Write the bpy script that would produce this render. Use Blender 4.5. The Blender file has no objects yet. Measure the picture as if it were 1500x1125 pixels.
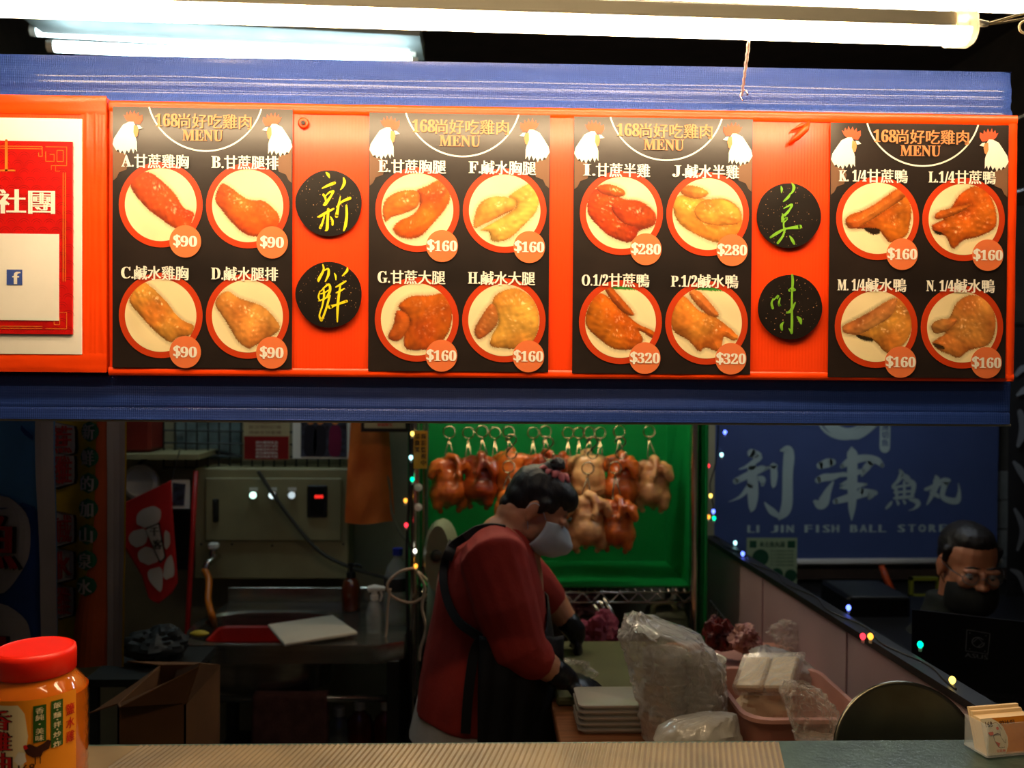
import bpy, math, random
import numpy as np
from mathutils import Vector, Matrix, noise

random.seed(7)
S = bpy.context.scene
COL = S.collection
FPX = 1300.0
CAMZ = 1.55
YAW, PIT, ROL = math.radians(1.744), math.radians(-0.797), math.radians(0.414)

# ---------------------------------------------------------------- camera
_f = Vector((math.sin(YAW)*math.cos(PIT), math.cos(YAW)*math.cos(PIT), math.sin(PIT)))
_r = Vector((math.cos(YAW), -math.sin(YAW), 0)); _u = _r.cross(_f)
CR = _r*math.cos(ROL) + _u*math.sin(ROL); CU = _u*math.cos(ROL) - _r*math.sin(ROL); CF = _f
cam = bpy.data.cameras.new('camera'); camo = bpy.data.objects.new('camera', cam); COL.objects.link(camo)
cam.sensor_width = 36; cam.lens = FPX/1500*36; cam.clip_start = .02
camo.matrix_world = Matrix(((CR.x, CU.x, -CF.x, 0), (CR.y, CU.y, -CF.y, 0), (CR.z, CU.z, -CF.z, CAMZ), (0, 0, 0, 1)))
cam.dof.use_dof = True; cam.dof.focus_distance = 1.47; cam.dof.aperture_fstop = 4.0
S.camera = camo

# ---------------------------------------------------------------- world, exposure
w = bpy.data.worlds.new('night'); S.world = w; w.use_nodes = True
w.node_tree.nodes['Background'].inputs[0].default_value = (.9, .75, .6, 1)
w.node_tree.nodes['Background'].inputs[1].default_value = 0.03
S.view_settings.view_transform = 'Standard'; S.view_settings.look = 'None'
S.view_settings.gamma = 1; S.view_settings.use_curve_mapping = False
S.view_settings.exposure = 0.0
FRONT_TUBE = 42.0      # radiance of the warm tubes over the signboard
COOL_TUBE = 19.0       # cool tubes inside the stall
RACK_LAMP = 40.0        # small warm tube above the hanging birds


def P(u, v, Y):
    d = CF + CR*(u-750)/FPX - CU*(v-562.5)/FPX
    t = Y/d.y
    return Vector((d.x*t, Y, CAMZ + d.z*t))


def PZ(u, v, z):
    d = CF + CR*(u-750)/FPX - CU*(v-562.5)/FPX
    t = (z-CAMZ)/d.z
    return Vector((d.x*t, d.y*t, z))


# ---------------------------------------------------------------- materials
def lin(c):
    return tuple(((x/255)/12.92 if x/255 <= .04045 else ((x/255+.055)/1.055)**2.4) for x in c) + (1,)


MATS = {}


def pm(name, rgb, rough=.5, metal=0, var=.12, vs=8, bump=0, bs=60, coat=0, trans=0, emit=None, es=0, alpha=1, sss=0, ior=1.45, rgb2=None, aniso=None, spec=.5, attr=False, cr=.03):
    if name in MATS:
        return MATS[name]
    m = bpy.data.materials.new(name); m.use_nodes = True
    nt = m.node_tree; N = nt.nodes; L = nt.links; b = N['Principled BSDF']
    tc = N.new('ShaderNodeTexCoord')
    c = lin(rgb)
    if attr:
        a = N.new('ShaderNodeAttribute'); a.attribute_name = 'Col'
        L.new(a.outputs['Color'], b.inputs['Base Color'])
    elif var > 0:
        n = N.new('ShaderNodeTexNoise'); n.inputs['Scale'].default_value = vs; n.inputs['Detail'].default_value = 5
        if aniso:
            mp = N.new('ShaderNodeMapping'); mp.inputs['Scale'].default_value = aniso
            L.new(tc.outputs['Object'], mp.inputs[0]); L.new(mp.outputs[0], n.inputs['Vector'])
        else:
            L.new(tc.outputs['Object'], n.inputs['Vector'])
        r = N.new('ShaderNodeValToRGB')
        c2 = lin(rgb2) if rgb2 else tuple(x*(1-var*1.6) for x in c[:3])+(1,)
        c1 = c if rgb2 else tuple(min(1, x*(1+var)) for x in c[:3])+(1,)
        r.color_ramp.elements[0].position = .35; r.color_ramp.elements[1].position = .65
        r.color_ramp.elements[0].color = c2; r.color_ramp.elements[1].color = c1
        L.new(n.outputs['Fac'], r.inputs[0]); L.new(r.outputs[0], b.inputs['Base Color'])
    else:
        b.inputs['Base Color'].default_value = c
    b.inputs['Roughness'].default_value = rough; b.inputs['Metallic'].default_value = metal
    b.inputs['Coat Weight'].default_value = coat; b.inputs['Coat Roughness'].default_value = cr; b.inputs['Transmission Weight'].default_value = trans
    b.inputs['IOR'].default_value = ior; b.inputs['Alpha'].default_value = alpha
    b.inputs['Specular IOR Level'].default_value = spec
    if sss:
        b.inputs['Subsurface Weight'].default_value = sss; b.inputs['Subsurface Scale'].default_value = .01
    if emit:
        b.inputs['Emission Color'].default_value = lin(emit); b.inputs['Emission Strength'].default_value = es
    if bump:
        n2 = N.new('ShaderNodeTexNoise'); n2.inputs['Scale'].default_value = bs; n2.inputs['Detail'].default_value = 4
        if aniso:
            mp2 = N.new('ShaderNodeMapping'); mp2.inputs['Scale'].default_value = aniso
            L.new(tc.outputs['Object'], mp2.inputs[0]); L.new(mp2.outputs[0], n2.inputs['Vector'])
        else:
            L.new(tc.outputs['Object'], n2.inputs['Vector'])
        bp = N.new('ShaderNodeBump'); bp.inputs['Strength'].default_value = bump; bp.inputs['Distance'].default_value = .004
        L.new(n2.outputs['Fac'], bp.inputs['Height']); L.new(bp.outputs[0], b.inputs['Normal'])
    m.diffuse_color = c
    MATS[name] = m
    return m


def film(name, rgb, op=.1, edge=.75, rough=.12, bump=.6, bs=22):
    """thin clear plastic: see-through face on, whiter and glossier at grazing angles and folds"""
    if name in MATS: return MATS[name]
    m = bpy.data.materials.new(name); m.use_nodes = True; nt = m.node_tree; N = nt.nodes; L = nt.links
    b = N['Principled BSDF']; b.inputs['Base Color'].default_value = lin(rgb); b.inputs['Roughness'].default_value = rough; b.inputs['Coat Weight'].default_value = 1
    tr = N.new('ShaderNodeBsdfTransparent'); mx = N.new('ShaderNodeMixShader'); lw = N.new('ShaderNodeLayerWeight'); lw.inputs['Blend'].default_value = .35
    tc = N.new('ShaderNodeTexCoord'); nz_ = N.new('ShaderNodeTexNoise'); nz_.inputs['Scale'].default_value = bs; nz_.inputs['Detail'].default_value = 6; nz_.inputs['Distortion'].default_value = 1.5
    L.new(tc.outputs['Object'], nz_.inputs['Vector'])
    bp = N.new('ShaderNodeBump'); bp.inputs['Strength'].default_value = bump; bp.inputs['Distance'].default_value = .01
    L.new(nz_.outputs['Fac'], bp.inputs['Height']); L.new(bp.outputs[0], b.inputs['Normal']); L.new(bp.outputs[0], lw.inputs['Normal'])
    mr = N.new('ShaderNodeMapRange'); mr.inputs['To Min'].default_value = op; mr.inputs['To Max'].default_value = edge
    L.new(lw.outputs['Facing'], mr.inputs['Value']); L.new(mr.outputs[0], mx.inputs[0]); L.new(tr.outputs[0], mx.inputs[1]); L.new(b.outputs[0], mx.inputs[2])
    L.new(mx.outputs[0], N['Material Output'].inputs[0]); MATS[name] = m
    return m


def weave(m, sx, sz, strength=.5, dist=.001, prev=None):
    """woven tarpaulin relief: crossed sine threads"""
    nt = m.node_tree; N = nt.nodes; L = nt.links; b = N['Principled BSDF']
    tc = N.new('ShaderNodeTexCoord')
    mul = None
    for ax, sc in (('X', sx), ('Z', sz)):
        wv = N.new('ShaderNodeTexWave'); wv.bands_direction = ax; wv.inputs['Scale'].default_value = sc
        wv.inputs['Distortion'].default_value = .3
        L.new(tc.outputs['Object'], wv.inputs['Vector'])
        if mul is None:
            mul = wv
        else:
            mx = N.new('ShaderNodeMath'); mx.operation = 'ADD'
            L.new(mul.outputs['Fac'], mx.inputs[0]); L.new(wv.outputs['Fac'], mx.inputs[1])
    bp = N.new('ShaderNodeBump'); bp.inputs['Strength'].default_value = strength; bp.inputs['Distance'].default_value = dist
    L.new(mx.outputs[0], bp.inputs['Height'])
    old = b.inputs['Normal'].links
    if old:
        L.new(old[0].from_socket, bp.inputs['Normal'])
    L.new(bp.outputs[0], b.inputs['Normal'])


# ---------------------------------------------------------------- objects
ORG = {}


def tag(o, label=None, cat=None, group=None, kind=None):
    if label: o['label'] = label
    if cat: o['category'] = cat
    if group: o['group'] = group
    if kind: o['kind'] = kind
    return o


def thing(name, loc, label, cat, group=None):
    o = bpy.data.objects.new(name, None); COL.objects.link(o); o.location = loc; o.empty_display_size = .05
    ORG[o.name] = Vector(loc)
    return tag(o, label, cat, group)


class M:
    def __init__(s):
        s.v = []; s.f = []; s.m = []; s.c = None

    def add(s, vs, fs, mi=0):
        b = len(s.v); s.v += [tuple(p) for p in vs]
        s.f += [tuple(i+b for i in f) for f in fs]; s.m += [mi]*len(fs)
        return s

    def box(s, lo, hi, mi=0, bev=0.0):
        x0, y0, z0 = lo; x1, y1, z1 = hi
        if bev <= 0:
            vs = [(x, y, z) for z in (z0, z1) for y in (y0, y1) for x in (x0, x1)]
            return s.add(vs, [(0, 2, 3, 1), (4, 5, 7, 6), (0, 1, 5, 4), (2, 6, 7, 3), (0, 4, 6, 2), (1, 3, 7, 5)], mi)
        b = min(bev, (x1-x0)*.49, (y1-y0)*.49, (z1-z0)*.49)
        vs = []; idx = {}
        for ix, X in enumerate((x0, x1)):
            for iy, Y in enumerate((y0, y1)):
                for iz, Z in enumerate((z0, z1)):
                    sx, sy, sz = (1, -1)[ix], (1, -1)[iy], (1, -1)[iz]
                    for k, d in enumerate(((0, 1, 1), (1, 0, 1), (1, 1, 0))):
                        idx[ix, iy, iz, k] = len(vs); vs.append((X+sx*b*d[0], Y+sy*b*d[1], Z+sz*b*d[2]))
        f = []
        I = lambda a, c, d, k: idx[a, c, d, k]
        f += [(I(0,0,0,0), I(0,0,1,0), I(0,1,1,0), I(0,1,0,0)), (I(1,0,0,0), I(1,1,0,0), I(1,1,1,0), I(1,0,1,0))]
        f += [(I(0,0,0,1), I(1,0,0,1), I(1,0,1,1), I(0,0,1,1)), (I(0,1,0,1), I(0,1,1,1), I(1,1,1,1), I(1,1,0,1))]
        f += [(I(0,0,0,2), I(0,1,0,2), I(1,1,0,2), I(1,0,0,2)), (I(0,0,1,2), I(1,0,1,2), I(1,1,1,2), I(0,1,1,2))]
        for a in (0, 1):
            for c in (0, 1):
                f += [(I(a,c,0,0), I(a,c,1,0), I(a,c,1,1), I(a,c,0,1)), (I(a,0,c,0), I(a,1,c,0), I(a,1,c,2), I(a,0,c,2)),
                      (I(0,a,c,1), I(1,a,c,1), I(1,a,c,2), I(0,a,c,2))]
                for d in (0, 1):
                    f.append((I(a,c,d,0), I(a,c,d,1), I(a,c,d,2)))
        return s.add(vs, f, mi)

    def obox(s, c, ax, ay, az, mi=0):
        """box from a corner and three edge vectors"""
        c = Vector(c); ax = Vector(ax); ay = Vector(ay); az = Vector(az)
        vs = [c+ax*i+ay*j+az*k for k in (0, 1) for j in (0, 1) for i in (0, 1)]
        return s.add(vs, [(0, 2, 3, 1), (4, 5, 7, 6), (0, 1, 5, 4), (2, 6, 7, 3), (0, 4, 6, 2), (1, 3, 7, 5)], mi)

    def tube(s, path, r, seg=8, mi=0, closed=False, caps=True, flat=1.0):
        P_ = [Vector(p) for p in path]; n = len(P_)
        rr = r if isinstance(r, (list, tuple)) else [r]*n
        vs = []; fs = []; up = None
        for i in range(n):
            a = P_[(i-1) % n] if (closed or i > 0) else P_[i]
            b = P_[(i+1) % n] if (closed or i < n-1) else P_[i]
            t = (b-a).normalized() if (b-a).length > 1e-9 else Vector((0, 0, 1))
            if up is None:
                up = Vector((0, 0, 1)) if abs(t.z) < .9 else Vector((0, 1, 0))
            x = t.cross(up)
            if x.length < 1e-6: x = t.orthogonal()
            x.normalize(); y = x.cross(t).normalized(); up = y
            for k in range(seg):
                an = 2*math.pi*k/seg
                vs.append(P_[i]+x*math.cos(an)*rr[i]+y*math.sin(an)*rr[i]*flat)
        m = n if closed else n-1
        for i in range(m):
            for k in range(seg):
                j = (i+1) % n
                fs.append((i*seg+k, i*seg+(k+1) % seg, j*seg+(k+1) % seg, j*seg+k))
        if caps and not closed:
            fs.append(tuple(range(seg-1, -1, -1))); fs.append(tuple((n-1)*seg+k for k in range(seg)))
        return s.add(vs, fs, mi)

    def limb(s, path, r, seg=14, mi=0):
        """rounded-end tube for remeshing"""
        s.tube(path, r, seg, mi)
        s.blob(path[0], (r[0],)*3, mi=mi, seg=12); s.blob(path[-1], (r[-1],)*3, mi=mi, seg=12)
        return s

    def lathe(s, prof, c=(0, 0, 0), seg=32, mi=0, axis=None):
        c = Vector(c); vs = []; fs = []
        A = Vector(axis).normalized() if axis else Vector((0, 0, 1))
        X = A.orthogonal().normalized() if axis else Vector((1, 0, 0)); Yv = A.cross(X)
        for (r, z) in prof:
            for k in range(seg):
                an = 2*math.pi*k/seg
                vs.append(c+X*math.cos(an)*r+Yv*math.sin(an)*r+A*z)
        for i in range(len(prof)-1):
            for k in range(seg):
                fs.append((i*seg+k, i*seg+(k+1) % seg, (i+1)*seg+(k+1) % seg, (i+1)*seg+k))
        if prof[0][0] > 1e-6: fs.append(tuple(range(seg-1, -1, -1)))
        if prof[-1][0] > 1e-6: fs.append(tuple((len(prof)-1)*seg+k for k in range(seg)))
        return s.add(vs, fs, mi)

    def blob(s, c, r, rot=None, mi=0, seg=16, fn=None):
        c = Vector(c); vs = []; fs = []; h = seg//2
        R = rot if rot is not None else Matrix.Identity(3)
        for i in range(h+1):
            th = math.pi*i/h
            for k in range(seg):
                an = 2*math.pi*k/seg
                p = Vector((math.sin(th)*math.cos(an)*r[0], math.sin(th)*math.sin(an)*r[1], math.cos(th)*r[2]))
                if fn: p = fn(p)
                vs.append(c+R @ p)
        for i in range(h):
            for k in range(seg):
                fs.append((i*seg+k, (i+1)*seg+k, (i+1)*seg+(k+1) % seg, i*seg+(k+1) % seg))
        return s.add(vs, fs, mi)

    def rings(s, R, mi=0, caps=True):
        """loft of explicit rings (lists of points)"""
        n = len(R[0]); vs = [p for r in R for p in r]; fs = []
        for i in range(len(R)-1):
            for k in range(n):
                fs.append((i*n+k, i*n+(k+1) % n, (i+1)*n+(k+1) % n, (i+1)*n+k))
        if caps:
            fs.append(tuple(range(n-1, -1, -1))); fs.append(tuple((len(R)-1)*n+k for k in range(n)))
        return s.add(vs, fs, mi)

    def grid(s, nu, nv, fn, mi=0):
        vs = [fn(i/nu, j/nv) for j in range(nv+1) for i in range(nu+1)]
        fs = [(j*(nu+1)+i, j*(nu+1)+i+1, (j+1)*(nu+1)+i+1, (j+1)*(nu+1)+i) for j in range(nv) for i in range(nu)]
        return s.add(vs, fs, mi)

    def build(s, name, mats, parent=None, smooth=False, loc=None, kind=None, world=True, angle=None):
        me = bpy.data.meshes.new(name)
        if parent is not None:
            root = parent
            while root.parent: root = root.parent
            o_ = ORG[root.name] if world else Vector((0, 0, 0)); loc = None
        else:
            if loc is None:
                a = np.array(s.v); loc = ((a[:, 0].min()+a[:, 0].max())/2, (a[:, 1].min()+a[:, 1].max())/2, a[:, 2].min())
            o_ = Vector(loc)
        me.from_pydata([(x-o_[0], y-o_[1], z-o_[2]) for x, y, z in s.v], [], s.f)
        if not isinstance(mats, (list, tuple)): mats = [mats]
        for m in mats: me.materials.append(m)
        me.polygons.foreach_set('material_index', s.m)
        if smooth: me.polygons.foreach_set('use_smooth', [True]*len(s.f))
        if s.c is not None:
            ca = me.color_attributes.new('Col', 'FLOAT_COLOR', 'POINT')
            ca.data.foreach_set('color', np.asarray(s.c, dtype=np.float32).ravel())
        me.update()
        o = bpy.data.objects.new(name, me); COL.objects.link(o)
        if parent is not None: o.parent = parent
        else: o.location = loc; ORG[o.name] = Vector(loc)
        if kind: o['kind'] = kind
        if angle and smooth: me.set_sharp_from_angle(angle=math.radians(angle))
        return o


def remesh(o, vox, smooth=6, disp=0, dscale=20, seed=0):
    md = o.modifiers.new('r', 'REMESH'); md.mode = 'VOXEL'; md.voxel_size = vox
    if smooth:
        sm = o.modifiers.new('s', 'SMOOTH'); sm.iterations = smooth; sm.factor = .5
    bpy.context.view_layer.update()
    dg = bpy.context.evaluated_depsgraph_get()
    me = bpy.data.meshes.new_from_object(o.evaluated_get(dg))
    o.modifiers.clear()
    n = len(me.vertices)
    if disp:
        co = np.empty(n*3, np.float32); no = np.empty(n*3, np.float32)
        me.vertices.foreach_get('co', co); me.vertices.foreach_get('normal', no)
        co = co.reshape(-1, 3); no = no.reshape(-1, 3)
        d = np.array([noise.noise(Vector((float(p[0])*dscale+seed, float(p[1])*dscale, float(p[2])*dscale*.6))) for p in co])
        co += no*(d*disp)[:, None]
        me.vertices.foreach_set('co', co.ravel())
    mats = [m for m in o.data.materials]
    old = o.data; o.data = me; me.name = old.name
    if len(me.materials) == 0:
        for m in mats: me.materials.append(m)
    me.polygons.foreach_set('use_smooth', [True]*len(me.polygons))
    bpy.data.meshes.remove(old)
    return o


def dup_tree(o, parent=None):
    c = o.copy(); COL.objects.link(c)
    if parent is not None: c.parent = parent
    else: ORG[c.name] = Vector(o.location)
    for ch in [x for x in S.objects if x.parent == o]:
        dup_tree(ch, c)
    return c


# ---------------------------------------------------------------- lettering
TC = {}
SERIF = {**{chr(65+i): chr(0x1D400+i) for i in range(26)}, **{chr(48+i): chr(0x1D7CE+i) for i in range(10)}}


def glyphs(s_, off=0, serif=False):
    if serif: s_ = ''.join(SERIF.get(ch, ch) for ch in s_)
    k = (s_, off)
    if k not in TC:
        c = bpy.data.curves.new('t', 'FONT'); c.body = s_; c.offset = off; c.resolution_u = 2; c.fill_mode = 'FRONT'
        o = bpy.data.objects.new('t', c); me = bpy.data.meshes.new_from_object(o)
        co = np.empty(len(me.vertices)*3); me.vertices.foreach_get('co', co); co = co.reshape(-1, 3)[:, :2]
        fs = [tuple(p.vertices) for p in me.polygons]
        lo = co.min(0); hi = co.max(0)
        TC[k] = ((co-lo)/(hi-lo), fs, (hi-lo)[0]/(hi-lo)[1])
        bpy.data.objects.remove(o); bpy.data.curves.remove(c); bpy.data.meshes.remove(me)
    return TC[k]


def letter(m, s_, box, fr, mi=0, off=0.0, serif=False, bold=0.0, h=.0006):
    """lettering s_ fitted in box (a0,b0,a1,b1), b downwards, through the frame function fr(a,b,h)"""
    V, F, asp = glyphs(s_, off, serif)
    a0, b0, a1, b1 = box
    shifts = [0] if not bold else [-bold, bold]
    for i, dx in enumerate(shifts):
        m.add([fr(a0+(a1-a0)*x+dx, b1-(b1-b0)*y, h+i*.00008) for x, y in V], F, mi)
    return m


def frame(o, ex, ey, n):
    o = Vector(o); ex = Vector(ex); ey = Vector(ey); n = Vector(n)
    return lambda a, b, h=0: o+ex*a+ey*b+n*h


def plate(m, fr, pts, h0, h1, mi=0):
    """thin solid with polygon outline in frame coordinates"""
    n = len(pts)
    ar = sum(pts[i][0]*pts[(i+1) % n][1]-pts[(i+1) % n][0]*pts[i][1] for i in range(n))
    if ar > 0: pts = pts[::-1]
    vs = [fr(a, b, h0) for a, b in pts]+[fr(a, b, h1) for a, b in pts]
    fs = [tuple(range(n, 2*n)), tuple(range(n-1, -1, -1))]+[(i, (i+1) % n, n+(i+1) % n, n+i) for i in range(n)]
    return m.add(vs, fs, mi)


def circ(cx, cy, r, n=40, a0=0, wob=0):
    return [(cx+math.cos(a0+2*math.pi*k/n)*r*(1+wob*math.sin(3.1*k/n*6.28+a0)+wob*.6*math.sin(5*k/n*6.28)), cy+math.sin(a0+2*math.pi*k/n)*r*(1+wob*math.sin(3.1*k/n*6.28)*.5)) for k in range(n)]


def smoothpoly(pts, sub=5, closed=True):
    n = len(pts); out = []
    rng = range(n) if closed else range(n-1)
    for i in rng:
        g = (lambda j: pts[j % n]) if closed else (lambda j: pts[max(0, min(n-1, j))])
        p0, p1, p2, p3 = (g(i-1), g(i), g(i+1), g(i+2))
        for k in range(sub):
            t = k/sub
            out.append(tuple(.5*((2*b)+(-a+c)*t+(2*a-5*b+4*c-d)*t*t+(-a+3*b-3*c+d)*t**3) for a, b, c, d in zip(p0, p1, p2, p3)))
    if not closed: out.append(tuple(pts[-1]))
    return out


def stroke(m, fr, pts, mi=0, h=.0006, sub=5, th=0):
    """brush stroke: pts (a,b,width)"""
    q = smoothpoly([tuple(p) for p in pts], sub, closed=False)
    L_, R_ = [], []
    for i, (a, b, w_) in enumerate(q):
        p = q[max(0, i-1)]; n_ = q[min(len(q)-1, i+1)]
        dx, dy = n_[0]-p[0], n_[1]-p[1]; l = math.hypot(dx, dy) or 1
        nx, ny = -dy/l*w_/2, dx/l*w_/2
        L_.append((a+nx, b+ny)); R_.append((a-nx, b-ny))
    vs = [fr(a, b, h) for a, b in L_]+[fr(a, b, h) for a, b in R_]; n = len(L_)
    m.add(vs, [(i, i+1, n+i+1, n+i) for i in range(n-1)], mi)
    for (a, b, w_) in (q[0], q[-1]):
        k = 10; m.add([fr(a+math.cos(6.283*j/k)*w_/2, b-math.sin(6.283*j/k)*w_/2, h) for j in range(k)], [tuple(range(k))], mi)
    return m

# ================================================================ SETTING
YF = 1.46
m_dark = pm('dark_plaster', (70, 62, 52), .85, bump=.2)
m_ceil = pm('soot_brown_ceiling', (60, 48, 38), .8)
m_wallb = pm('aged_cream_wall', (150, 142, 112), .7, var=.15, vs=3, bump=.15)
m_floor = pm('wet_concrete_floor', (70, 66, 60), .45, bump=.2)
m_tile = pm('grey_tile', (120, 125, 122), .35)
m_steel = pm('brushed_steel', (180, 176, 165), .24, metal=.93, var=.15, vs=4, bump=.05, bs=90, aniso=(1, 12, 12))
m_dsteel = pm('dull_dark_steel', (70, 70, 68), .4, metal=.8)
m_chrome = pm('chrome', (200, 195, 185), .18, metal=1, var=.05)
m_black = pm('black_plastic', (14, 14, 15), .45)
m_white = pm('white_plastic', (225, 222, 212), .4, var=.05)


def struct(name, m, mat, **k):
    o = m.build(name, mat, **k); o['kind'] = 'structure'; return o


struct('floor', M().box((-2.2, -1.2, -.1), (2.6, 5.0, 0)), m_floor)
struct('ceiling', M().box((-2.2, 1.3, 3.2), (2.6, 5.0, 3.3)), m_ceil)
struct('wall_left', M().box((-2.25, 1.6, 0), (-2.15, 5.0, 3.2)), m_dark)
struct('wall_right', M().box((2.5, 1.6, 0), (2.6, 5.0, 3.2)), m_dark)
struct('wall_rear', M().box((-2.2, 4.95, 0), (2.6, 5.05, 3.2)), m_dark)
XP = .88
struct('wall_back', M().box((-2.15, 3.36, 0), (XP, 3.44, 2.3)), m_wallb)
# neighbour's rear wall, grey tiles below the banner
nb = M().box((XP, 3.86, 0), (2.5, 3.92, 2.3)).build('wall_neighbour', pm('grout', (70, 68, 62), .9)); nb['kind'] = 'structure'
tm = None
k = 0
for j in range(5):
    for i in range(11):
        x = XP+.01+i*.148; z = .48+j*.13
        if tm is None:
            t0 = M().box((0, 0, 0), (.143, .012, .125), bev=.003).build('tile', m_tile, parent=nb, world=False)
            tm = t0; o = t0
        else:
            o = tm.copy(); COL.objects.link(o)
        o.parent = nb; nb_o = ORG[nb.name]
        o.location = (x-nb_o.x, 3.848-nb_o.y, z-nb_o.z)

# ---------------------------------------------------------------- fascia (blue tarpaulin over the beam)
m_blue = pm('blue_tarpaulin', (40, 72, 160), .38, var=.1, vs=6, bump=.3, bs=14, aniso=(.3, 1, 3), spec=.5, coat=.45, cr=.12)
weave(m_blue, 95, 160, .35, .0012)
m_red = pm('orange_red_vinyl', (255, 66, 3), .4, var=.05, vs=5, bump=.25, bs=9, aniso=(3, 1, .4), spec=.35, coat=.7, cr=.22)
weave(m_red, 60, .4, .18, .001)
m_redt = pm('orange_red_tape', (255, 70, 6), .3, var=.04, bump=.3, bs=30, spec=.5)
XR0 = P(1479, 350, 1.49).x
ZT = P(740, 92, 1.49).z; ZB = P(740, 617, 1.49).z
ZRT = P(740, 158, YF).z; ZRB = P(740, 553, YF).z


def ripple(z, x):
    t = (z-ZB)/(ZT-ZB)
    y = 0
    if z > ZRT-.03:           # upper band bulges with two long folds
        for c, wd, a in ((ZRT+.006, .009, .006), (ZRT+.050, .014, .004)):
            y += a*math.exp(-((z-c-.003*noise.noise(Vector((x*3, c*9, 1))))/wd)**2)
        for c in (ZRT+.016, ZRT+.036): y += .0020*max(0, 1-abs(z-c-.003*noise.noise(Vector((x*.8, c*30, 6))))/.0065)
        y += .0035*noise.noise(Vector((x*.5, z*12, 3)))+.0004*noise.noise(Vector((x*6, z*60, 9)))
    else:
        y += .012*min(1, max(0, (ZRB+.004-z)/.006))+.003*noise.noise(Vector((x*2.2, z*18, 5)))-.0015*math.exp(-((z-ZB-.020)/.0015)**2)
    return y


fas = thing('shop_fascia', (0, 1.53, ZB), 'long stall fascia wrapped in blue woven tarpaulin behind the orange signboard', 'fascia')
m = M()
X0 = -1.35
nx, nz = 150, 240
m.grid(nx, nz, lambda a, b: (X0+(XR0-X0)*a, 1.49-ripple(ZB+(ZT-ZB)*b, X0+(XR0-X0)*a)-(0 if a < .995 else -.004), ZB+(ZT-ZB)*b))
m.box((X0, 1.5, ZB+.001), (XR0-.004, 1.56, ZT-.002))
m.add([(X0, 1.49, ZT), (XR0, 1.49, ZT), (XR0, 1.56, ZT), (X0, 1.56, ZT)], [(0, 1, 2, 3)])
m.add([(X0, 1.49, ZB), (XR0, 1.49, ZB), (XR0, 1.56, ZB), (X0, 1.56, ZB)], [(0, 1, 2, 3)])
m.add([(XR0, 1.494, ZB), (XR0, 1.56, ZB), (XR0, 1.56, ZT), (XR0, 1.494, ZT)], [(0, 1, 2, 3)])
m.build('tarpaulin', m_blue, fas, smooth=True, angle=50)
M().box((X0, 1.482, ZB-.004), (XR0+.003, 1.5, ZB+.0005), bev=.001).build('edge_strip', pm('pale_alloy', (170, 165, 150), .3, metal=.6), fas)

# ---------------------------------------------------------------- orange signboard
XL = P(160, 350, YF).x
XR = P(1485, 350, YF).x
sb = thing('signboard', ((XL+XR)/2, YF, ZRB), 'orange red vinyl menu board spanning the blue fascia', 'signboard')


def redy(x, z):
    return YF+.003*noise.noise(Vector((x*2.5, z*3, 8)))+.0008*noise.noise(Vector((x*14, z*6, 2)))


m = M().grid(180, 50, lambda a, b: (XL+(XR-XL)*a, redy(XL+(XR-XL)*a, ZRB+(ZRT-ZRB)*b), ZRB+(ZRT-ZRB)*b))
m.box((XL+.001, YF+.004, ZRB+.001), (XR-.001, YF+.026, ZRT-.001))
m.build('vinyl_panel', m_red, sb, smooth=True, angle=40)
bt = .0155


def strip(x0, x1, z0, z1, nm='edge_tape', seed=0, par=sb, bulge=.0022, mat=m_redt):
    mm = M(); hor = (x1-x0) > (z1-z0); n = 90 if hor else 40
    def fn(a, b):
        if hor:
            t = a; x = x0+(x1-x0)*a; z = z0+(z1-z0)*b
        else:
            x = x0+(x1-x0)*b; z = z1+(z0-z1)*a
        e = math.sin(math.pi*b)
        return (x, YF-.001-bulge*e**.5+.0012*noise.noise(Vector((x*20+seed, 0, z*20))), z)
    mm.grid(n, 6, fn)
    fn2 = lambda a, b: tuple(np.array(fn(a, 0 if b < .5 else 1))*[1, 0, 1]+[0, YF+.004+.0, 0]) if False else None
    return mm.build(nm, mat, par, smooth=True)


strip(XL, XR+.002, ZRT-bt, ZRT+.001, seed=1)
strip(XL, XR+.002, ZRB-.001, ZRB+bt*.8, seed=2)
strip(XR-bt*.85, XR+.003, ZRB, ZRT, seed=3)
# puckered cable tie tab and nail hole
def tabs():
    p = P(1172, 196, YF-.004); mm = M()
    mm.tube([p+Vector((-.02, -.002, -.018)), p+Vector((-.008, -.008, -.008)), p+Vector((.006, -.009, .006)), p+Vector((.014, -.003, .02))], [.002, .0055, .006, .002], 8)
    mm.tube([p+Vector((-.016, -.004, .004)), p+Vector((0, -.009, .012)), p+Vector((.013, -.004, .013))], [.001, .004, .001], 8)
    mm.build('tied_pucker', m_redt, sb, smooth=True)
    p = P(445, 181, YF-.002)
    M().lathe([(.0035, .0), (.007, -.001), (.009, -.003), (.0065, -.0045), (.0035, -.003)], p, 16, axis=(0, 1, 0)).build('grommet', m_redt, sb, smooth=True)
    M().lathe([(.0034, .0), (.0034, .002)], p+Vector((0, -.0065, 0)), 16, axis=(0, 1, 0)).build('hole', m_black, sb)
tabs()

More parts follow.
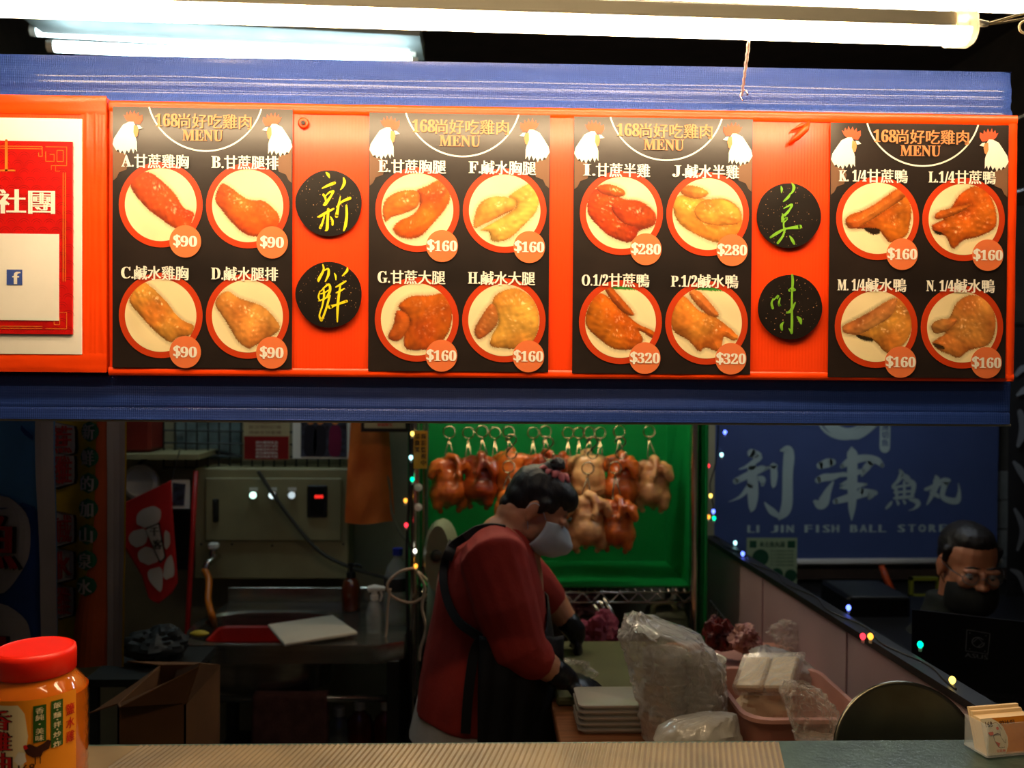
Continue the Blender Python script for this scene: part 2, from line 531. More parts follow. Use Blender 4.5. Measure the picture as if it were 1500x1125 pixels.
# left board
XLB = P(158, 350, YF).x; ZLT = P(740, 146, YF).z; ZLB = P(740, 560, YF).z
zt2 = P(80, 140, YF-.006).z; zb2 = P(80, 545, YF-.006).z
sb2 = thing('signboard', (X0+.2, YF, zb2), 'orange red vinyl panel at the left end carrying the red community poster', 'signboard')
M().grid(50, 50, lambda a, b: (X0+(XLB-X0)*a, YF-.006+.003*noise.noise(Vector(((X0+(XLB-X0)*a)*4, b*2, 4))), zb2+(zt2-zb2)*b)).box((X0, YF-.002, zb2+.001), (XLB-.001, YF+.02, zt2-.001)).build('vinyl_panel', m_red, sb2, smooth=True, angle=40)
def t2(x0, x1, z0, z1):
    M().grid(30, 8, lambda a, b: (x0+(x1-x0)*a, YF-.0075-.0012*math.sin(math.pi*b)**.4+.0012*noise.noise(Vector((a*9, b*9, x0))), z0+(z1-z0)*b)).build('edge_tape', m_redt, sb2, smooth=True)
t2(X0, XLB+.001, zb2, zb2+.036)
t2(XLB-.040, XLB+.001, zb2, zt2)
t2(X0, XLB, zt2-.03, zt2)

# ================================================================ MENU POSTERS
PW, PH = .2935, .4205
m_pblack = pm('poster_black', (37, 27, 22), .36, var=.25, vs=9, bump=.3, bs=14, spec=.5, coat=.55, cr=.22)
m_ptext = pm('print_white', (240, 236, 222), .4, var=.02)
m_pgold = pm('print_copper', (208, 134, 84), .4, var=.03)
m_ring = pm('print_red_ring', (196, 58, 14), .38, var=.04)
m_badge = pm('print_badge_orange', (228, 118, 66), .38, var=.04)
m_plate = pm('print_plate_white', (240, 232, 205), .4, var=.03)
m_food = pm('print_food', (200, 100, 40), .35, attr=True)
m_comb = pm('print_comb', (216, 84, 48), .4, var=.03)
m_brown = pm('print_brown', (120, 86, 62), .4, var=.08)
m_wat = pm('print_wattle', (222, 140, 84), .4, var=.03)

DISH = {
 'A': ((780,505,186), [((200,62,20), [(620,415),(655,350),(700,335),(760,360),(850,440),(900,515),(955,545),(945,590),(925,640),(850,625),(780,580),(700,520)])]),
 'B': ((1218,505,186), [((205,70,20), [(1045,480),(1060,420),(1085,390),(1130,410),(1200,460),(1250,475),(1310,480),(1380,545),(1385,600),(1350,640),(1270,665),(1200,650),(1130,590),(1080,530)])]),
 'C': ((770,300,186), [((214,140,62), [(605,225),(640,150),(690,130),(790,215),(850,290),(900,330),(945,350),(930,400),(860,415),(820,440),(740,385),(650,290)])]),
 'D': ((1212,300,186), [((210,136,70), [(1040,240),(1060,195),(1110,170),(1170,205),(1290,245),(1360,310),(1385,365),(1330,410),(1250,455),(1220,470),(1160,430),(1110,350),(1070,290)])]),
 'E': ((708,575,200), [((205,80,20), [(700,470),(760,440),(830,405),(880,440),(895,510),(860,580),(800,650),(720,730),(620,735),(570,690),(600,640),(680,600),(720,540)]), ((200,88,35), [(510,590),(530,520),(600,475),(690,465),(722,500),(710,560),(640,600),(560,625),(530,650)])]),
 'F': ((1180,588,200), [((230,165,85), [(1200,510),(1280,450),(1340,430),(1375,500),(1360,590),(1290,670),(1200,750),(1110,760),(1090,710),(1040,700),(1100,660),(1200,600),(1240,560)]), ((225,150,80), [(1005,640),(1030,560),(1090,515),(1180,508),(1240,530),(1235,580),(1160,620),(1060,670),(1010,690)])]),
 'G': ((693,350,198), [((190,76,18), [(590,270),(660,220),(760,215),(830,205),(880,250),(890,350),(860,440),(780,510),(640,518),(620,440),(650,360),(600,300)]), ((180,70,25), [(530,450),(560,380),(580,300),(640,320),(655,380),(620,450),(580,475)])]),
 'H': ((1170,355,200), [((215,150,70), [(1100,260),(1140,200),(1240,175),(1330,230),(1370,320),(1360,430),(1300,510),(1180,515),(1095,500),(1100,440),(1138,360)]), ((180,104,55), [(1000,420),(1030,350),(1095,262),(1130,300),(1138,370),(1090,430),(1030,465)])]),
 'I': ((318,600,198), [((196,58,14), [(150,480),(200,470),(330,520),(420,530),(490,575),(515,620),(500,670),(420,700),(400,740),(350,765),(250,730),(180,670),(130,610),(125,540)]), ((205,75,22), [(175,455),(250,440),(330,470),(335,505),(280,515),(200,495)]), ((190,58,15), [(260,580),(290,535),(400,530),(490,580),(500,650),(440,680),(330,660)])]),
 'J': ((790,605,198), [((228,150,66), [(595,540),(640,500),(780,520),(880,515),(960,560),(985,620),(980,690),(940,730),(850,765),(740,730),(640,670),(600,610)]), ((220,130,60), [(630,460),(700,445),(780,470),(790,500),(730,525),(650,505)]), ((226,140,62), [(710,590),(760,530),(870,520),(960,570),(975,650),(870,670),(760,655)])]),
 'O': ((312,380,195), [((60,150,60), [(230,180),(430,180),(450,206),(230,200)]), ((200,88,20), [(130,300),(200,220),(300,290),(400,380),(500,430),(490,470),(420,430),(440,480),(380,530),(280,530),(200,480),(120,400)]), ((176,74,26), [(220,200),(260,190),(320,250),(390,335),(350,345),(280,290)])]),
 'P': ((782,380,196), [((60,150,60), [(700,180),(880,180),(890,206),(700,200)]), ((220,130,52), [(590,300),(650,230),(740,310),(840,350),(960,450),(930,480),(880,460),(860,540),(780,520),(740,540),(680,480),(590,420)]), ((214,120,60), [(680,215),(740,205),(845,320),(840,350),(790,340),(720,280)])]),
 'K': ((425,755,245), [((205,88,24), [(230,730),(340,690),(450,620),(560,545),(620,590),(660,680),(650,800),(620,880),(510,925),(430,840),(330,830),(230,830),(195,780)]), ((40,22,14), [(325,820),(430,825),(440,862),(380,868)]), ((186,84,36), [(200,780),(300,720),(430,640),(570,550),(620,600),(500,690),(380,770),(270,830)])]),
 'L': ((995,760,242), [((205,82,22), [(790,750),(900,680),(960,590),(1060,530),(1150,560),(1200,640),(1225,740),(1210,820),(1100,880),(1000,905),(920,965),(870,880),(790,850),(775,800),(850,760)]), ((40,24,16), [(790,835),(850,850),(845,870),(800,862)]), ((196,84,32), [(790,740),(830,700),(960,670),(1050,650),(1000,700),(890,750),(810,765)])]),
 'M': ((380,440,222), [((214,140,62), [(165,440),(300,370),(440,280),(510,260),(600,330),(600,480),(540,570),(450,610),(360,530),(220,490)]), ((40,26,18), [(245,490),(350,510),(360,537),(290,527)]), ((196,126,76), [(165,450),(260,390),(420,300),(510,260),(480,370),(380,440),(280,490),(190,490)])]),
 'N': ((908,445,220), [((206,130,66), [(720,450),(820,390),(870,290),(960,240),(1060,270),(1115,360),(1115,480),(1070,560),(960,590),(890,640),(830,620),(760,590),(720,540),(800,480)]), ((60,36,24), [(725,545),(790,560),(800,585),(745,575)]), ((200,126,70), [(710,440),(750,400),(830,390),(880,400),(820,470),(740,490)])]),
}


def paint(dish, n=84):
    (cx, cy, R), shapes = DISH[dish]
    g = np.linspace(-1, 1, n+1)
    A, B = np.meshgrid(g, g)                       # A right, B down
    rs = np.random.RandomState(ord(dish))
    def nz(fr, seed):                                # cheap smooth noise
        rr = np.random.RandomState(seed+ord(dish)); out = np.zeros_like(A)
        for _ in range(14):
            th = rr.rand()*6.28; f = fr*(.5+rr.rand()); out += np.sin(f*(A*math.cos(th)+B*math.sin(th))+rr.rand()*6.28)
        return out/14**.5
    base = np.array(lin((238, 218, 168))[:3])
    img = np.ones(A.shape+(3,))*base*(1+.03*nz(6, 1))[..., None]
    for si, (c, pts) in enumerate(shapes):
        q = np.array(smoothpoly([((x-cx)/R, (y-cy)/R) for x, y in pts], 4))
        d = np.full(A.shape, 9.); ins = np.zeros(A.shape, bool)
        for i in range(len(q)):
            a = q[i]; b = q[(i+1) % len(q)]; e = b-a; L2 = (e**2).sum()+1e-12
            t = np.clip(((A-a[0])*e[0]+(B-a[1])*e[1])/L2, 0, 1)
            d = np.minimum(d, np.hypot(A-a[0]-t*e[0], B-a[1]-t*e[1]))
            cr = ((a[1] > B) != (b[1] > B)) & (A < (b[0]-a[0])*(B-a[1])/(b[1]-a[1]+1e-12)+a[0])
            ins ^= cr
        dark = sum(c) < 130; flat = c[1] > c[0]
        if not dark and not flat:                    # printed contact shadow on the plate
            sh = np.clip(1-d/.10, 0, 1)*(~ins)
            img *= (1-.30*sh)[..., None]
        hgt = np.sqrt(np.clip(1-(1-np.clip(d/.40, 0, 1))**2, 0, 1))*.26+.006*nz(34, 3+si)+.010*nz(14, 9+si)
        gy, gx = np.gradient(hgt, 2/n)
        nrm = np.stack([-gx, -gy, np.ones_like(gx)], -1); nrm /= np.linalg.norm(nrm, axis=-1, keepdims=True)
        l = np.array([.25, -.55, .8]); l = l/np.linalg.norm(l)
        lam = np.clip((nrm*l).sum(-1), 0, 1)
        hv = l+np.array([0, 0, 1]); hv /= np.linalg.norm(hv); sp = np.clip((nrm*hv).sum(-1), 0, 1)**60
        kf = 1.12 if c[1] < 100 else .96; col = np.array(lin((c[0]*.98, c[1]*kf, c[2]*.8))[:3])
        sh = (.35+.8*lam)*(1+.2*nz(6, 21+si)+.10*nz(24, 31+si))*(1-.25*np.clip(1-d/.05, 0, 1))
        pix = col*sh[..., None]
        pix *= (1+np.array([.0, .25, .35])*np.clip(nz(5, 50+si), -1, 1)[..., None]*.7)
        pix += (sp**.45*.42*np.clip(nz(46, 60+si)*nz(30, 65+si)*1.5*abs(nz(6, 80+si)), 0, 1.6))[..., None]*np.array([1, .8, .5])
        if flat or dark: pix = np.ones_like(img)*col
        k = np.clip(d/.02, 0, 1)*ins
        img = img*(1-k[..., None])+np.clip(pix, 0.004, 1)*k[..., None]
    return A, B, np.clip(img, 0, 1)


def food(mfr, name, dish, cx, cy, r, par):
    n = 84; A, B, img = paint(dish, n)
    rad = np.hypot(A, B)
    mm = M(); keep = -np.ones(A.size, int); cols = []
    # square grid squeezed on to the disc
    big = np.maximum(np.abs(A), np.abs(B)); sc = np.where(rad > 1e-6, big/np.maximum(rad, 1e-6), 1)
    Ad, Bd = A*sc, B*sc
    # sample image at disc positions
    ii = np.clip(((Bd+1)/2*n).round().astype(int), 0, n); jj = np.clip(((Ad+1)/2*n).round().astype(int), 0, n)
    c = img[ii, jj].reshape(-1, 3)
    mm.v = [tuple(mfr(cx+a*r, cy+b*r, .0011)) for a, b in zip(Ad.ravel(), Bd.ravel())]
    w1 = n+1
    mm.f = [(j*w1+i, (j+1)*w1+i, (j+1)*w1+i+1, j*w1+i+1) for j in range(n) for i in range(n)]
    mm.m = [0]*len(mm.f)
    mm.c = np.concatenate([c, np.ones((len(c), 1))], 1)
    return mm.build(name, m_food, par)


ROO = {
 'brown': [(448,250),(470,290),(520,300),(535,335),(520,385),(480,400),(465,430),(447,445)],
 'comb': [(538,132),(520,115),(508,90),(520,96),(527,75),(538,92),(545,66),(556,90),(568,68),(576,92),(590,76),(592,98),(612,90),(613,115),(598,140),(575,138),(556,128)],
 'neck': [(447,250),(455,218),(480,180),(505,145),(540,128),(562,128),(574,150),(572,205),(580,235),(580,290),(568,272),(560,298),(548,270),(535,296),(524,280),(512,306),(500,282),(488,298),(478,278),(466,284)],
 'wattle': [(565,145),(582,150),(590,175),(583,205),(572,212),(562,185)],
 'beak': [(583,146),(598,148),(614,163),(590,168)],
}


def rooster(mfr, par, mirror):
    rt = None
    for key, mt, h in (('brown', m_brown, .0006), ('comb', m_comb, .0008), ('neck', m_ptext, .0012), ('wattle', m_wat, .0014), ('beak', m_ptext, .0016)):
        pts = []
        for x, y in ROO[key]:
            a = (x-450)/3.75; b = (y-62)/3.75+4
            a = a+ (b*.014)
            pts.append((265-a-.5 if mirror else a+.5, b))
        pts = [(min(max(a, .4), 264.6), b) for a, b in pts]
        mm = plate(M(), mfr, pts, h, h+.0002)
        o = mm.build('rooster_print' if rt is None else {'comb': 'comb', 'neck': 'neck_feathers', 'wattle': 'wattle', 'beak': 'beak'}[key], mt, rt or par)
        if rt is None: rt = o
    return rt


def poster(u, v, u2, v2, rows, label, seed):
    tl = P(u, v, YF-.0045); tr = P(u2, v2, YF-.0045)
    tl.z = (tl.z+tr.z)/2+.001
    W = tr.x-tl.x; Hh = PH
    fr0 = frame(tl, (W/265, 0, 0), (0, 0, -Hh/375), (0, -1, 0))
    fr = lambda a, b, h=0: fr0(a, b, h+.0011*noise.noise(Vector((a*.008+seed, b*.008, 1))))
    t = thing('menu_poster', tl+Vector((W/2, 0, -Hh)), label, 'poster', 'menu posters in a row on the orange signboard')
    mm = M().grid(30, 40, lambda a, b: fr(a*265, b*375, 0))
    vs = [fr(0, 0, 0), fr(265, 0, 0), fr(265, 375, 0), fr(0, 375, 0)]
    mm.box((tl.x+.001, YF-.003, tl.z-Hh+.001), (tl.x+W-.001, YF-.0018, tl.z-.001))
    mm.build('backing_sheet', m_pblack, t, smooth=True)
    # arc
    mm = M(); cx, cy, R_ = 136, -24, 86
    a0 = math.asin(25/R_)
    arc = [(cx+R_*math.cos(a0+(math.pi-2*a0)*k/48), cy+R_*math.sin(a0+(math.pi-2*a0)*k/48), 2.3) for k in range(49)]
    stroke(mm, fr, arc, sub=1, h=.0008); mm.build('arc_line', m_ptext, t)
    for mi_ in (0, 1): rooster(fr, t, mi_)
    mm = M()
    letter(mm, '168', (63, 9.5, 96, 28), fr, serif=True, bold=.5, h=.0020)
    letter(mm, '尚好吃雞肉', (97, 9, 204, 30), fr, bold=.45, h=.0020)
    letter(mm, 'MENU', (103, 32, 162, 48), fr, serif=True, bold=.4, h=.0020)
    mm.build('title_lettering', m_pgold, t)
    for r_i, row in enumerate(rows):
        for c_i, (key, nm, price) in enumerate(row):
            cx = (71, 199)[c_i]; cy = (140, 299.5)[r_i]
            mr = M(); oc = circ(cx, cy, 61.5, 56); ic = circ(cx, cy, 51.5, 56)
            mr.add([fr(a, b, .0009) for a, b in oc]+[fr(a, b, .0009) for a, b in ic], [(k, (k+1) % 56, 56+(k+1) % 56, 56+k) for k in range(56)])
            mr.add([fr(a, b, .0009) for a, b in oc]+[fr(a, b, .0002) for a, b in oc], [(k, (k+1) % 56, 56+(k+1) % 56, 56+k) for k in range(56)])
            ring = mr.build('picture_ring', m_ring, t)
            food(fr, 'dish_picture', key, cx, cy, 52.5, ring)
            mm = M(); lat, cjk = nm
            yb = (68, 228.5)[r_i]
            wl = {2: 19, 4: 23, 6: 42, 5: 40}[len(lat.replace(' ', '_'))] if len(lat.replace(' ', '_')) in (2, 4, 5, 6) else 40
            wc = len(cjk)*19.8; tot = wl+wc; x0 = cx-8-tot/2+(4 if c_i else 0)
            letter(mm, lat, (x0, yb+1.5, x0+wl-1.5, yb+18.5), fr, serif=True, bold=.4, h=.0024)
            letter(mm, cjk, (x0+wl, yb, x0+tot, yb+20), fr, bold=.5, h=.0024)
            mm.build('dish_name', m_ptext, t)
            bx, by = cx+36.5, cy+52.5
            bd = plate(M(), fr, circ(bx, by, 23.3, 40), .0016, .0018).build('price_badge', m_badge, t)
            mm = M(); hw = 17 if len(price) == 3 else 21.5
            letter(mm, '$', (bx-hw, by-9.5, bx-hw+10, by+9), fr, bold=.7, h=.0024)
            letter(mm, price[1:], (bx-hw+10.5, by-7.8, bx+hw, by+7.8), fr, serif=True, bold=.5, h=.0024)
            mm.build('price_figures', m_ptext, bd)
    return t


G = lambda k, lat, cjk, p: (k, (lat, cjk), p)
poster(165, 155, 429, 163, [[G('A', 'A.', '甘蔗雞胸', '$90'), G('B', 'B.', '甘蔗腿排', '$90')], [G('C', 'C.', '鹹水雞胸', '$90'), G('D', 'D.', '鹹水腿排', '$90')]],
       'black menu poster with dishes A to D, all priced $90', 1)
poster(541, 164, 806, 171, [[G('E', 'E.', '甘蔗胸腿', '$160'), G('F', 'F.', '鹹水胸腿', '$160')], [G('G', 'G.', '甘蔗大腿', '$160'), G('H', 'H.', '鹹水大腿', '$160')]],
       'black menu poster with dishes E to H, all priced $160', 2)
poster(841, 170, 1103, 177, [[G('I', 'I.', '甘蔗半雞', '$280'), G('J', 'J.', '鹹水半雞', '$280')], [G('O', 'O.1/2', '甘蔗鴨', '$320'), G('P', 'P.1/2', '鹹水鴨', '$320')]],
       'black menu poster with dishes I, J, O and P priced $280 and $320', 3)
poster(1217, 179, 1478, 186, [[G('K', 'K. 1/4', '甘蔗鴨', '$160'), G('L', 'L.1/4', '甘蔗鴨', '$160')], [G('M', 'M. 1/4', '鹹水鴨', '$160'), G('N', 'N. 1/4', '鹹水鴨', '$160')]],
       'black menu poster at the right end with quarter duck dishes K to N', 4)

# ---------------------------------------------------------------- round calligraphy stickers
m_sblack = pm('sticker_black', (26, 19, 16), .35, var=.2, vs=20, bump=.1)
m_yel = pm('brush_yellow', (232, 214, 20), .45, var=.03)
m_grn = pm('brush_green', (120, 178, 44), .45, var=.03)
m_speck = pm('gold_speck', (170, 130, 90), .5, var=.1)
CH = {  # strokes traced in crop pixels (4.5 px per photo px): x, y, width
 'xin': [[(215,58,6),(228,72,14),(236,92,5)], [(190,162,6),(230,142,12),(270,126,14)], [(198,205,12),(210,225,10),(212,245,6)], [(262,182,12),(246,215,10),(210,265,16),(198,272,6)], [(210,215,4),(235,190,8),(262,180,10)],
         [(160,352,5),(180,345,12),(225,318,12),(266,296,8)], [(230,300,12),(226,370,12),(222,430,14),(210,442,4)], [(205,345,8),(192,390,10),(178,422,14)], [(245,350,5),(258,375,10),(258,402,10)],
         [(330,92,7),(336,120,14),(325,150,10),(310,170,4)], [(310,215,5),(298,270,10),(285,345,16)], [(285,285,6),(320,250,10),(372,226,15)], [(350,275,10),(352,340,12),(345,400,14),(333,440,8)]],
 'xian': [[(193,665,6),(198,700,10),(168,760,14),(165,775,8)], [(200,705,5),(228,692,9),(230,730,12),(210,775,6)], [(175,840,6),(165,880,8),(178,905,4)], [(180,840,5),(230,795,10),(242,830,12),(222,880,10)], [(198,820,8),(202,870,10),(190,940,8),(172,1000,8),(185,1032,14)], [(165,905,5),(205,890,8),(235,868,6)], [(240,870,10),(215,960,10),(188,1032,10)], [(170,860,4),(205,850,7),(235,830,5)],
          [(270,722,5),(278,740,9),(280,765,4)], [(355,682,5),(352,705,12),(322,738,5)], [(280,812,6),(310,795,10),(345,772,8)], [(282,850,6),(300,842,10),(335,822,6)], [(310,800,8),(298,880,12),(292,960,12),(290,1042,6)], [(242,945,20),(280,930,10),(350,905,14)]],
 'mei': [[(195,62,4),(200,80,11),(198,105,4)], [(265,40,5),(280,65,14),(272,95,10),(255,112,5)], [(212,160,6),(240,135,12),(255,112,8)], [(215,205,5),(265,180,10),(262,200,8),(222,250,12)], [(262,195,8),(240,235,8),(208,255,10),(205,290,8)], [(205,240,5),(210,262,8),(205,290,10)], [(205,290,8),(235,270,14),(215,300,8),(218,340,8)], [(130,395,10),(175,365,14),(230,338,8),(322,324,20)], [(225,335,8),(210,385,10),(178,430,12)], [(255,385,5),(272,410,14),(285,435,10)]],
 'wei': [[(145,800,5),(135,830,10),(142,862,12)], [(148,810,5),(178,780,9),(172,800,6)], [(190,798,7),(182,830,9),(190,848,12),(182,835,4)], [(268,645,10),(272,690,12),(268,760,9),(268,860,10),(270,950,12),(268,1022,12)], [(252,745,14),(270,740,22),(285,742,12)], [(235,892,8),(262,878,14),(290,825,7)], [(305,918,8),(322,935,18),(330,962,8)], [(215,952,5),(200,975,14),(205,1002,10)], [(250,995,5),(262,1010,10),(270,1022,10)]],
}
for (cu, cv, r, key, off, mt, lab) in (
    (482, 298, 48.5, 'xin', (430, 240), m_yel, 'upper round black sticker with yellow brush character, left of menu E'),
    (482, 432, 48.5, 'xian', (430, 240), m_yel, 'lower round black sticker with yellow brush character, left of menu G'),
    (1155, 316, 47, 'mei', (1100, 260), m_grn, 'upper round black sticker with green brush character, left of menu K'),
    (1157, 450, 47, 'wei', (1100, 260), m_grn, 'lower round black sticker with green brush character, left of menu M')):
    c = P(cu, cv, YF-.005); s = (c-P(cu+1, cv, YF-.005)).length
    fr = frame(c, (s, 0, 0), (0, 0, -s), (0, -1, 0))
    t = thing('round_sticker', c+Vector((0, 0, -r*s)), lab, 'sticker', 'round calligraphy stickers between the menus')
    plate(M(), fr, circ(0, 0, r, 48, a0=cu*.1, wob=.012), -.001, .0006).build('disc', m_sblack, t)
    mm = M()
    for i, st in enumerate(CH[key]):
        stroke(mm, fr, [((x/4.5+off[0]-cu), (y/4.5+off[1]-cv), w_/4.5*1.4) for x, y, w_ in st], h=.0010+i*.00005)
    mm.build('brush_character', mt, t)
    mm = M(); rs = random.Random(cu+cv)
    for i in range(70):
        a = rs.random()*6.283; q = r*.93*math.sqrt(rs.random()); e = .35+.5*rs.random()**3
        plate(mm, fr, circ(math.cos(a)*q, math.sin(a)*q, e, 6), .0006, .0008)
    mm.build('gold_flecks', m_speck, t, kind='stuff')

# ---------------------------------------------------------------- red community poster at the left
m_paper = pm('white_paper', (240, 236, 225), .4, var=.03, spec=.4)
m_pred = pm('print_festive_red', (200, 14, 10), .38, var=.1, vs=30)
m_pdred = pm('print_scale_red', (150, 8, 8), .4, var=.05)
m_gold = pm('print_gold_line', (230, 130, 40), .4, var=.05)
c = P(120, 175, YF-.0095); s = YF/FPX*.985
fr = frame(c, (s, 0, 0), (0, 0, -s), (0, -1, 0))     # origin = top right corner of the sheet, a negative to the left
t = thing('community_poster', fr(-130, 340), 'red festive poster on white sheet with white lettering at the left end', 'poster')
M().box(fr(-270, 341, 0), tuple(fr(0, -1, 0)+Vector((0, .002, 0))), bev=.0004).build('white_sheet', m_paper, t)
m = M().box(tuple(fr(-255, 312, .0035)), tuple(fr(-12, 33, .0)), bev=.0005)
rp = m.build('red_card', m_pred, t)
mm = M()
for j in range(23):
    for i in range(14):
        x = -18-i*18-(9 if j % 2 else 0); y = 45+j*12
        if x < -250: continue
        for rr in (8.5, 5.5):
            arc = [(x+rr*math.cos(math.pi+math.pi*q/6), y+rr*math.sin(math.pi+math.pi*q/6), .6) for q in range(7)]
            st = [fr(a, b+0, .0036) for a, b, _ in arc]+[fr(a*1, b+.9, .0036) for a, b, _ in arc]
            mm.add(st, [(q, q+1, 7+q+1, 7+q) for q in range(6)])
mm.build('scale_pattern', m_pdred, rp, kind='stuff')
mm = M()
def gl(p0, p1, w_=.9): stroke(mm, fr, [(p0[0], p0[1], w_), (p1[0], p1[1], w_)], sub=1, h=.0040)
for k_ in (0, 3.2):
    gl((-250, 41+k_), (-55, 41+k_)); gl((-22-k_, 78), (-22-k_, 235)); gl((-250, 304-k_), (-55, 304-k_))
for sq in ([(-55, 41), (-55, 55), (-60, 55), (-60, 50)], [(-50, 48), (-50, 62), (-38, 62), (-38, 52), (-44, 52)], [(-50, 41), (-20, 41), (-20, 68), (-42, 68), (-42, 74)], [(-34, 46), (-25, 46), (-25, 62), (-34, 62), (-34, 46)], [(-36, 68), (-36, 76), (-30, 76)],
           [(-50, 304), (-20, 304), (-20, 280), (-38, 280), (-38, 298), (-30, 298), (-30, 288)]):
    for p0, p1 in zip(sq, sq[1:]): gl(p0, p1, .8)
gl((-106, 33), (-106, 76), 4); gl((-118, 76), (-94, 76), 2.5)
mm.build('gold_border', m_gold, rp)
mm = M(); letter(mm, '專', (-157, 104, -122, 138), fr, bold=1.6, h=.0042); letter(mm, '社團', (-120, 103, -38, 138), fr, bold=1.6, h=.0042)
mm.build('poster_lettering', m_ptext, rp)
M().box(tuple(fr(-190, 292, .0046)), tuple(fr(-31, 167, .003))).build('white_square', m_paper, rp)
m_fb = pm('print_blue_square', (60, 84, 160), .4, var=.03)
M().box(tuple(fr(-105, 241, .0054)), tuple(fr(-83, 219, .0040))).build('blue_square', m_fb, rp)
mm = M(); letter(mm, 'f', (-96, 222, -86, 240), fr, bold=.9, h=.0058); mm.build('white_letter', m_ptext, rp)

# ================================================================ LAMPS
def emis(name, rgb, st):
    m_ = bpy.data.materials.new(name); m_.use_nodes = True; nt = m_.node_tree; nt.nodes.clear()
    e = nt.nodes.new('ShaderNodeEmission'); e.inputs[0].default_value = tuple(rgb)+(1,); e.inputs[1].default_value = st
    o_ = nt.nodes.new('ShaderNodeOutputMaterial'); nt.links.new(e.outputs[0], o_.inputs[0]); MATS[name] = m_; return m_


m_warm = emis('warm_tube_light', (1, .72, .42), FRONT_TUBE)
m_cool = emis('cool_tube_light', (.72, .95, 1.0), COOL_TUBE)
m_body = pm('cream_lamp_body', (250, 240, 212), .4, var=.03)


m_capm = pm('translucent_end_cap', (240, 230, 205), .4, var=0, trans=.45, alpha=.8)


def batten(a, b, label, sc=1.0, cap=True, tilt=0):
    """batten lamp from point a to b (axis of the diffuser): body above, half round diffuser below"""
    a = Vector(a); b = Vector(b); d = (b-a).normalized(); up = Vector((0, 0, 1)); y = d.cross(up).normalized(); up = y.cross(d)
    t = thing('tube_lamp', (a+b)/2, label, 'lamp')
    sec = lambda p, prof: [p+y*q[0]*sc+up*q[1]*sc for q in prof]
    dif = [(.0165*math.cos(math.pi+math.pi*k/14), .017*math.sin(math.pi+math.pi*k/14)+.001) for k in range(15)]
    M().rings([sec(a-d*.018, dif), sec(b+d*.018, dif)]).build('diffuser', m_warm, t, smooth=True, angle=40)
    body = [(-.017, .0012), (-.0172, .004), (-.0135, .009), (-.0125, .020), (-.009, .022), (.009, .022), (.0125, .020), (.0135, .009), (.0172, .004), (.017, .0012)]
    M().rings([sec(a, body), sec(b, body)]).build('housing', m_body, t, smooth=True, angle=40)
    if cap:
        cp = [(.0195*math.cos(math.pi+math.pi*k/12), .0205*math.sin(math.pi+math.pi*k/12)+.002) for k in range(13)]+[(.0185, .022), (.01, .0255), (-.01, .0255), (-.0185, .022)]
        for e_, s_ in ((a, -1), (b, 1)):
            M().rings([sec(e_-d*.006*s_, cp), sec(e_+d*.022*s_, cp), sec(e_+d*.028*s_, [(q[0]*.8, q[1]*.8) for q in cp])]).build('end_cap', m_capm, t, smooth=True, angle=40)
    return t


YT = 1.19
A_ = P(1395, 47, YT+.02); B_ = P(-120, 0, YT-.02)
batten(B_, A_, 'warm white tube lamp hanging lowest in front of the signboard', sc=1.12)
A2 = P(1720, 10, YT+.12); B2 = P(-150, -62, YT+.08)
batten(B2, A2, 'second warm white tube lamp, above and behind the lower one at upper right', sc=1.1)
batten((-.9, .55, 2.35), (.5, .55, 2.35), 'third warm white tube lamp, nearer the street and above the frame').children[0].data.materials[0] = emis('street_side_tube', (1, .74, .45), 24.0)
# lamp cable at the right
m = M()
e0 = P(1425, 34, YT+.02)
m.tube([e0, P(1432, 34, YT+.02), P(1447, 35, YT+.02)], [.006, .0055, .0035], 10)
o = m.build('cable_plug', m_white, smooth=True); tag(o, 'white lamp plug at the right end of the lower tube lamp', 'plug')
m = M()
m.tube(smoothpoly([tuple(P(1447, 35, YT+.02)), tuple(P(1470, 28, YT+.03)), tuple(P(1500, 20, YT+.04)), tuple(P(1560, 10, YT+.05))], 6, False), .0016, 8)
m.tube(smoothpoly([tuple(P(1447, 35, YT+.02)), tuple(P(1475, 32, YT+.03)), tuple(P(1512, 25, YT+.04)), tuple(P(1560, 14, YT+.05))], 6, False), .0016, 8)
m.tube([P(1502+9*math.cos(k*.5), 40+9*math.sin(k*.5), YT+.05+.001*k) for k in range(26)], .0016, 8)
o = m.build('lamp_cable', pm('cream_cable', (205, 190, 150), .45), smooth=True); tag(o, 'cream twin lamp cable curling at the upper right corner', 'cable')
# chain of small links
ch = thing('hanging_chain', P(1089, 138, 1.475), 'thin steel chain hooked into the blue tarpaulin under the tube lamp', 'chain')
c0 = P(1097, 60, YT+.02); c1 = P(1087, 137, 1.468); n = 13
m_zinc = pm('zinc_plated', (215, 210, 200), .35, metal=.3, var=.05)
for i in range(n):
    p = c0.lerp(c1, (i+.5)/n)
    mm = M(); dr = (c1-c0).normalized(); hl = (c1-c0).length/n*.62; sd = dr.cross(Vector((0, 1, 0) if i % 2 else (1, 0.3, 0))).normalized()
    mm.tube([p+dr*hl*math.cos(k*.785)+sd*.0045*math.sin(k*.785) for k in range(8)], .0017, 6, closed=True)
    mm.build('chain_link', m_zinc, ch, smooth=True)
m = M(); m.tube([c1+Vector((.002+.006*math.cos(k*.5), -.004, -.004+.009*math.sin(k*.5))) for k in range(10)], .0014, 6); m.build('hook', m_chrome, ch, smooth=True)

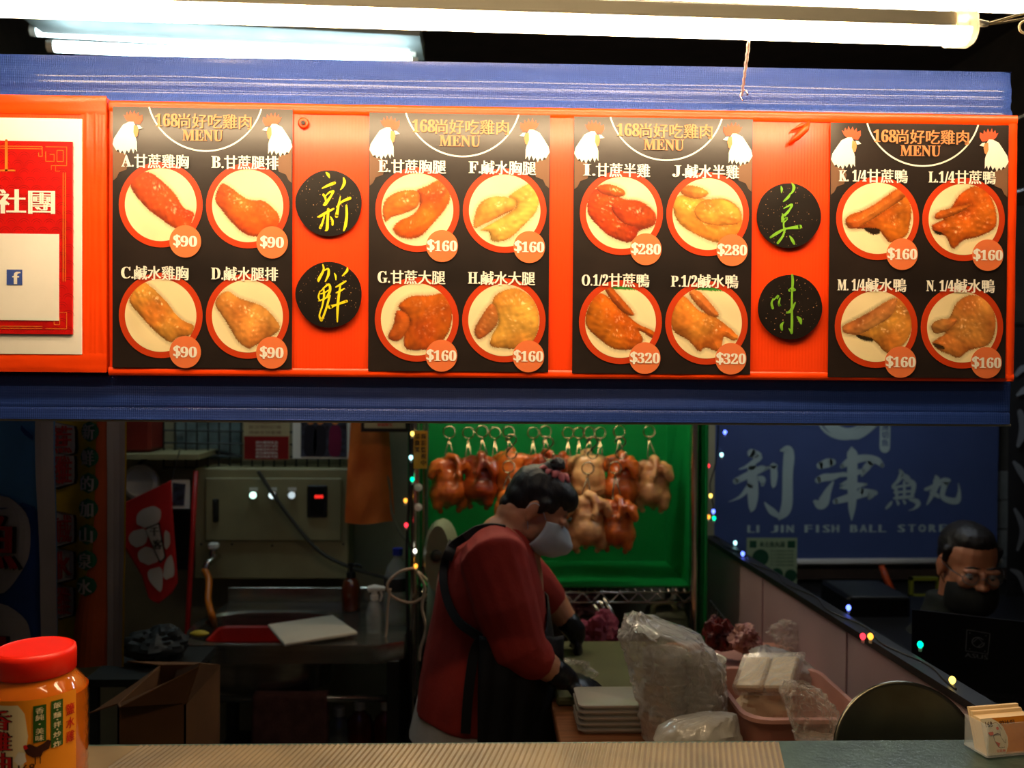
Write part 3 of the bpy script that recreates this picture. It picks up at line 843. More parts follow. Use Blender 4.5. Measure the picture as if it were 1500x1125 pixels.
# cool twin tubes inside the stall, in a white reflector
t = thing('ceiling_light', P(340, 45, 2.9), 'cool white twin fluorescent light hung from the ceiling behind the fascia', 'light')
a1, b1 = P(55, 45, 2.84), P(600, 76, 2.96)
a2, b2 = P(80, 68, 2.74), P(603, 92, 2.86)
for a, b in ((a1, b1), (a2, b2)):
    d = (b-a).normalized()
    M().tube([a, b], .0165, 16).build('tube', m_cool, t, smooth=True, angle=50)
    for e_, s_ in ((a, -1), (b, 1)): M().tube([e_, e_+d*.02*s_], .018, 12).build('tube_holder', m_white, t, smooth=True, angle=50)
hb = M(); up = Vector((0, 0, .055))
c_ = (a1+a2)/2+Vector((-.03, -.0, .03)); ax = ((b1+b2)/2-(a1+a2)/2)*1.06; sd = Vector((0, .22, 0))
hb.obox(c_-sd/2, ax, sd, up)
hb.build('reflector_housing', pm('lamp_enamel', (150, 160, 160), .35), t)
for q in (.15, .85):
    M().tube([c_+ax*q+up, c_+ax*q+Vector((0, 0, 3.2-c_.z-ax.z*q))], .006, 6).build('suspension_rod', m_dsteel, t)

# lamp of the hanging rack
RX0, RX1 = P(607, 700, 2.85).x, P(1018, 700, 2.85).x
t = thing('tube_lamp', ((RX0+RX1)/2, 2.95, 1.9), 'warm tube lamp fixed at the top of the green poultry rack', 'lamp')
m_rack = emis('rack_lamp_light', (1, .80, .55), RACK_LAMP)
M().tube([(RX0+.08, 2.80, 1.80), (RX1-.08, 2.80, 1.80)], .016, 12).build('tube', m_rack, t, smooth=True, angle=50)
M().box((RX0+.05, 2.765, 1.825), (RX1-.05, 2.835, 1.86), bev=.004).build('housing', m_white, t)

# ================================================================ COUNTER
CZ = PZ(740, 1086, 1.0).z
CY = 1.44
CZ = P(740, 1086, CY).z
ct = thing('front_counter', (-.2, 1.2, 0), 'long front counter with steel body and dark glossy top', 'counter')
M().box((-1.35, .98, CZ-.04), (1.25, CY, CZ), bev=.004).build('counter_top', pm('green_grey_laminate', (66, 84, 78), .3, var=.2, vs=30, bump=.15, bs=120), ct)
M().box((-1.33, 1.02, .06), (1.23, CY-.03, CZ-.04)).build('counter_body', m_steel, ct)
mt = pm('ribbed_tan_mat', (126, 108, 80), .35, var=.15, vs=10)
XA = P(120, 1090, CY-.01).x; XA2 = P(203, 1090, CY-.01).x; XB = P(1140, 1090, CY-.01).x
m = M(); nr = 122; ya, yb = 1.0, CY-.012
mz = CZ+.0015
pts = []
W_ = XB-XA
prof = []
for i in range(nr*4+1):
    x = XA+W_*i/(nr*4); prof.append((x, CZ+.001+(.0020 if x > XA2 else 0)*max(0, math.sin(math.pi*i/2+.3))))
vs = []; fs = []
for j in range(2):
    y = (ya, yb)[j]
    sk = (-.10, 0)[j]
    vs += [(x+sk, y, z) for x, z in prof]
L_ = len(prof)
fs = [(i, i+1, L_+i+1, L_+i) for i in range(L_-1)]
m.add(vs, fs)
o = m.build('ribbed_mat', mt, smooth=True); tag(o, 'tan ribbed mat lying along the front counter', 'mat')

# ---------------------------------------------------------------- jar of orange oil
JY = 1.25
jc = P(52, 1000, JY); jz = CZ
R0 = 69.5/FPX*JY
jt = thing('oil_jar', (jc.x, JY, jz), 'big clear jar of orange oil with red lid on the left of the counter', 'jar')
m_oil = pm('orange_oil', (230, 118, 22), .12, var=.1, vs=12, coat=1, trans=.35, ior=1.35)
ztop = P(52, 949, JY-.02).z-.004
Hj = ztop-jz
zz = lambda v: (P(52, v, JY-R0*.8).z-jz)
prof = [(.0, .0), (R0*.9, .0), (R0*1.0, .008)]
hs = Hj-.060
for k in range(9):
    z = .012+(hs-.02)*k/8
    prof += [(R0*.985, z-.001), (R0*1.005, z+(hs-.02)/16)]
prof += [(R0*.985, hs-.004), (R0*.93, hs+.008), (R0*.80, hs+.018), (R0*.745, hs+.024), (R0*.745, hs+.040), (0, hs+.040)]
M().lathe(prof, (jc.x, JY, jz), 56).build('jar_body', m_oil, jt, smooth=True, angle=60)
RL = R0*.775
m_lid = pm('red_lid_plastic', (245, 36, 12), .35, var=.03, sss=.1)
pl = [(RL*.97, hs+.026), (RL, hs+.0275), (RL*1.005, hs+.052), (RL*.985, hs+.0575), (RL*.93, hs+.0595), (RL*.90, hs+.0588), (RL*.86, hs+.0586), (RL*.5, hs+.0586), (RL*.1, hs+.0586), (0, hs+.0586)]
M().lathe(pl, (jc.x, JY, jz), 56).build('lid', m_lid, jt, smooth=True, angle=50)
m = M(); m.tube(smoothpoly([(jc.x-R0*.8, JY-.01, jz+hs+.02), (jc.x-R0*1.05, JY-.01, jz+hs+.035), (jc.x-R0*1.25, JY-.01, jz+hs+.01), (jc.x-R0*1.2, JY-.01, jz+hs-.04), (jc.x-R0*1.0, JY-.01, jz+hs-.055)], 6, False), .008, 10)
m.build('handle', pm('clear_plastic_handle', (225, 190, 140), .15, coat=1, alpha=.6, var=0), jt, smooth=True)
# label wrapped on the jar, drawn in pixel-like units: a along the arc from the right edge, b down
RLb = R0*1.012; ang0 = math.radians(-17)      # right edge of the label
zl1 = P(110, 1016, JY-R0*.6).z
upx = R0/69.5
def frl(a, b, h=0):
    an = ang0-(-a)*upx/RLb*1.0
    r = RLb+h*.8
    return Vector((jc.x+math.cos(an)*r, JY+math.sin(an)*r, zl1-b*upx))
m_lab = pm('label_amber', (240, 146, 22), .4, var=.03); m_lcr = pm('label_cream', (236, 220, 176), .4, var=.03)
HB = (zl1-jz)/upx-3
lb = M().grid(60, 1, lambda a, b: frl(-150+150*a, HB*b, 0)).build('label', m_lab, jt, smooth=True)
def bandpoly(mm, pts, h, mi=0, step=6):
    # flat polygon on the curved label, cut in vertical slices
    xs = np.linspace(min(p[0] for p in pts), max(p[0] for p in pts), step+1)
    def ys(x):
        r = []
        for i in range(len(pts)):
            (x0, y0), (x1, y1) = pts[i], pts[(i+1) % len(pts)]
            if (x0 <= x <= x1 or x1 <= x <= x0) and x0 != x1: r.append(y0+(y1-y0)*(x-x0)/(x1-x0))
        return min(r), max(r)
    top = [(x,)+ys(min(max(x, xs[0]+1e-6), xs[-1]-1e-6)) for x in xs]
    mm.add([frl(x, a, h) for x, a, b in top]+[frl(x, b, h) for x, a, b in top], [(i, i+1, step+1+i+1, step+1+i) for i in range(step)], mi)
mm = M(); bandpoly(mm, [(-150, 6), (-78, 6), (-68, 22), (-66, 50), (-70, 80), (-84, HB), (-150, HB)], .0006, step=20); mm.build('cream_field', m_lcr, lb)
mm = M(); bandpoly(mm, [(-84, HB-.5), (-0.3, HB-16), (-.3, HB-.5)], .0012, step=12); mm.build('red_corner', m_pred, lb)
m_lgreen = pm('label_green', (40, 84, 22), .4, var=.03)
mm = M(); bandpoly(mm, [(-60, 9), (-44, 9), (-44, 60), (-60, 60)], .0010); bandpoly(mm, [(-38, 7), (-22, 7), (-22, 72), (-38, 72)], .0010)
mm.build('green_panels', m_lgreen, lb)
mm = M()
for i, chx in enumerate('香純·美味'): letter(mm, chx, (-57, 12+i*9.5, -47, 20.5+i*9.5) if chx != '·' else (-53, 15+i*9.5, -51, 17+i*9.5), frl, h=.0016, bold=.25)
for i, chx in enumerate('飯·麵·拌·炒·炸'): letter(mm, chx, (-35, 10+i*6.8, -25, 18+i*6.8) if chx != '·' else (-31, 13+i*6.8, -29, 15+i*6.8), frl, h=.0016, bold=.25)
mm.build('small_lettering', m_lcr, lb)
mm = M()
for i, chx in enumerate('鹽水雞'): letter(mm, chx, (-17.5, 17+i*19.5, -4.5, 33+i*19.5), frl, h=.0016, bold=.3)
mm.build('red_lettering', m_pred, lb)
m_outl = pm('label_outline', (60, 20, 10), .4)
mm = M(); mb = M()
for i, chx in enumerate('香雞油'):
    letter(mb, chx, (-121, 12+i*29, -87, 40+i*29), frl, h=.0012, bold=2.2); letter(mm, chx, (-120, 13+i*29, -88, 39+i*29), frl, h=.0018, bold=1.0)
mb.build('letter_outline', m_outl, lb); mm.build('large_lettering', m_pred, lb)
mm = M(); letter(mm, '168', (-78, 88, -58, 99), frl, h=.0018, bold=.2)
bandpoly(mm, [(-72, 64), (-64, 60), (-56, 66), (-46, 62), (-42, 58), (-38, 62), (-40, 72), (-48, 74), (-50, 80), (-60, 80), (-68, 74)], .0015, step=14)
for xx in (-58, -52): bandpoly(mm, [(xx, 78), (xx+1.2, 78), (xx+1.2, 90), (xx, 90)], .0015, step=1)
mm.build('rooster_print', m_outl, lb)
mm = M(); bandpoly(mm, [(-84, 82), (-78, 70), (-70, 72), (-68, 84), (-76, 90)], .0013, step=8); mm.build('hen_print', m_white, lb)
mm = M(); bandpoly(mm, [(-72, 62), (-68, 60), (-66, 66), (-70, 68)], .0022, step=4); mm.build('comb_print', m_pred, lb)

# ---------------------------------------------------------------- business cards in an acrylic holder
hY = 1.22
h0 = PZ(1452, 1112, CZ)
hd = thing('card_holder', (h0.x+.04, h0.y, CZ), 'clear acrylic card holder with a stack of cream business cards, right end of counter', 'card holder')
m_acr = pm('clear_acrylic', (230, 235, 235), .05, var=0, alpha=.22, coat=1)
rot = math.radians(10); cx_, sx_ = math.cos(rot), math.sin(rot)
ex = Vector((cx_, sx_, 0)); ey = Vector((-sx_, cx_, 0)); ez = Vector((0, 0, 1))
lean = Vector((0, 0, 1))*math.cos(.30)+ey*math.sin(.30)
bk = lean.cross(ex)
base = Vector((h0.x-.005, h0.y, CZ+.004))
def ob(c, a, b, cc): return M().obox(c, a, b, cc)
ob(base+Vector((-.006*cx_, 0, 0))-ey*.004, ex*.105, ey*.05, ez*.003).build('base_tray', m_acr, hd)
ob(base-ey*.003-ex*.004, ex*.102, -ey*.002, ez*.052).build('front_lip', m_acr, hd)
ob(base-ey*.003-ex*.005, ex*.002, ey*.05, ez*.05).build('side_wall', m_acr, hd)
ob(base-ey*.003+ex*.098, ex*.002, ey*.05, ez*.05).build('side_wall', m_acr, hd)
m_card = pm('cream_card', (232, 200, 150), .5, var=.04); m_cardf = pm('card_print_cream', (225, 212, 180), .45, var=.04); m_cardo = pm('card_print_orange', (214, 130, 24), .45, var=.03)
for i, (d0, hh) in enumerate(((.0, .055), (.0165, .060), (.0225, .064))):
    c_ = base+ey*(d0+.002)
    cs = ob(c_, ex*.092, ey*(.016 if i == 0 else .005), lean*hh)
    o = cs.build('card_stack' if i == 0 else 'upright_card', m_card, tag(thing('business_cards', tuple(c_), ('stack of cream business cards, front of the acrylic holder', 'orange backed business card behind the front stack', 'rearmost and tallest business card in the acrylic holder')[i], 'business card', 'business cards in the holder')))
    if i == 0:
        par = o; fn_ = frame(c_+lean*hh, ex*.001, -lean*.001, lean.cross(ex)*-1*(1 if (lean.cross(ex)).y > 0 else -1))
        mm = plate(M(), fn_, [(0.3, .3), (91.7, .3), (91.7, 54), (.3, 54)], .0002, .0004); mm.build('card_face', m_cardf, par)
        mm = plate(M(), fn_, [(20, .3), (91.7, .3), (91.7, 54), (34, 54), (41, 42), (43, 30), (38, 14), (30, 6)], .0004, .0006); mm.build('orange_field', m_cardo, par)
        mm = M(); letter(mm, '168', (7, 5, 19, 13), fn_, h=.0009, bold=.15); letter(mm, '0916-03', (33, 5, 60, 10), fn_, h=.0010, bold=.25)
        stroke(mm, fn_, [(19, 8, .5), (28, 8, .6), (34, 18, .6)], h=.001); stroke(mm, fn_, [(18, 34, .5), (18, 26, 1.2), (26, 24, 1.5), (31, 27, .5)], h=.001)
        stroke(mm, fn_, [(31, 20, .4), (30, 28, .5), (36, 38, .6), (38, 33, .5)], h=.001); stroke(mm, fn_, [(18, 34, .6), (24, 44, .8), (34, 44, .7)], h=.001)
        mm.build('ink_drawing', m_outl, par)
        mm = M(); plate(mm, fn_, circ(27, 16, 2.4, 10), .0008, .001); plate(mm, fn_, [(8, 21), (18, 20), (18, 25), (12, 26)], .0008, .001); plate(mm, fn_, [(19, 35), (27, 38), (23, 44)], .0008, .001)
        letter(mm, '甘蔗雞', (18, 47, 34, 51), fn_, h=.001, bold=.2)
        mm.build('red_print', m_comb, par)

# ================================================================ POULTRY RACK
YA, YB = 2.85, 3.25
ZS = P(800, 868, YA).z
m_gb = pm('green_corrugated_sheet', (0, 128, 58), .4, var=.06, vs=4)
rk = thing('poultry_rack', ((RX0+RX1)/2, (YA+YB)/2, 0), 'chrome wire rack lined with green sheets where the roast birds hang', 'rack')
M().box((RX0+.02, YB-.006, ZS), (RX1-.01, YB, 2.0)).build('back_sheet', m_gb, rk)
M().box((RX1-.012, YA+.02, ZS), (RX1-.006, YB, 2.0)).build('side_sheet', m_gb, rk)
M().box((RX1+.03, YA-.02, .0), (RX1+.038, YB, 2.0)).build('outer_side_sheet', m_gb, rk)
M().box((RX0+.02, YA+.02, ZS+.012), (RX1-.012, YB, ZS+.018)).build('bottom_sheet', m_gb, rk)
M().box((RX0-.022, YA+.01, ZS-.2), (RX0-.016, YB, 2.0)).build('side_sheet', m_gb, rk)
for x in (RX0, RX1):
    for y in (YA, YB):
        m = M(); m.tube([(x, y, 0), (x, y, 2.0)], .0125, 12)
        for k in range(60): m.tube([(x, y, .4+k*.0254), (x, y, .402+k*.0254)], .0134, 10)
        m.build('post', m_chrome, rk, smooth=True, angle=40)
for z in (ZS, .18, 1.94):
    m = M()
    for dz in (0, .032):
        for a, b in (((RX0, YA), (RX1, YA)), ((RX0, YB), (RX1, YB)), ((RX0, YA), (RX0, YB)), ((RX1, YA), (RX1, YB))):
            m.tube([(a[0], a[1], z-dz), (b[0], b[1], z-dz)], .0032, 6)
    n = 30
    m.tube([(RX0+(RX1-RX0)*k/n, YA, z-(.032 if k % 2 else 0)) for k in range(n+1)], .0028, 6)
    for k in range(1, 34):
        x = RX0+(RX1-RX0)*k/34; m.tube([(x, YA, z+.003), (x, YB, z+.003)], .0018, 5)
    m.build('wire_shelf', m_chrome, rk, smooth=True)
RZ = P(740, 612, 3.0).z
rails = []
for y in (2.93, 3.06):
    m = M(); m.tube([(RX0, y, RZ+.008), (RX1, y, RZ+.008)], .006, 8); rails.append(m.build('hanging_rail', m_chrome, rk, smooth=True))

m_roast = pm('roast_skin', (214, 112, 36), .28, var=.35, vs=16, bump=.25, bs=90, coat=.5, rgb2=(150, 58, 14), sss=.05)
m_roast2 = pm('roast_skin_dark', (186, 78, 24), .3, var=.35, vs=14, bump=.25, bs=90, coat=.5, rgb2=(112, 38, 12), sss=.05)
m_pale = pm('pale_poultry_skin', (232, 184, 124), .36, var=.3, vs=14, bump=.25, bs=90, coat=.35, rgb2=(160, 98, 56), sss=.08)
m_hook = pm('hook_steel', (190, 175, 140), .25, metal=1, var=.1)


def bird_mesh(m, dark, seed):
    r = random.Random(seed); j = lambda a: a*(1+.10*(r.random()-.5))
    m.blob((0, 0, -.120), (j(.062), .054, .066), seg=20)
    m.blob((0, -.012, -.158), (j(.070), .064, .054), seg=20)
    m.blob((0, .002, -.074), (.052, .040, .042), seg=16)
    for s in (-1, 1):
        m.limb([(s*.036, -.010, -.056), (s*.060, -.024, -.066), (s*.074, -.034, -.094)], [.021, .021, .017])
        m.limb([(s*.074, -.034, -.094), (s*.060, -.046, -.070), (s*.046, -.048, -.054)], [.016, .013, .010])
        m.limb([(s*.046, -.048, -.054), (s*.040, -.056, -.078)], [.009, .005])
        m.limb([(s*.040, -.022, -.168), (s*.046, -.030, -.200)], [.036, .023])
        m.limb([(s*.046, -.030, -.200), (s*.036, -.022, -.224)], [.015, .0095])
        m.blob((s*.035, -.022, -.226), (.012, .011, .010))
    m.limb([(0, .0, -.205), (0, .012, -.218)], [.018, .010])
    # neck bent over with the head
    m.limb([(0, .0, -.054), (.006, -.014, -.030), (.020, -.034, -.034), (.026, -.052, -.058), (.022, -.062, -.082)], [.022, .017, .014, .012, .011])
    m.blob((.020, -.066, -.094), (.013, .015, .016))
    m.limb([(.020, -.074, -.100), (.019, -.080, -.116)], [.006, .002])
    return m


def make_bird(name, mat, label, seed):
    t = thing(name, (0, 0, 0), label, 'roast bird', 'birds hanging in the green rack')
    o = bird_mesh(M(), 0, seed).build('carcass', mat, t, world=False)
    remesh(o, .0042, 3, disp=.0035, dscale=38, seed=seed)
    e = M().blob((.031, -.074, -.092), (.0025, .0025, .0025)).blob((.009, -.074, -.092), (.0025, .0025, .0025)).build('eye', m_black, t, smooth=True, world=False)
    return t


b_roast = make_bird('roast_bird', m_roast, 'x', 1)
b_dark = make_bird('roast_bird', m_roast2, 'x', 5)
b_pale = make_bird('poached_bird', m_pale, 'x', 9)
used_b = set()


def put_bird(src, u, v, Y, sc, rz, rx, label):
    """u,v: photo position of the middle of the carcass"""
    if src.name in used_b: o = dup_tree(src)
    else: o = src; used_b.add(src.name)
    c = P(u, v, Y)
    o.location = c+Vector((0, 0, .125*sc)); o.scale = (sc,)*3
    o.rotation_euler = (rx, 0, rz); ORG[o.name] = Vector(o.location)
    o['label'] = label
    return o


def hook(u, v, u2, v2, Y, label, back=False, small=False, yr=None):
    """ring at (u,v) round the rail or a ring, prongs down to (u2,v2)"""
    t = thing('double_hook', P(u2, v2, Y), label, 'hook', 'steel hooks on the rack rail')
    c = P(u, v, Y); q = P(u2, v2, Y); r = .0195
    m = M(); m.tube([c+Vector((r*math.cos(a*.3142), .004*math.sin(a*.6), r*math.sin(a*.3142))) for a in range(20)], .0025, 6, closed=True)
    m.build('ring', m_hook, t, smooth=True)
    s0 = c-Vector((0, 0, r))
    m = M()
    m.tube([s0+Vector((-.003, 0, .004)), s0+Vector((.003, -.002, -.004)), s0+Vector((-.004, 0, -.010)), s0+Vector((.003, .002, -.014))], .003, 6)
    for s in (-1, 1):
        m.tube([s0+Vector((0, 0, -.006)), q+Vector((s*.012, 0, .012)), q+Vector((s*.014, -.004, -.004)), q+Vector((s*.012, -.013, -.008)), q+Vector((s*.010, -.018, .004))], [.0024, .0024, .0024, .0022, .001], 6)
    m.build('prongs', m_hook, t, smooth=True)
    return t


def s_hook(u, v0, v1, Y, label, flip=1):
    a = P(u, v0, Y); b = P(u, v1, Y); L_ = (a-b).z; r = min(.017, L_*.24)
    pts = [a+Vector((flip*(-r*1.0), 0, -r*1.3))]
    for k in range(9):
        an = math.pi-math.pi*k/8*1.1
        pts.append(a+Vector((flip*r*math.cos(an), 0, -r+r*math.sin(an))))
    for k in range(9):
        an = math.pi*k/8*1.1
        pts.append(b+Vector((flip*(r*.2+r*math.cos(an)*-1+r*.0), 0, r-r*math.sin(an))) if False else b+Vector((flip*(-r*math.cos(an+math.pi)*-1), 0, r-r*math.sin(an))))
    o = M().tube(pts, .0026, 6).build('s_hook', m_hook, smooth=True)
    return tag(o, label, 'hook', 'steel hooks on the rack rail')


YU, YL = 2.98, 2.86
SC = .92
put_bird(b_roast, 656, 706, YU, SC, .35, 0, 'roast bird hanging leftmost in the green rack')
put_bird(b_dark, 705, 702, YU, SC*.98, -.5, 0, 'dark roast bird hanging second from the left in the rack')
put_bird(b_roast, 748, 700, YU, SC*1.05, 2.7, 0, 'roast bird hanging just above the neck of the person in red')
put_bird(b_dark, 796, 698, YU, SC*.95, .2, 0, 'dark roast bird hanging behind the hair bun')
put_bird(b_dark, 826, 694, YU+.10, SC*.8, -.9, 0, 'small roast bird hanging between the hair bun and the upper pale bird')
put_bird(b_pale, 862, 702, YU, SC*1.02, 2.9, 0, 'pale bird hanging above another pale bird right of the person')
put_bird(b_roast, 912, 702, YU, SC*1.0, -.7, 0, 'roast bird hanging in the upper row left of the rightmost pale bird')
put_bird(b_pale, 957, 708, YU, SC*.97, -.45, 0, 'pale bird hanging rightmost in the green rack')
put_bird(b_pale, 859, 763, YL, SC*1.0, .05, 0, 'pale bird hanging in the lower row beside a roast one')
put_bird(b_roast, 905, 766, YL, SC*.93, -.4, 0, 'roast bird hanging in the lower row right of the pale one')
put_bird(b_dark, 806, 762, YL, SC*.95, .6, 0, 'roast bird of the lower row mostly hidden behind the masked face')
put_bird(b_roast, 742, 748, YL, SC*.8, 1.4, 0, 'roast bird of the lower row mostly hidden behind the red shoulder')
hook(658, 633, 658, 668, YU, 'steel hook holding the leftmost roast bird')
hook(706, 632, 708, 668, YU, 'steel hook holding the second roast bird from the left')
hook(745, 633, 748, 666, YU, 'steel hook above the neck of the person in red')
hook(799, 632, 800, 666, YU, 'steel hook above the hair bun')
hook(863, 634, 862, 666, YU, 'steel hook holding the upper pale bird')
hook(907, 632, 908, 668, YU, 'steel hook holding the upper roast bird on the right')
hook(951, 632, 954, 670, YU, 'steel hook holding the rightmost pale bird')
for u, w_ in ((686, 'second from the left, empty and behind the others'), (725, 'empty, left of the big roast bird'), (781, 'empty, left of the hair bun'), (832, 'leftmost of the three empty ones right of the hair bun'), (848, 'middle of the three empty ones right of the hair bun'), (879, 'rightmost of the three empty ones, behind the pale birds')):
    hook(u, 634, u, 680, YU+.09, 'dull steel hook, '+w_)
hook(861, 686, 859, 726, YL+.01, 'steel hook with round ring hung before the upper pale bird')
hook(901, 685, 903, 728, YL+.01, 'steel hook with round ring hung before the upper roast bird')
hook(745, 684, 744, 716, YL+.01, 'steel hook with round ring hung before the big roast bird')
hook(806, 690, 806, 728, YL+.01, 'steel hook behind the head of the person in red')
s_hook(749, 636, 672, YL+.03, 'S shaped hook on the rail above the big roast bird')
s_hook(868, 640, 672, YL+.03, 'S shaped hook on the rail before the upper pale bird')
s_hook(909, 640, 672, YL+.03, 'S shaped hook on the rail before the upper right roast bird')
s_hook(803, 640, 674, YL+.03, 'S shaped hook on the rail before the hair bun')

# yellow tag on the left post
m_ytag = pm('tag_yellow', (196, 140, 30), .5, var=.05)
c = P(606, 631, YA-.016); s = YA/FPX
fr = frame(c, (s, 0, 0), (0, 0, -s), (0, -1, 0))
t = thing('surveillance_tag', fr(10, 56), 'small yellow tag with black lettering on the left rack post', 'sign')
plate(M(), fr, [(0, 0), (20, 0), (20, 55), (0, 55)], -.002, .002).build('plate', m_ytag, t)
mm = M()
for i, chx in enumerate('錄影監視中'): letter(mm, chx, (11, 4+i*9.6, 18, 12+i*9.6), fr, h=.003, bold=.3)
for i, chx in enumerate('請微笑'): letter(mm, chx, (2, 4+i*9.6, 9, 12+i*9.6), fr, h=.003, bold=.3)
mm.build('black_lettering', m_black, t)
for v, w_ in ((714, 'upper'), (743, 'lower')):
    p = P(613, v, YA-.014)
    o = M().lathe([(.0, .006), (.006, .007), (.0085, .004), (.012, .0045), (.0125, 0), (0, -.002)][::-1], p, 20, axis=(0, -1, 0)).build('clip_button', m_white, smooth=True, angle=50)
    tag(o, w_+' round white clip on the left rack post', 'clip', 'round clips on the rack post')

# ---------------------------------------------------------------- goods under the rack
m_jug = pm('milky_jug', (150, 160, 120), .35, var=.05)
p = P(975, 905, 3.0)
t = thing('plastic_jug', (p.x, 3.0, .55), 'pale green-white plastic jug under the rack shelf', 'jug')
zj = P(975, 872, 3.0).z
m = M(); hw = .075
for z, q in ((zj-.30, .9), (zj-.29, 1), (zj-.08, 1), (zj-.03, .8), (zj-.005, .35)):
    pass
m.rings([[(p.x+math.copysign(abs(math.cos(a*.2618))**.5, math.cos(a*.2618))*hw*q, 3.0+math.copysign(abs(math.sin(a*.2618))**.5, math.sin(a*.2618))*.06*q, z) for a in range(24)] for z, q in ((zj-.30, .9), (zj-.29, 1), (zj-.08, 1), (zj-.045, .85), (zj-.03, .5))])
m.build('jug_body', m_jug, t, smooth=True, angle=60)
M().tube(smoothpoly([(p.x-.055, 2.95, zj-.05), (p.x-.05, 2.93, zj-.01), (p.x, 2.93, zj-.005), (p.x+.02, 2.94, zj-.03)], 5, False), .01, 8).build('handle', m_jug, t, smooth=True)
M().lathe([(.02, 0), (.022, .005), (.022, .022), (0, .024)], (p.x+.045, 3.0, zj-.04), 20).build('screw_cap', m_white, t, smooth=True, angle=50)
ust = thing('storage_shelf', (.2, 3.0, 0), 'low steel shelf under the poultry rack carrying bags and the jug', 'shelf')
M().box((RX0+.03, 2.78, zj-.325), (RX1+.02, 3.3, zj-.30)).build('shelf_board', m_dsteel, ust)
for x in (RX0+.05, RX1):
    for y in (2.82, 3.26): M().box((x-.012, y-.012, 0), (x+.012, y+.012, zj-.325)).build('leg', m_dsteel, ust)
m_mag = pm('magenta_cloth', (120, 40, 60), .8, var=.25, vs=14)
m_pink = pm('dusty_rose_plastic', (186, 132, 116), .45, var=.08)


def crumple(name, c, r, mat, label, cat, amp=.25, fr_=9, seed=0, seg=40, group=None, flatb=True, sharp=True):
    def fn(p):
        q = Vector((p.x/r[0], p.y/r[1], p.z/r[2]))
        n_ = noise.noise(q*fr_*.2+Vector((seed, 0, 0)))*.9
        f2 = abs(noise.noise(q*fr_*.5+Vector((seed, 4, 0))))*.8+abs(noise.noise(q*fr_+Vector((seed, 9, 0))))*.4
        k_ = 1+amp*(n_-f2)
        z = p.z*k_
        if flatb: z = max(z, -r[2]*.82)
        return Vector((p.x*k_, p.y*k_, z))
    o = M().blob(c, r, seg=seg, fn=fn).build(name, mat, smooth=True, angle=25 if sharp else None)
    if label: tag(o, label, cat, group)
    return o


crumple('cloth_bag', P(878, 935, 2.72), (.075, .06, .085), m_mag, 'crumpled dark magenta cloth bag behind the gloved hands', 'bag', .5, 8, 3)
crumple('plastic_bag', P(845, 885, 2.92), (.09, .06, .05), pm('floral_pink_plastic', (120, 84, 78), .5, var=.3, vs=20, rgb2=(80, 30, 34)), 'dull pink patterned bag under the rack behind the arm', 'bag', .5, 8, 6)
m = M()
for k, (u0, v0, u1, v1) in enumerate(((878, 880, 898, 925), (884, 876, 905, 918), (870, 885, 885, 920))):
    m.tube([P(u0, v0, 2.8), P((u0+u1)/2+2, (v0+v1)/2, 2.79), P(u1, v1, 2.76)], [.004, .007, .003], 8)
m.tube([P(898, 920, 2.76)+Vector((.012*math.cos(a*.6), 0, .015*math.sin(a*.6))) for a in range(11)], .003, 6)
o = m.build('kitchen_tongs', m_chrome, smooth=True); tag(o, 'steel kitchen tongs standing behind the magenta bag', 'tongs')

# ---------------------------------------------------------------- fan head behind the person
m_fan = pm('sage_green_plastic', (120, 130, 100), .45, var=.05)
fc = P(643, 812, 2.72)
t = thing('electric_fan', (fc.x, 2.72, 0), 'sage green plastic fan housing behind the shoulder of the person in red', 'fan')
m = M(); m.rings([[ (fc.x+dx*.6+math.cos(a*.2618)*w_, 2.70+d_, P(643, 812, 2.72).z+math.sin(a*.2618)*h_) for a in range(24)] for dx, d_, w_, h_ in ((-.005, -.045, .028, .085), (0, -.05, .036, .10), (.01, 0, .052, .112), (.02, .04, .05, .108), (.03, .07, .03, .08))])
m.build('housing', m_fan, t, smooth=True, angle=50)
M().lathe([(.0, .0), (.016, .0), (.018, -.004), (.018, -.012)][::-1], fc+Vector((-.004, -.074, .01)), 20, axis=(0, -1, 0)).build('centre_knob', pm('dark_olive_plastic', (60, 66, 50), .5), t, smooth=True)
M().tube([fc+Vector((0, .01, -.08)), fc+Vector((-.01, .01, -.30))], [.035, .03], 12).build('neck', m_fan, t, smooth=True)
M().lathe([(0, 0), (.10, 0), (.10, .02), (.05, .035), (0, .04)], (fc.x-.01, 2.73, .001), 24).build('base', m_fan, t, smooth=True)
M().tube([fc+Vector((-.01, .01, -.33)), (fc.x-.01, 2.73, .02)], .012, 8).build('stand', m_dsteel, t)

# ================================================================ LEFT: wall box, sink, banners
def rect(u0, v0, u1, v1, Y):
    a = P(u0, v0, Y); b = P(u1, v1, Y); return min(a.x, b.x), max(a.x, b.x), min(a.z, b.z), max(a.z, b.z)


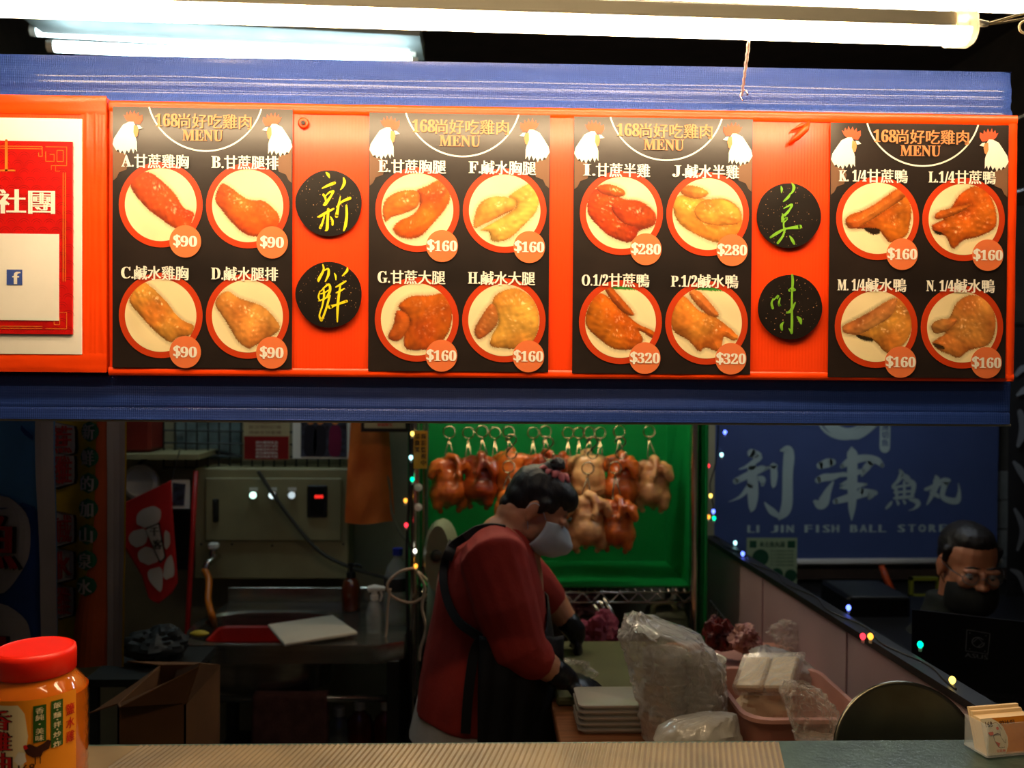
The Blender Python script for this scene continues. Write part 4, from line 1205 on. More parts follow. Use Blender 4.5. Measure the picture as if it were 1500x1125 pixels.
m_beige = pm('beige_enamel_steel', (150, 142, 104), .5, var=.12, vs=5, bump=.05)
x0, x1, z0, z1 = rect(285, 686, 510, 848, 3.2)
t = thing('electrical_cabinet', ((x0+x1)/2, 3.28, z0), 'beige steel electrical cabinet on the wall above the sink', 'cabinet')
M().box((x0, 3.2, z0), (x1, 3.36, z1), bev=.004).build('cabinet_body', m_beige, t)
dx0, dx1, dz0, dz1 = rect(301, 700, 500, 792, 3.19)
d = M().box((dx0, 3.188, dz0), (dx1, 3.1995, dz1), bev=.003).build('door', m_beige, t)
hx0, hx1, hz0, hz1 = rect(311, 731, 320, 765, 3.18)
M().box((hx0, 3.182, hz0), (hx1, 3.188, hz1), bev=.003).box((hx0+.006, 3.178, hz0+.02), (hx1-.006, 3.183, hz1-.008), bev=.002).build('handle', m_dsteel, d)
for i, u in enumerate((371.5, 399.5, 428)):
    p = P(u, 725, 3.186)
    M().lathe([(.016, 0), (.016, .006), (.0135, .008)], p, 20, axis=(0, -1, 0)).build('lamp_bezel', m_chrome, d, smooth=True, angle=40)
    M().lathe([(.0125, .0075), (.0115, .013), (.006, .016), (0, .0165)], p, 20, axis=(0, -1, 0)).build('pilot_lamp', emis('pilot_light_%d' % i, ((.62, 1, .82), (.8, 1, 1), (.75, .9, .95))[i], (2.2, 1.4, .75)[i]), d, smooth=True)
    a = rect(u-6, 714, u+6, 719, 3.187); M().box((a[0], 3.186, a[2]), (a[1], 3.1885, a[3])).build('name_plate', m_white, d)
a = rect(450, 711, 479, 758, 3.18); M().box((a[0], 3.178, a[2]), (a[1], 3.189, a[3]), bev=.003).build('meter_frame', m_black, d)
M().box((a[0]+.012, 3.176, a[2]+.012), (a[1]-.012, 3.179, a[3]-.012)).build('meter_window', pm('smoky_window', (24, 26, 24), .15), d)
mm = M(); fr = frame(P(461, 725, 3.1755), (.00245, 0, 0), (0, 0, -.00245), (0, -1, 0)); letter(mm, '888', (0, 0, 12, 5), fr, h=.0004, bold=.3); mm.build('red_digits', emis('red_digit_light', (1, .03, .02), 1.4), d)
for u, v in ((295, 797), (340, 797), (399, 799), (503, 797)):
    p = P(u, v, 3.199); M().lathe([(.004, 0), (.004, .003), (0, .004)], p, 10, axis=(0, -1, 0)).build('screw', m_dsteel, t)

# sink unit
ZK = P(400, 946, 2.7).z
XK0 = P(262, 940, 2.7).x; XK1 = P(590, 940, 2.7).x
t = thing('steel_sink', ((XK0+XK1)/2, 2.98, 0), 'stainless steel sink unit with round basin against the wall', 'sink')
YK0, YK1 = 2.70, 3.22
bc = ((P(390, 905, 2.92).x), 2.93); br = (.235, .185)
m = M(); n = 48
outer = []; inner = []
for k in range(n):
    a = 2*math.pi*k/n; ca, sa = math.cos(a), math.sin(a)
    inner.append((bc[0]+math.copysign(abs(ca)**.7, ca)*br[0], bc[1]+math.copysign(abs(sa)**.7, sa)*br[1]))
    tX = ((XK1 if ca > 0 else XK0)-bc[0])/ca if abs(ca) > 1e-6 else 1e9
    tY = ((YK1 if sa > 0 else YK0)-bc[1])/sa if abs(sa) > 1e-6 else 1e9
    tt = min(tX, tY); outer.append((bc[0]+ca*tt, bc[1]+sa*tt))
R_ = []
R_.append([(x, y, ZK-.055) for x, y in outer]); R_.append([(x, y, ZK-.004) for x, y in outer]); R_.append([(x*.994+bc[0]*.006, y*.994+bc[1]*.006, ZK+.002) for x, y in outer])
R_.append([(bc[0]+(x-bc[0])*1.03, bc[1]+(y-bc[1])*1.03, ZK-.004) for x, y in inner])
R_.append([(x, y, ZK-.012) for x, y in inner]); R_.append([(bc[0]+(x-bc[0])*.94, bc[1]+(y-bc[1])*.94, ZK-.17) for x, y in inner]); R_.append([(bc[0]+(x-bc[0])*.8, bc[1]+(y-bc[1])*.8, ZK-.185) for x, y in inner]); R_.append([(bc[0]+(x-bc[0])*.1, bc[1]+(y-bc[1])*.1, ZK-.19) for x, y in inner])
m.rings(R_, caps=False); m.build('basin_top', m_steel, t, smooth=True, angle=30)
zs = P(400, 861, 3.2).z
M().box((XK0, YK1-.012, ZK), (XK1, YK1, zs), bev=.003).build('splashback', m_steel, t)
for x in (XK0+.03, XK1-.03):
    for y in (YK0+.03, YK1-.05): M().box((x-.019, y-.019, 0), (x+.019, y+.019, ZK-.05), bev=.003).build('leg', m_dsteel, t)
zr = P(460, 1025, 2.72).z
M().tube([(XK0+.03, YK0+.03, zr), (XK1-.03, YK0+.03, zr)], .011, 10).build('front_rail', m_steel, t, smooth=True)
M().box((XK0+.03, YK0+.05, .25), (XK1-.03, YK1-.06, .27)).build('lower_shelf', m_dsteel, t)
# towel over the rail
m_tow = pm('dusty_brown_towel', (104, 66, 58), .95, var=.15, vs=30, bump=.5, bs=200)
xa = P(368, 1040, 2.7).x; xb = P(478, 1040, 2.7).x
def towel(a, b):
    x = xa+(xb-xa)*a+.004*noise.noise(Vector((a*4, b*3, 0)))
    L_ = b*.62-.31
    if abs(L_) < .02: y = YK0+.03+math.sin(L_/.02*math.pi/2)*.017*-1; z = zr+.012+.004*math.cos(L_/.02*1.57)
    else:
        y = YK0+.03-math.copysign(.017+.006*noise.noise(Vector((a*7, b*2, 3))), L_); z = zr+.012-(abs(L_)-.02)
    return (x, y, z)
o = M().grid(24, 60, towel).build('hand_towel', m_tow, smooth=True)
md = o.modifiers.new('s', 'SOLIDIFY'); md.thickness = .005
tag(o, 'dusty brown towel hanging over the rail below the sink', 'towel')
# bottles on lower shelf of sink
for u, colr, lab, hz in ((497, (120, 124, 120), 'clear bottle on the low shelf below the sink, leftmost', .30), (527, (110, 36, 16), 'dark red sauce bottle with white cap, middle one below the sink', .33), (566, (100, 28, 14), 'dark red sauce bottle with white cap, rightmost below the sink', .32)):
    p = P(u, 1060, 2.92); zb = .271; zt = P(u, 1032 if u > 500 else 1042, 2.92).z; h_ = zt-zb
    t2_ = thing('sauce_bottle', (p.x, 2.92, zb), lab, 'bottle', 'bottles below the sink')
    M().lathe([(0, 0), (.042, 0), (.045, .01), (.045, h_*.66), (.036, h_*.78), (.017, h_*.88), (.016, h_*.93), (0, h_*.93)], (p.x, 2.92, zb), 24).build('bottle_body', pm('bottle_col_%d' % u, colr, .25, var=.05, coat=.5), t2_, smooth=True, angle=50)
    M().lathe([(.019, 0), (.019, .028), (0, .03)], (p.x, 2.92, zb+h_*.92), 16).build('cap', m_white, t2_, smooth=True, angle=50)
# things on the sink: cutting board, red tray, pump bottle, sprayer, water bottle
m_cb = pm('white_cutting_board', (196, 186, 168), .5, var=.04)
q = [PZ(u, v, ZK+.012) for u, v in ((392, 919), (488, 905), (524, 930), (416, 948))]
m = M(); nrm = Vector((0, 0, .011)); m.add([tuple(p) for p in q]+[tuple(p+nrm) for p in q], [(3, 2, 1, 0), (4, 5, 6, 7), (0, 1, 5, 4), (1, 2, 6, 5), (2, 3, 7, 6), (3, 0, 4, 7)])
o = m.build('cutting_board', m_cb); md = o.modifiers.new('b', 'BEVEL'); md.width = .004; md.segments = 2
tag(o, 'white plastic cutting board lying across the right side of the sink', 'cutting board')
p = Vector((bc[0]-.02, bc[1]-.05, ZK-.175))
o = M().rings([[(p.x+a*(.13+dz*.1), p.y+b*(.075+dz*.1), p.z+.04+dz) for a, b in ((-1, -.8), (-.85, -1), (.85, -1), (1, -.8), (1, .8), (.85, 1), (-.85, 1), (-1, .8))] for dz in (0, .03, .12, .122)][:3]+[[(p.x+a*.135, p.y+b*.08, p.z+.155) for a, b in ((-1, -.8), (-.85, -1), (.85, -1), (1, -.8), (1, .8), (.85, 1), (-.85, 1), (-1, .8))], [(p.x+a*.12, p.y+b*.07, p.z+.07) for a, b in ((-1, -.8), (-.85, -1), (.85, -1), (1, -.8), (1, .8), (.85, 1), (-.85, 1), (-1, .8))]]).build('red_tub', pm('red_tub_plastic', (170, 24, 16), .4), smooth=True, angle=40)
tag(o, 'red plastic tub standing inside the sink basin', 'tub')
m_amber = pm('amber_bottle', (112, 44, 16), .15, var=.05, coat=1, trans=.2)
p = PZ(514, 893, ZK); hb_ = P(514, 846, p.y).z-ZK
t = thing('pump_bottle', tuple(p), 'amber pump bottle standing on the sink at the splashback', 'bottle')
M().lathe([(0, 0), (.030, 0), (.033, .006), (.033, hb_*.72), (.026, hb_*.9), (.014, hb_), (0, hb_)], p, 24).build('bottle_body', m_amber, t, smooth=True, angle=50)
m = M(); q = p+Vector((0, 0, hb_)); m.lathe([(.016, 0), (.016, .018), (.006, .022), (.006, .04), (.011, .042), (.011, .05), (0, .052)], q, 16); m.tube([q+Vector((0, 0, .045)), q+Vector((.03, -.01, .047)), q+Vector((.04, -.012, .038))], .0045, 8); m.build('pump', m_black, t, smooth=True, angle=50)
p = PZ(548, 925, ZK); hb_ = P(548, 877, p.y).z-ZK
t = thing('spray_bottle', tuple(p), 'small clear spray bottle with white trigger on the sink', 'bottle')
m_clear = pm('clear_bottle', (190, 190, 180), .1, var=0, alpha=.35, coat=1)
M().lathe([(0, 0), (.024, 0), (.026, .005), (.026, hb_*.6), (.018, hb_*.85), (.010, hb_), (0, hb_)], p, 24).build('bottle_body', m_clear, t, smooth=True, angle=50)
q = p+Vector((0, 0, hb_)); m = M(); m.lathe([(.013, -.003), (.013, .012), (.01, .014), (0, .014)], q, 14)
m.tube([q+Vector((-.02, 0, .03)), q+Vector((0, 0, .034)), q+Vector((.034, -.004, .034))], [.010, .012, .006], 10); m.tube([q+Vector((0, 0, .012)), q+Vector((0, 0, .03))], .009, 8); m.tube([q+Vector((.02, 0, .028)), q+Vector((.024, 0, .01)), q+Vector((.018, 0, -.008))], .0035, 6)
m.build('trigger_head', m_white, t, smooth=True, angle=50)
p = PZ(582, 912, ZK); hb_ = P(582, 810, p.y).z-ZK
t = thing('water_bottle', tuple(p), 'tall clear water bottle with blue cap beside the rack post', 'bottle')
pr = [(0, 0), (.040, 0), (.045, .01)]
for k in range(6): pr += [(.045, hb_*(.1+k*.07)), (.042, hb_*(.13+k*.07))]
pr += [(.045, hb_*.58), (.044, hb_*.68), (.034, hb_*.82), (.015, hb_*.93), (.014, hb_), (0, hb_)]
M().lathe(pr, p, 28).build('bottle_body', m_clear, t, smooth=True, angle=50)
M().lathe([(.0455, hb_*.48), (.0458, hb_*.49), (.0458, hb_*.66), (.0452, hb_*.67)], p, 28).build('dark_wrap', pm('dark_label', (40, 34, 34), .5), t, smooth=True)
M().lathe([(.017, 0), (.017, .022), (0, .024)], p+Vector((0, 0, hb_-.006)), 20).build('cap', pm('blue_cap', (30, 44, 150), .4), t, smooth=True, angle=50)
# tap and orange hose
p = P(318, 815, 3.19)
t = thing('water_tap', tuple(p), 'chrome wall tap with white handle feeding the orange hose', 'tap')
m = M(); m.tube([p+Vector((0, .0, 0)), p+Vector((0, -.05, 0)), p+Vector((-.012, -.075, -.01)), p+Vector((-.02, -.078, -.035))], [.014, .013, .012, .011], 12); m.lathe([(.012, 0), (.016, .01), (.010, .03), (0, .032)], p+Vector((0, -.04, .006)), 14)
m.build('tap_body', m_chrome, t, smooth=True, angle=50)
M().box(p+Vector((-.016, -.055, .036)), p+Vector((.016, -.025, .056)), bev=.004).build('handle', m_white, t)
hp = [tuple(p+Vector((-.02, -.078, -.03))), tuple(P(306, 850, 3.08)), tuple(P(305, 880, 3.02)), tuple(P(312, 906, 2.98)), tuple(PZ(316, 925, ZK-.1))]
o = M().tube(smoothpoly(hp, 8, False), .011, 12).build('garden_hose', pm('orange_rubber', (206, 110, 20), .4, var=.08), smooth=True); tag(o, 'orange hose running from the tap into the sink', 'hose')
# cables on the wall
def cable(name, pts, r, mat, label, cat='cable', group=None):
    o = M().tube(smoothpoly([tuple(q) for q in pts], 8, False), r, 8).build(name, mat, smooth=True); return tag(o, label, cat, group)
m_cab = pm('grey_cable', (58, 58, 50), .5)
cable('power_cable', [P(u, v, 3.165) for u, v in ((378, 690), (400, 724), (430, 765), (465, 805), (505, 828), (560, 845), (600, 850))], .007, m_cab, 'thick grey cable slanting across the electrical cabinet')
cable('power_cable', [P(u, v, 3.3) for u, v in ((186, 705), (205, 678), (240, 662), (300, 660), (352, 668))], .006, m_black, 'black cable looping from the wire grid to the left')
cable('power_cable', [P(u, v, 3.1) for u, v in ((540, 615), (548, 655), (568, 700), (574, 750), (586, 780), (600, 795))], .005, pm('pale_cable', (140, 136, 112), .5), 'pale cable hanging over the orange bag')
m_wc = pm('beige_white_cable', (200, 170, 140), .5)
cable('charging_cable', [P(u, v, 2.8) for u, v in ((606, 832), (585, 838), (568, 855), (574, 873), (600, 883), (620, 875), (634, 862), (625, 850))]+[P(u, v, 2.78) for u, v in ((612, 838), (622, 860), (618, 890), (624, 920), (616, 950), (614, 968))], .0045, m_wc, 'beige cable coiled and hanging at the left rack post')
cable('charging_cable', [P(u, v, 2.79) for u, v in ((572, 862), (568, 890), (566, 925), (560, 952), (550, 972))], .0035, m_wc, 'beige cable end dangling before the sink')
cable('power_cable', [P(u, v, 2.83) for u, v in ((600, 615), (601, 690), (598, 760), (596, 840), (600, 1000), (602, 1100))], .005, m_black, 'black cable running down beside the left rack post')

# wire grid with papers
m_wire = pm('dark_wire', (26, 28, 26), .5)
gx0, gx1, gz0, gz1 = rect(240, 560, 514, 688, 3.27)
t = thing('wire_grid', ((gx0+gx1)/2, 3.27, gz0), 'dark wire grid panel hung on the wall at the top', 'grid panel')
nxg = 17
for k in range(nxg+1):
    x = gx0+(gx1-gx0)*k/nxg; M().tube([(x, 3.27, gz0), (x, 3.27, gz1)], .0032, 5).build('grid_wire', m_wire, t)
for k in range(8):
    z = gz0+(gz1-gz0)*k/7; M().tube([(gx0, 3.265, z+.006), (gx1, 3.265, z)], .0032, 5).build('grid_wire', m_wire, t)
a = rect(258, 560, 352, 672, 3.345)
o = M().box((a[0], 3.34, a[2]), (a[1], 3.358, a[3]), bev=.004).box((a[0]+.03, 3.334, a[2]+.03), (a[1]-.03, 3.341, a[3]-.01)).build('window_1', pm('dim_window_glass', (130, 150, 150), .2, var=.3, vs=10)); o['kind'] = 'structure'
m_note = pm('notice_cream', (190, 172, 130), .6, var=.04)
def sheet(name, u0, v0, u1, v1, Y, mat, label, cat):
    a = rect(u0, v0, u1, v1, Y); t = thing(name, ((a[0]+a[1])/2, Y, a[2]), label, cat)
    M().box((a[0], Y, a[2]), (a[1], Y+.003, a[3])).build('sheet', mat, t)
    s = (a[1]-a[0])/(u1-u0); return t, frame((a[0], Y-.0005, a[3]), (s, 0, 0), (0, 0, -s), (0, -1, 0))
t, fr = sheet('notice_sheet', 357, 575, 424, 674, 3.25, m_note, 'cream and red printed notice on the wire grid', 'notice')
plate(M(), fr, [(1, 64), (66, 64), (66, 98), (1, 98)], .0004, .0010).build('red_block', pm('notice_red', (140, 14, 14), .5), t)
mm = M(); [letter(mm, s_, (18, 71+i*5.2, 50, 75.2+i*5.2), fr, h=.0014) for i, s_ in enumerate(('請勿觸摸商品', '現金交易恕不退換', '謝謝您的合作', '祝您購物愉快', '歡迎再度光臨'))]; mm.build('white_lettering', m_paper, t)
mm = M(); [letter(mm, s_, (8, 8+i*8, 55, 13+i*8), fr, h=.0014) for i, s_ in enumerate(('本店公告事項', '營業時間下午', '每週一公休日', '敬請顧客見諒', '新鮮現做美味', '歡迎預約訂購', '感謝支持愛護'))]; mm.build('brown_lettering', m_brown, t)
t, fr = sheet('photo_print', 429, 560, 514, 672, 3.24, m_paper, 'printed snapshot of standing people pinned to the wire grid', 'photo print')
m_pho = pm('snapshot_print', (70, 74, 90), .4, var=.6, vs=40, rgb2=(40, 30, 34))
plate(M(), fr, [(12, 20), (79, 20), (79, 109), (12, 109)], .0004, .0010).build('picture_area', m_pho, t)
for i, (x, cl) in enumerate(((26, (24, 24, 34)), (40, (28, 26, 34)), (62, (120, 20, 60)))):
    mm = M(); plate(mm, fr, smoothpoly([(x-8, 106), (x-9, 80), (x-7, 66), (x, 62), (x+7, 66), (x+9, 80), (x+7, 106)], 3), .0010, .0014); mm.build('figure_print', pm('fig%d' % i, cl, .5, var=.1), t)
    mm = M(); plate(mm, fr, circ(x, 57, 5, 12), .0010, .0015); mm.build('face_print', m_wat, t)
# shelf things at far left top
a = rect(178, 605, 228, 660, 3.2)
o = M().box((a[0], 3.15, a[2]), (a[1], 3.3, a[3]), bev=.01).build('storage_box', pm('rust_red_plastic', (120, 30, 14), .5)); tag(o, 'rust red box on the wall shelf at upper left', 'box')
a = rect(180, 655, 345, 690, 3.2)
o = M().box((a[0]-.2, 3.1, a[2]+.05), (a[1]-.1, 3.36, a[2]+.068)).build('wall_shelf', m_beige); tag(o, 'narrow beige wall shelf above the red pennant', 'shelf')
# dangling card
t, fr = sheet('snapshot_card', 250, 703, 278, 745, 3.12, m_paper, 'small white framed card left of the electrical cabinet', 'card')
plate(M(), fr, [(3, 4), (22, 6), (20, 38), (3, 38)], .0004, .0010).build('picture_area', m_pho, t)
a = rect(192, 692, 218, 722, 3.25)
o = M().lathe([(0, -.03), (.055, -.03), (.065, -.02), (.065, 0), (.05, .01), (.045, .004), (0, .003)], ((a[0]+a[1])/2, 3.25, (a[2]+a[3])/2), 24, axis=(0, -1, 0)).build('wall_fan', m_white, smooth=True, angle=50); tag(o, 'round grey wall lamp behind the red pennant', 'lamp')
# dark shelf box below
a = rect(252, 748, 276, 835, 3.2)
o = M().box((a[0]-.02, 3.2, a[2]), (a[1]+.02, 3.34, a[3]), bev=.006).build('dark_case', m_black); tag(o, 'black case on the wall behind the red pole', 'case')
# red pole
o = M().tube([P(287, 690, 3.12), P(281, 800, 3.10), P(274, 930, 3.06), P(268, 1060, 3.02)], .009, 10).build('red_pole', pm('red_pole_paint', (170, 16, 14), .4), smooth=True); tag(o, 'thin red pole leaning at the left of the electrical cabinet', 'pole')

# red pennant with white petals
m_pen = pm('pennant_red', (190, 18, 16), .7, var=.1)
def wavy(u0, u1, v0, v1, Y, nu, nv, amp, fq, seed, skewf=None):
    c = P(u0, v0, Y); s = Y/FPX
    def f(a, b, h=0):           # a,b in photo px from the top left corner
        x = c.x+a*s; z = c.z-b*s
        y = Y+amp*math.sin(a*fq+seed+b*.006)+amp*.6*noise.noise(Vector((a*.02, b*.012, seed)))
        return Vector((x, y-h*3, z))
    return f
f = wavy(178, 255, 703, 880, 3.0, 0, 0, .012, .06, 1)
t = thing('red_pennant', f(50, 170), 'red cloth pennant with white blossom and slanted box, left of the cabinet', 'pennant')
M().tube([f(73, 2), f(73, 2)+Vector((.01, .05, .1)), P(262, 668, 3.12)], .0016, 6).build('hanging_cord', m_black, t)
outl = [(0, 35), (73, 0), (76, 75), (80, 150), (72, 165), (55, 178), (42, 172), (30, 138), (0, 95)]
def polycloth(mm, f, pts, h, res=7, mi=0):
    """polygon cut to strips so that it follows the cloth"""
    ys = [p[1] for p in pts]; y0, y1 = min(ys), max(ys); n_ = max(2, int((y1-y0)/res))
    rows = []
    for j in range(n_+1):
        y = y0+(y1-y0)*j/n_; y = min(max(y, y0+1e-4), y1-1e-4); xs = []
        for i in range(len(pts)):
            (xa_, ya_), (xb_, yb_) = pts[i], pts[(i+1) % len(pts)]
            if (ya_ <= y < yb_) or (yb_ <= y < ya_): xs.append(xa_+(xb_-xa_)*(y-ya_)/(yb_-ya_))
        if len(xs) >= 2: rows.append((y, min(xs), max(xs)))
    K = max(1, int(max(r[2]-r[1] for r in rows)/res))
    vs = [f(a+(b-a)*k/K, y, h) for y, a, b in rows for k in range(K+1)]
    fs = [(j*(K+1)+k, (j+1)*(K+1)+k, (j+1)*(K+1)+k+1, j*(K+1)+k+1) for j in range(len(rows)-1) for k in range(K)]
    mm.add(vs, fs, mi); return mm
o = polycloth(M(), f, outl, 0, 4).build('cloth', m_pen, t, smooth=True); md = o.modifiers.new('s', 'SOLIDIFY'); md.thickness = .002; md.offset = 1
m_cw = pm('cloth_white', (190, 176, 164), .8, var=.05)
mm = M()
for pts in ([(22, 62), (24, 48), (40, 38), (56, 38), (60, 48), (56, 60), (40, 68), (28, 68)], [(10, 82), (20, 72), (38, 70), (40, 80), (36, 92), (22, 98), (12, 92)], [(24, 106), (36, 96), (52, 100), (58, 112), (46, 122), (30, 120)], [(40, 132), (48, 126), (60, 128), (60, 160), (52, 156), (42, 144)], [(64, 74), (70, 74), (71, 92), (64, 100)], [(64, 120), (72, 108), (76, 128), (74, 142), (62, 142)]):
    polycloth(mm, f, smoothpoly(pts, 3), .002, 4)
mm.build('white_petals', m_cw, t)
mm = M(); polycloth(mm, f, [(36, 69), (58, 60), (66, 112), (58, 120)], .003, 4); mm.build('box_outline', m_black, t)
mm = M(); polycloth(mm, f, [(38, 70), (57, 62.5), (64.5, 111), (58.5, 116)], .004, 4); mm.build('slanted_box', m_cw, t)
mm = M(); letter(mm, '千', (46, 66, 58, 79), f, h=.006, bold=.8); letter(mm, '客', (50, 84, 62, 98), f, h=.006, bold=.8); mm.build('box_lettering', m_black, t)

# hanging banners
m_bw = pm('banner_white_cloth', (150, 138, 126), .8, var=.08, vs=5)
m_bb = pm('banner_blue_cloth', (70, 124, 160), .8, var=.15, vs=4)
m_bbd = pm('banner_deep_blue', (16, 50, 104), .8, var=.15)
m_by = pm('banner_yellow_cloth', (186, 150, 20), .8, var=.2, vs=5)
m_bo = pm('banner_orange_cloth', (176, 74, 20), .8, var=.2, vs=5)
m_br = pm('banner_red_print', (150, 20, 14), .8, var=.05)
m_bg = pm('banner_green_print', (24, 84, 50), .8, var=.05)
YBn = 2.25
f = wavy(-120, 60, 560, 985, YBn, 0, 0, .010, .05, 2)
t = thing('hanging_banner', f(90, 420), 'light and dark blue hanging cloth banner with white ovals at far left', 'banner')
o = M().grid(60, 70, lambda a, b: f(195*a, 425*b)).build('cloth', m_bb, t, smooth=True)
mm = M(); polycloth(mm, f, [(172, 0), (196, 0), (198, 425), (178, 425)], .0045); mm.build('white_border', m_bw, t)
mm = M(); polycloth(mm, f, smoothpoly([(0, 195), (90, 210), (172, 180), (177, 424), (0, 424)], 3), .002); mm.build('deep_blue_field', m_bbd, t)
mm = M()
for cy in (230, 385): polycloth(mm, f, smoothpoly([(70, cy-58), (120, cy-70), (158, cy-45), (164, cy), (155, cy+35), (120, cy+75), (70, cy+62)], 4), .004)
mm.build('white_ovals', m_bw, t)
mm = M(); polycloth(mm, f, [(150, 60), (170, 75), (170, 82), (150, 70)], .004); mm.build('blue_stroke', m_bbd, t)
for i, chx in enumerate('魚丸'):
    mk = M(); letter(mk, chx, (82, 184+i*158, 152, 268+i*158), f, h=.006, bold=4); mk.build('letter_outline', m_black, t)
    mk = M(); letter(mk, chx, (81, 184+i*158, 148, 266+i*158), f, h=.008, bold=3); mk.build('red_letter', m_br, t)
f = wavy(72, 180, 560, 972, YBn+.06, 0, 0, .010, .09, 4)
t = thing('hanging_banner', f(54, 410), 'yellow and orange hanging cloth banner with white borders, second from left', 'banner')
o = M().grid(50, 70, lambda a, b: f(108*a, 412*b)).build('cloth', m_by, t, smooth=True)
mm = M(); polycloth(mm, f, [(74, 0), (86, 0), (86, 411), (30, 411), (40, 330), (66, 250)], .002); mm.build('orange_field', m_bo, t)
mm = M(); polycloth(mm, f, [(86, 0), (108, 0), (107, 411), (83, 411)], .003); polycloth(mm, f, [(0, 0), (4, 0), (4, 411), (-14, 411), (-14, 200)], .003); mm.build('white_border', m_bw, t)
mm = M(); mb = M(); mw = M()
for i, (chx, y0) in enumerate((('蔗', 62), ('雞', 105), ('鹹', 190), ('水', 243), ('雞', 295))):
    mk = M(); polycloth(mk, f, smoothpoly([(5, y0-2), (20, y0-5), (39, y0), (41, y0+20), (40, y0+42), (22, y0+48), (6, y0+44)], 3), .004); bo_ = mk.build('letter_shadow', m_black, t)
    mk = M(); polycloth(mk, f, smoothpoly([(3, y0-3), (18, y0-6), (36, y0-2), (38, y0+20), (37, y0+41), (20, y0+46), (3, y0+43)], 3), .006); mk.build('letter_outline', m_bw, bo_)
    letter(M_ := M(), chx, (4, y0, 35, y0+40), f, h=.0085, bold=1.8); M_.build('red_letter', m_br, bo_)
for i, chx in enumerate('新鮮的加山泉水'):
    y = 62+i*37+8; mk = M(); polycloth(mk, f, circ(62-i*.8, y, 15, 16), .004, 5); d_ = mk.build('green_disc', m_bg, t)
    mk = M(); letter(mk, chx, (52-i*.8, y-11, 72-i*.8, y+11), f, h=.007, bold=.8); mk.build('white_letter', m_bw, d_)
bp_ = thing('banner_pole', (P(60, 560, YBn).x, YBn, 0), 'steel stand pole carrying the two hanging banners', 'pole')
M().tube([(f(0, 0).x-.36, YBn+.03, f(0, 0).z+.01), (f(0, 0).x+.21, YBn+.03, f(0, 0).z+.01)], .008, 10).build('crossbar', m_steel, bp_, smooth=True)
M().tube([(f(0, 0).x-.02, YBn+.09, 0), (f(0, 0).x-.02, YBn+.06, f(0, 0).z+.01)], .01, 10).build('upright', m_steel, bp_, smooth=True)

# orange shopping bag hung on the wall
m_ob = pm('orange_plastic_bag', (236, 128, 56), .35, var=.1, vs=7, bump=.2, bs=14, rgb2=(206, 96, 40))
f = wavy(508, 576, 615, 765, 3.1, 0, 0, 0, 0, 0)
def bagf(a, b):
    w0 = 52+16*min(1, b*1.1); cx = 33+1*b
    x = cx+(a-.5)*w0*1.05
    fold = .006*math.cos((a-.5)*math.pi)+.0022*math.sin(a*9+b*2)*(1-.5*b)+.004*noise.noise(Vector((a*3, b*3, 2)))
    return f(x, b*150+2*math.sin(a*5), fold)
def bagb(a, b):
    p = bagf(a, b); q = f(0, 0); return Vector((p.x, 3.1+.03*math.cos((a-.5)*math.pi), p.z))
t = thing('shopping_bag', f(34, 150), 'orange plastic shopping bag hanging on the wall', 'bag')
M().grid(40, 40, bagf).grid(12, 12, bagb).build('bag_body', m_ob, t, smooth=True)
m = M(); m.tube([f(12, 4), f(16, -14), f(26, -30), f(34, -16), f(34, 0)], [.006, .005, .005, .005, .006], 8); m.build('handle_loop', m_ob, t, smooth=True)
M().tube([f(26, -30)+Vector((0, .26, .0)), f(26, -30), f(26, -30)+Vector((0, -.005, .012))], .003, 6).build('wall_hook', m_chrome, t)
# framed certificate
t, fr = sheet('framed_certificate', 529, 580, 599, 633, 3.0, pm('frame_dark_wood', (44, 28, 18), .5), 'dark framed certificate right above the orange bag', 'picture frame')
plate(M(), fr, [(5, 5), (65, 5), (65, 47), (5, 47)], .0004, .004).build('certificate_paper', m_note, t)
mm = M(); letter(mm, '食品衛生', (24, 36, 46, 44), fr, h=.006, bold=.4); mm.build('red_lettering', m_pred, t)
t['label'] = 'dark framed certificate above and right of the orange bag'
M().box(P(560, 600, 3.0)+Vector((-.006, .002, 0)), P(560, 600, 3.36)+Vector((.006, 0, .004))).build('wall_bracket', m_dsteel, t)

# carton at lower left
m_card2 = pm('brown_cardboard', (104, 66, 34), .85, var=.1)
t = thing('cardboard_box', (P(215, 1050, 2.0).x, 2.1, .3), 'open brown cardboard carton below the banners at lower left', 'box')
Yc = 1.98
cA = P(172, 1040, Yc); cB = P(272, 1040, Yc)
zc = P(230, 1030, Yc).z
bx0, bx1 = cA.x, cB.x
M().box((bx0, Yc, .35), (bx1, Yc+.004, zc)).build('front_panel', m_card2, t)
M().box((bx0, Yc+.25, .35), (bx1, Yc+.254, zc)).build('back_panel', m_card2, t)
M().box((bx0, Yc, .35), (bx0+.004, Yc+.25, zc)).build('side_panel', m_card2, t)
M().box((bx1-.004, Yc, .35), (bx1, Yc+.25, zc)).build('side_panel', m_card2, t)
M().box((bx0, Yc, .345), (bx1, Yc+.25, .352)).build('bottom_panel', m_card2, t)
def flap(pts):
    q = [Vector(p) for p in pts]; nn = (q[1]-q[0]).cross(q[3]-q[0]).normalized()*.003
    M().add([tuple(p) for p in q]+[tuple(p+nn) for p in q], [(3, 2, 1, 0), (4, 5, 6, 7), (0, 1, 5, 4), (1, 2, 6, 5), (2, 3, 7, 6), (3, 0, 4, 7)]).build('flap', m_card2, t)
flap([(bx1, Yc, zc), (bx1, Yc+.25, zc), P(250, 985, Yc+.32), P(292, 971, Yc+.02)])
flap([(bx0, Yc+.25, zc), (bx1, Yc+.25, zc), P(290, 972, Yc+.30), P(186, 970, Yc+.30)])
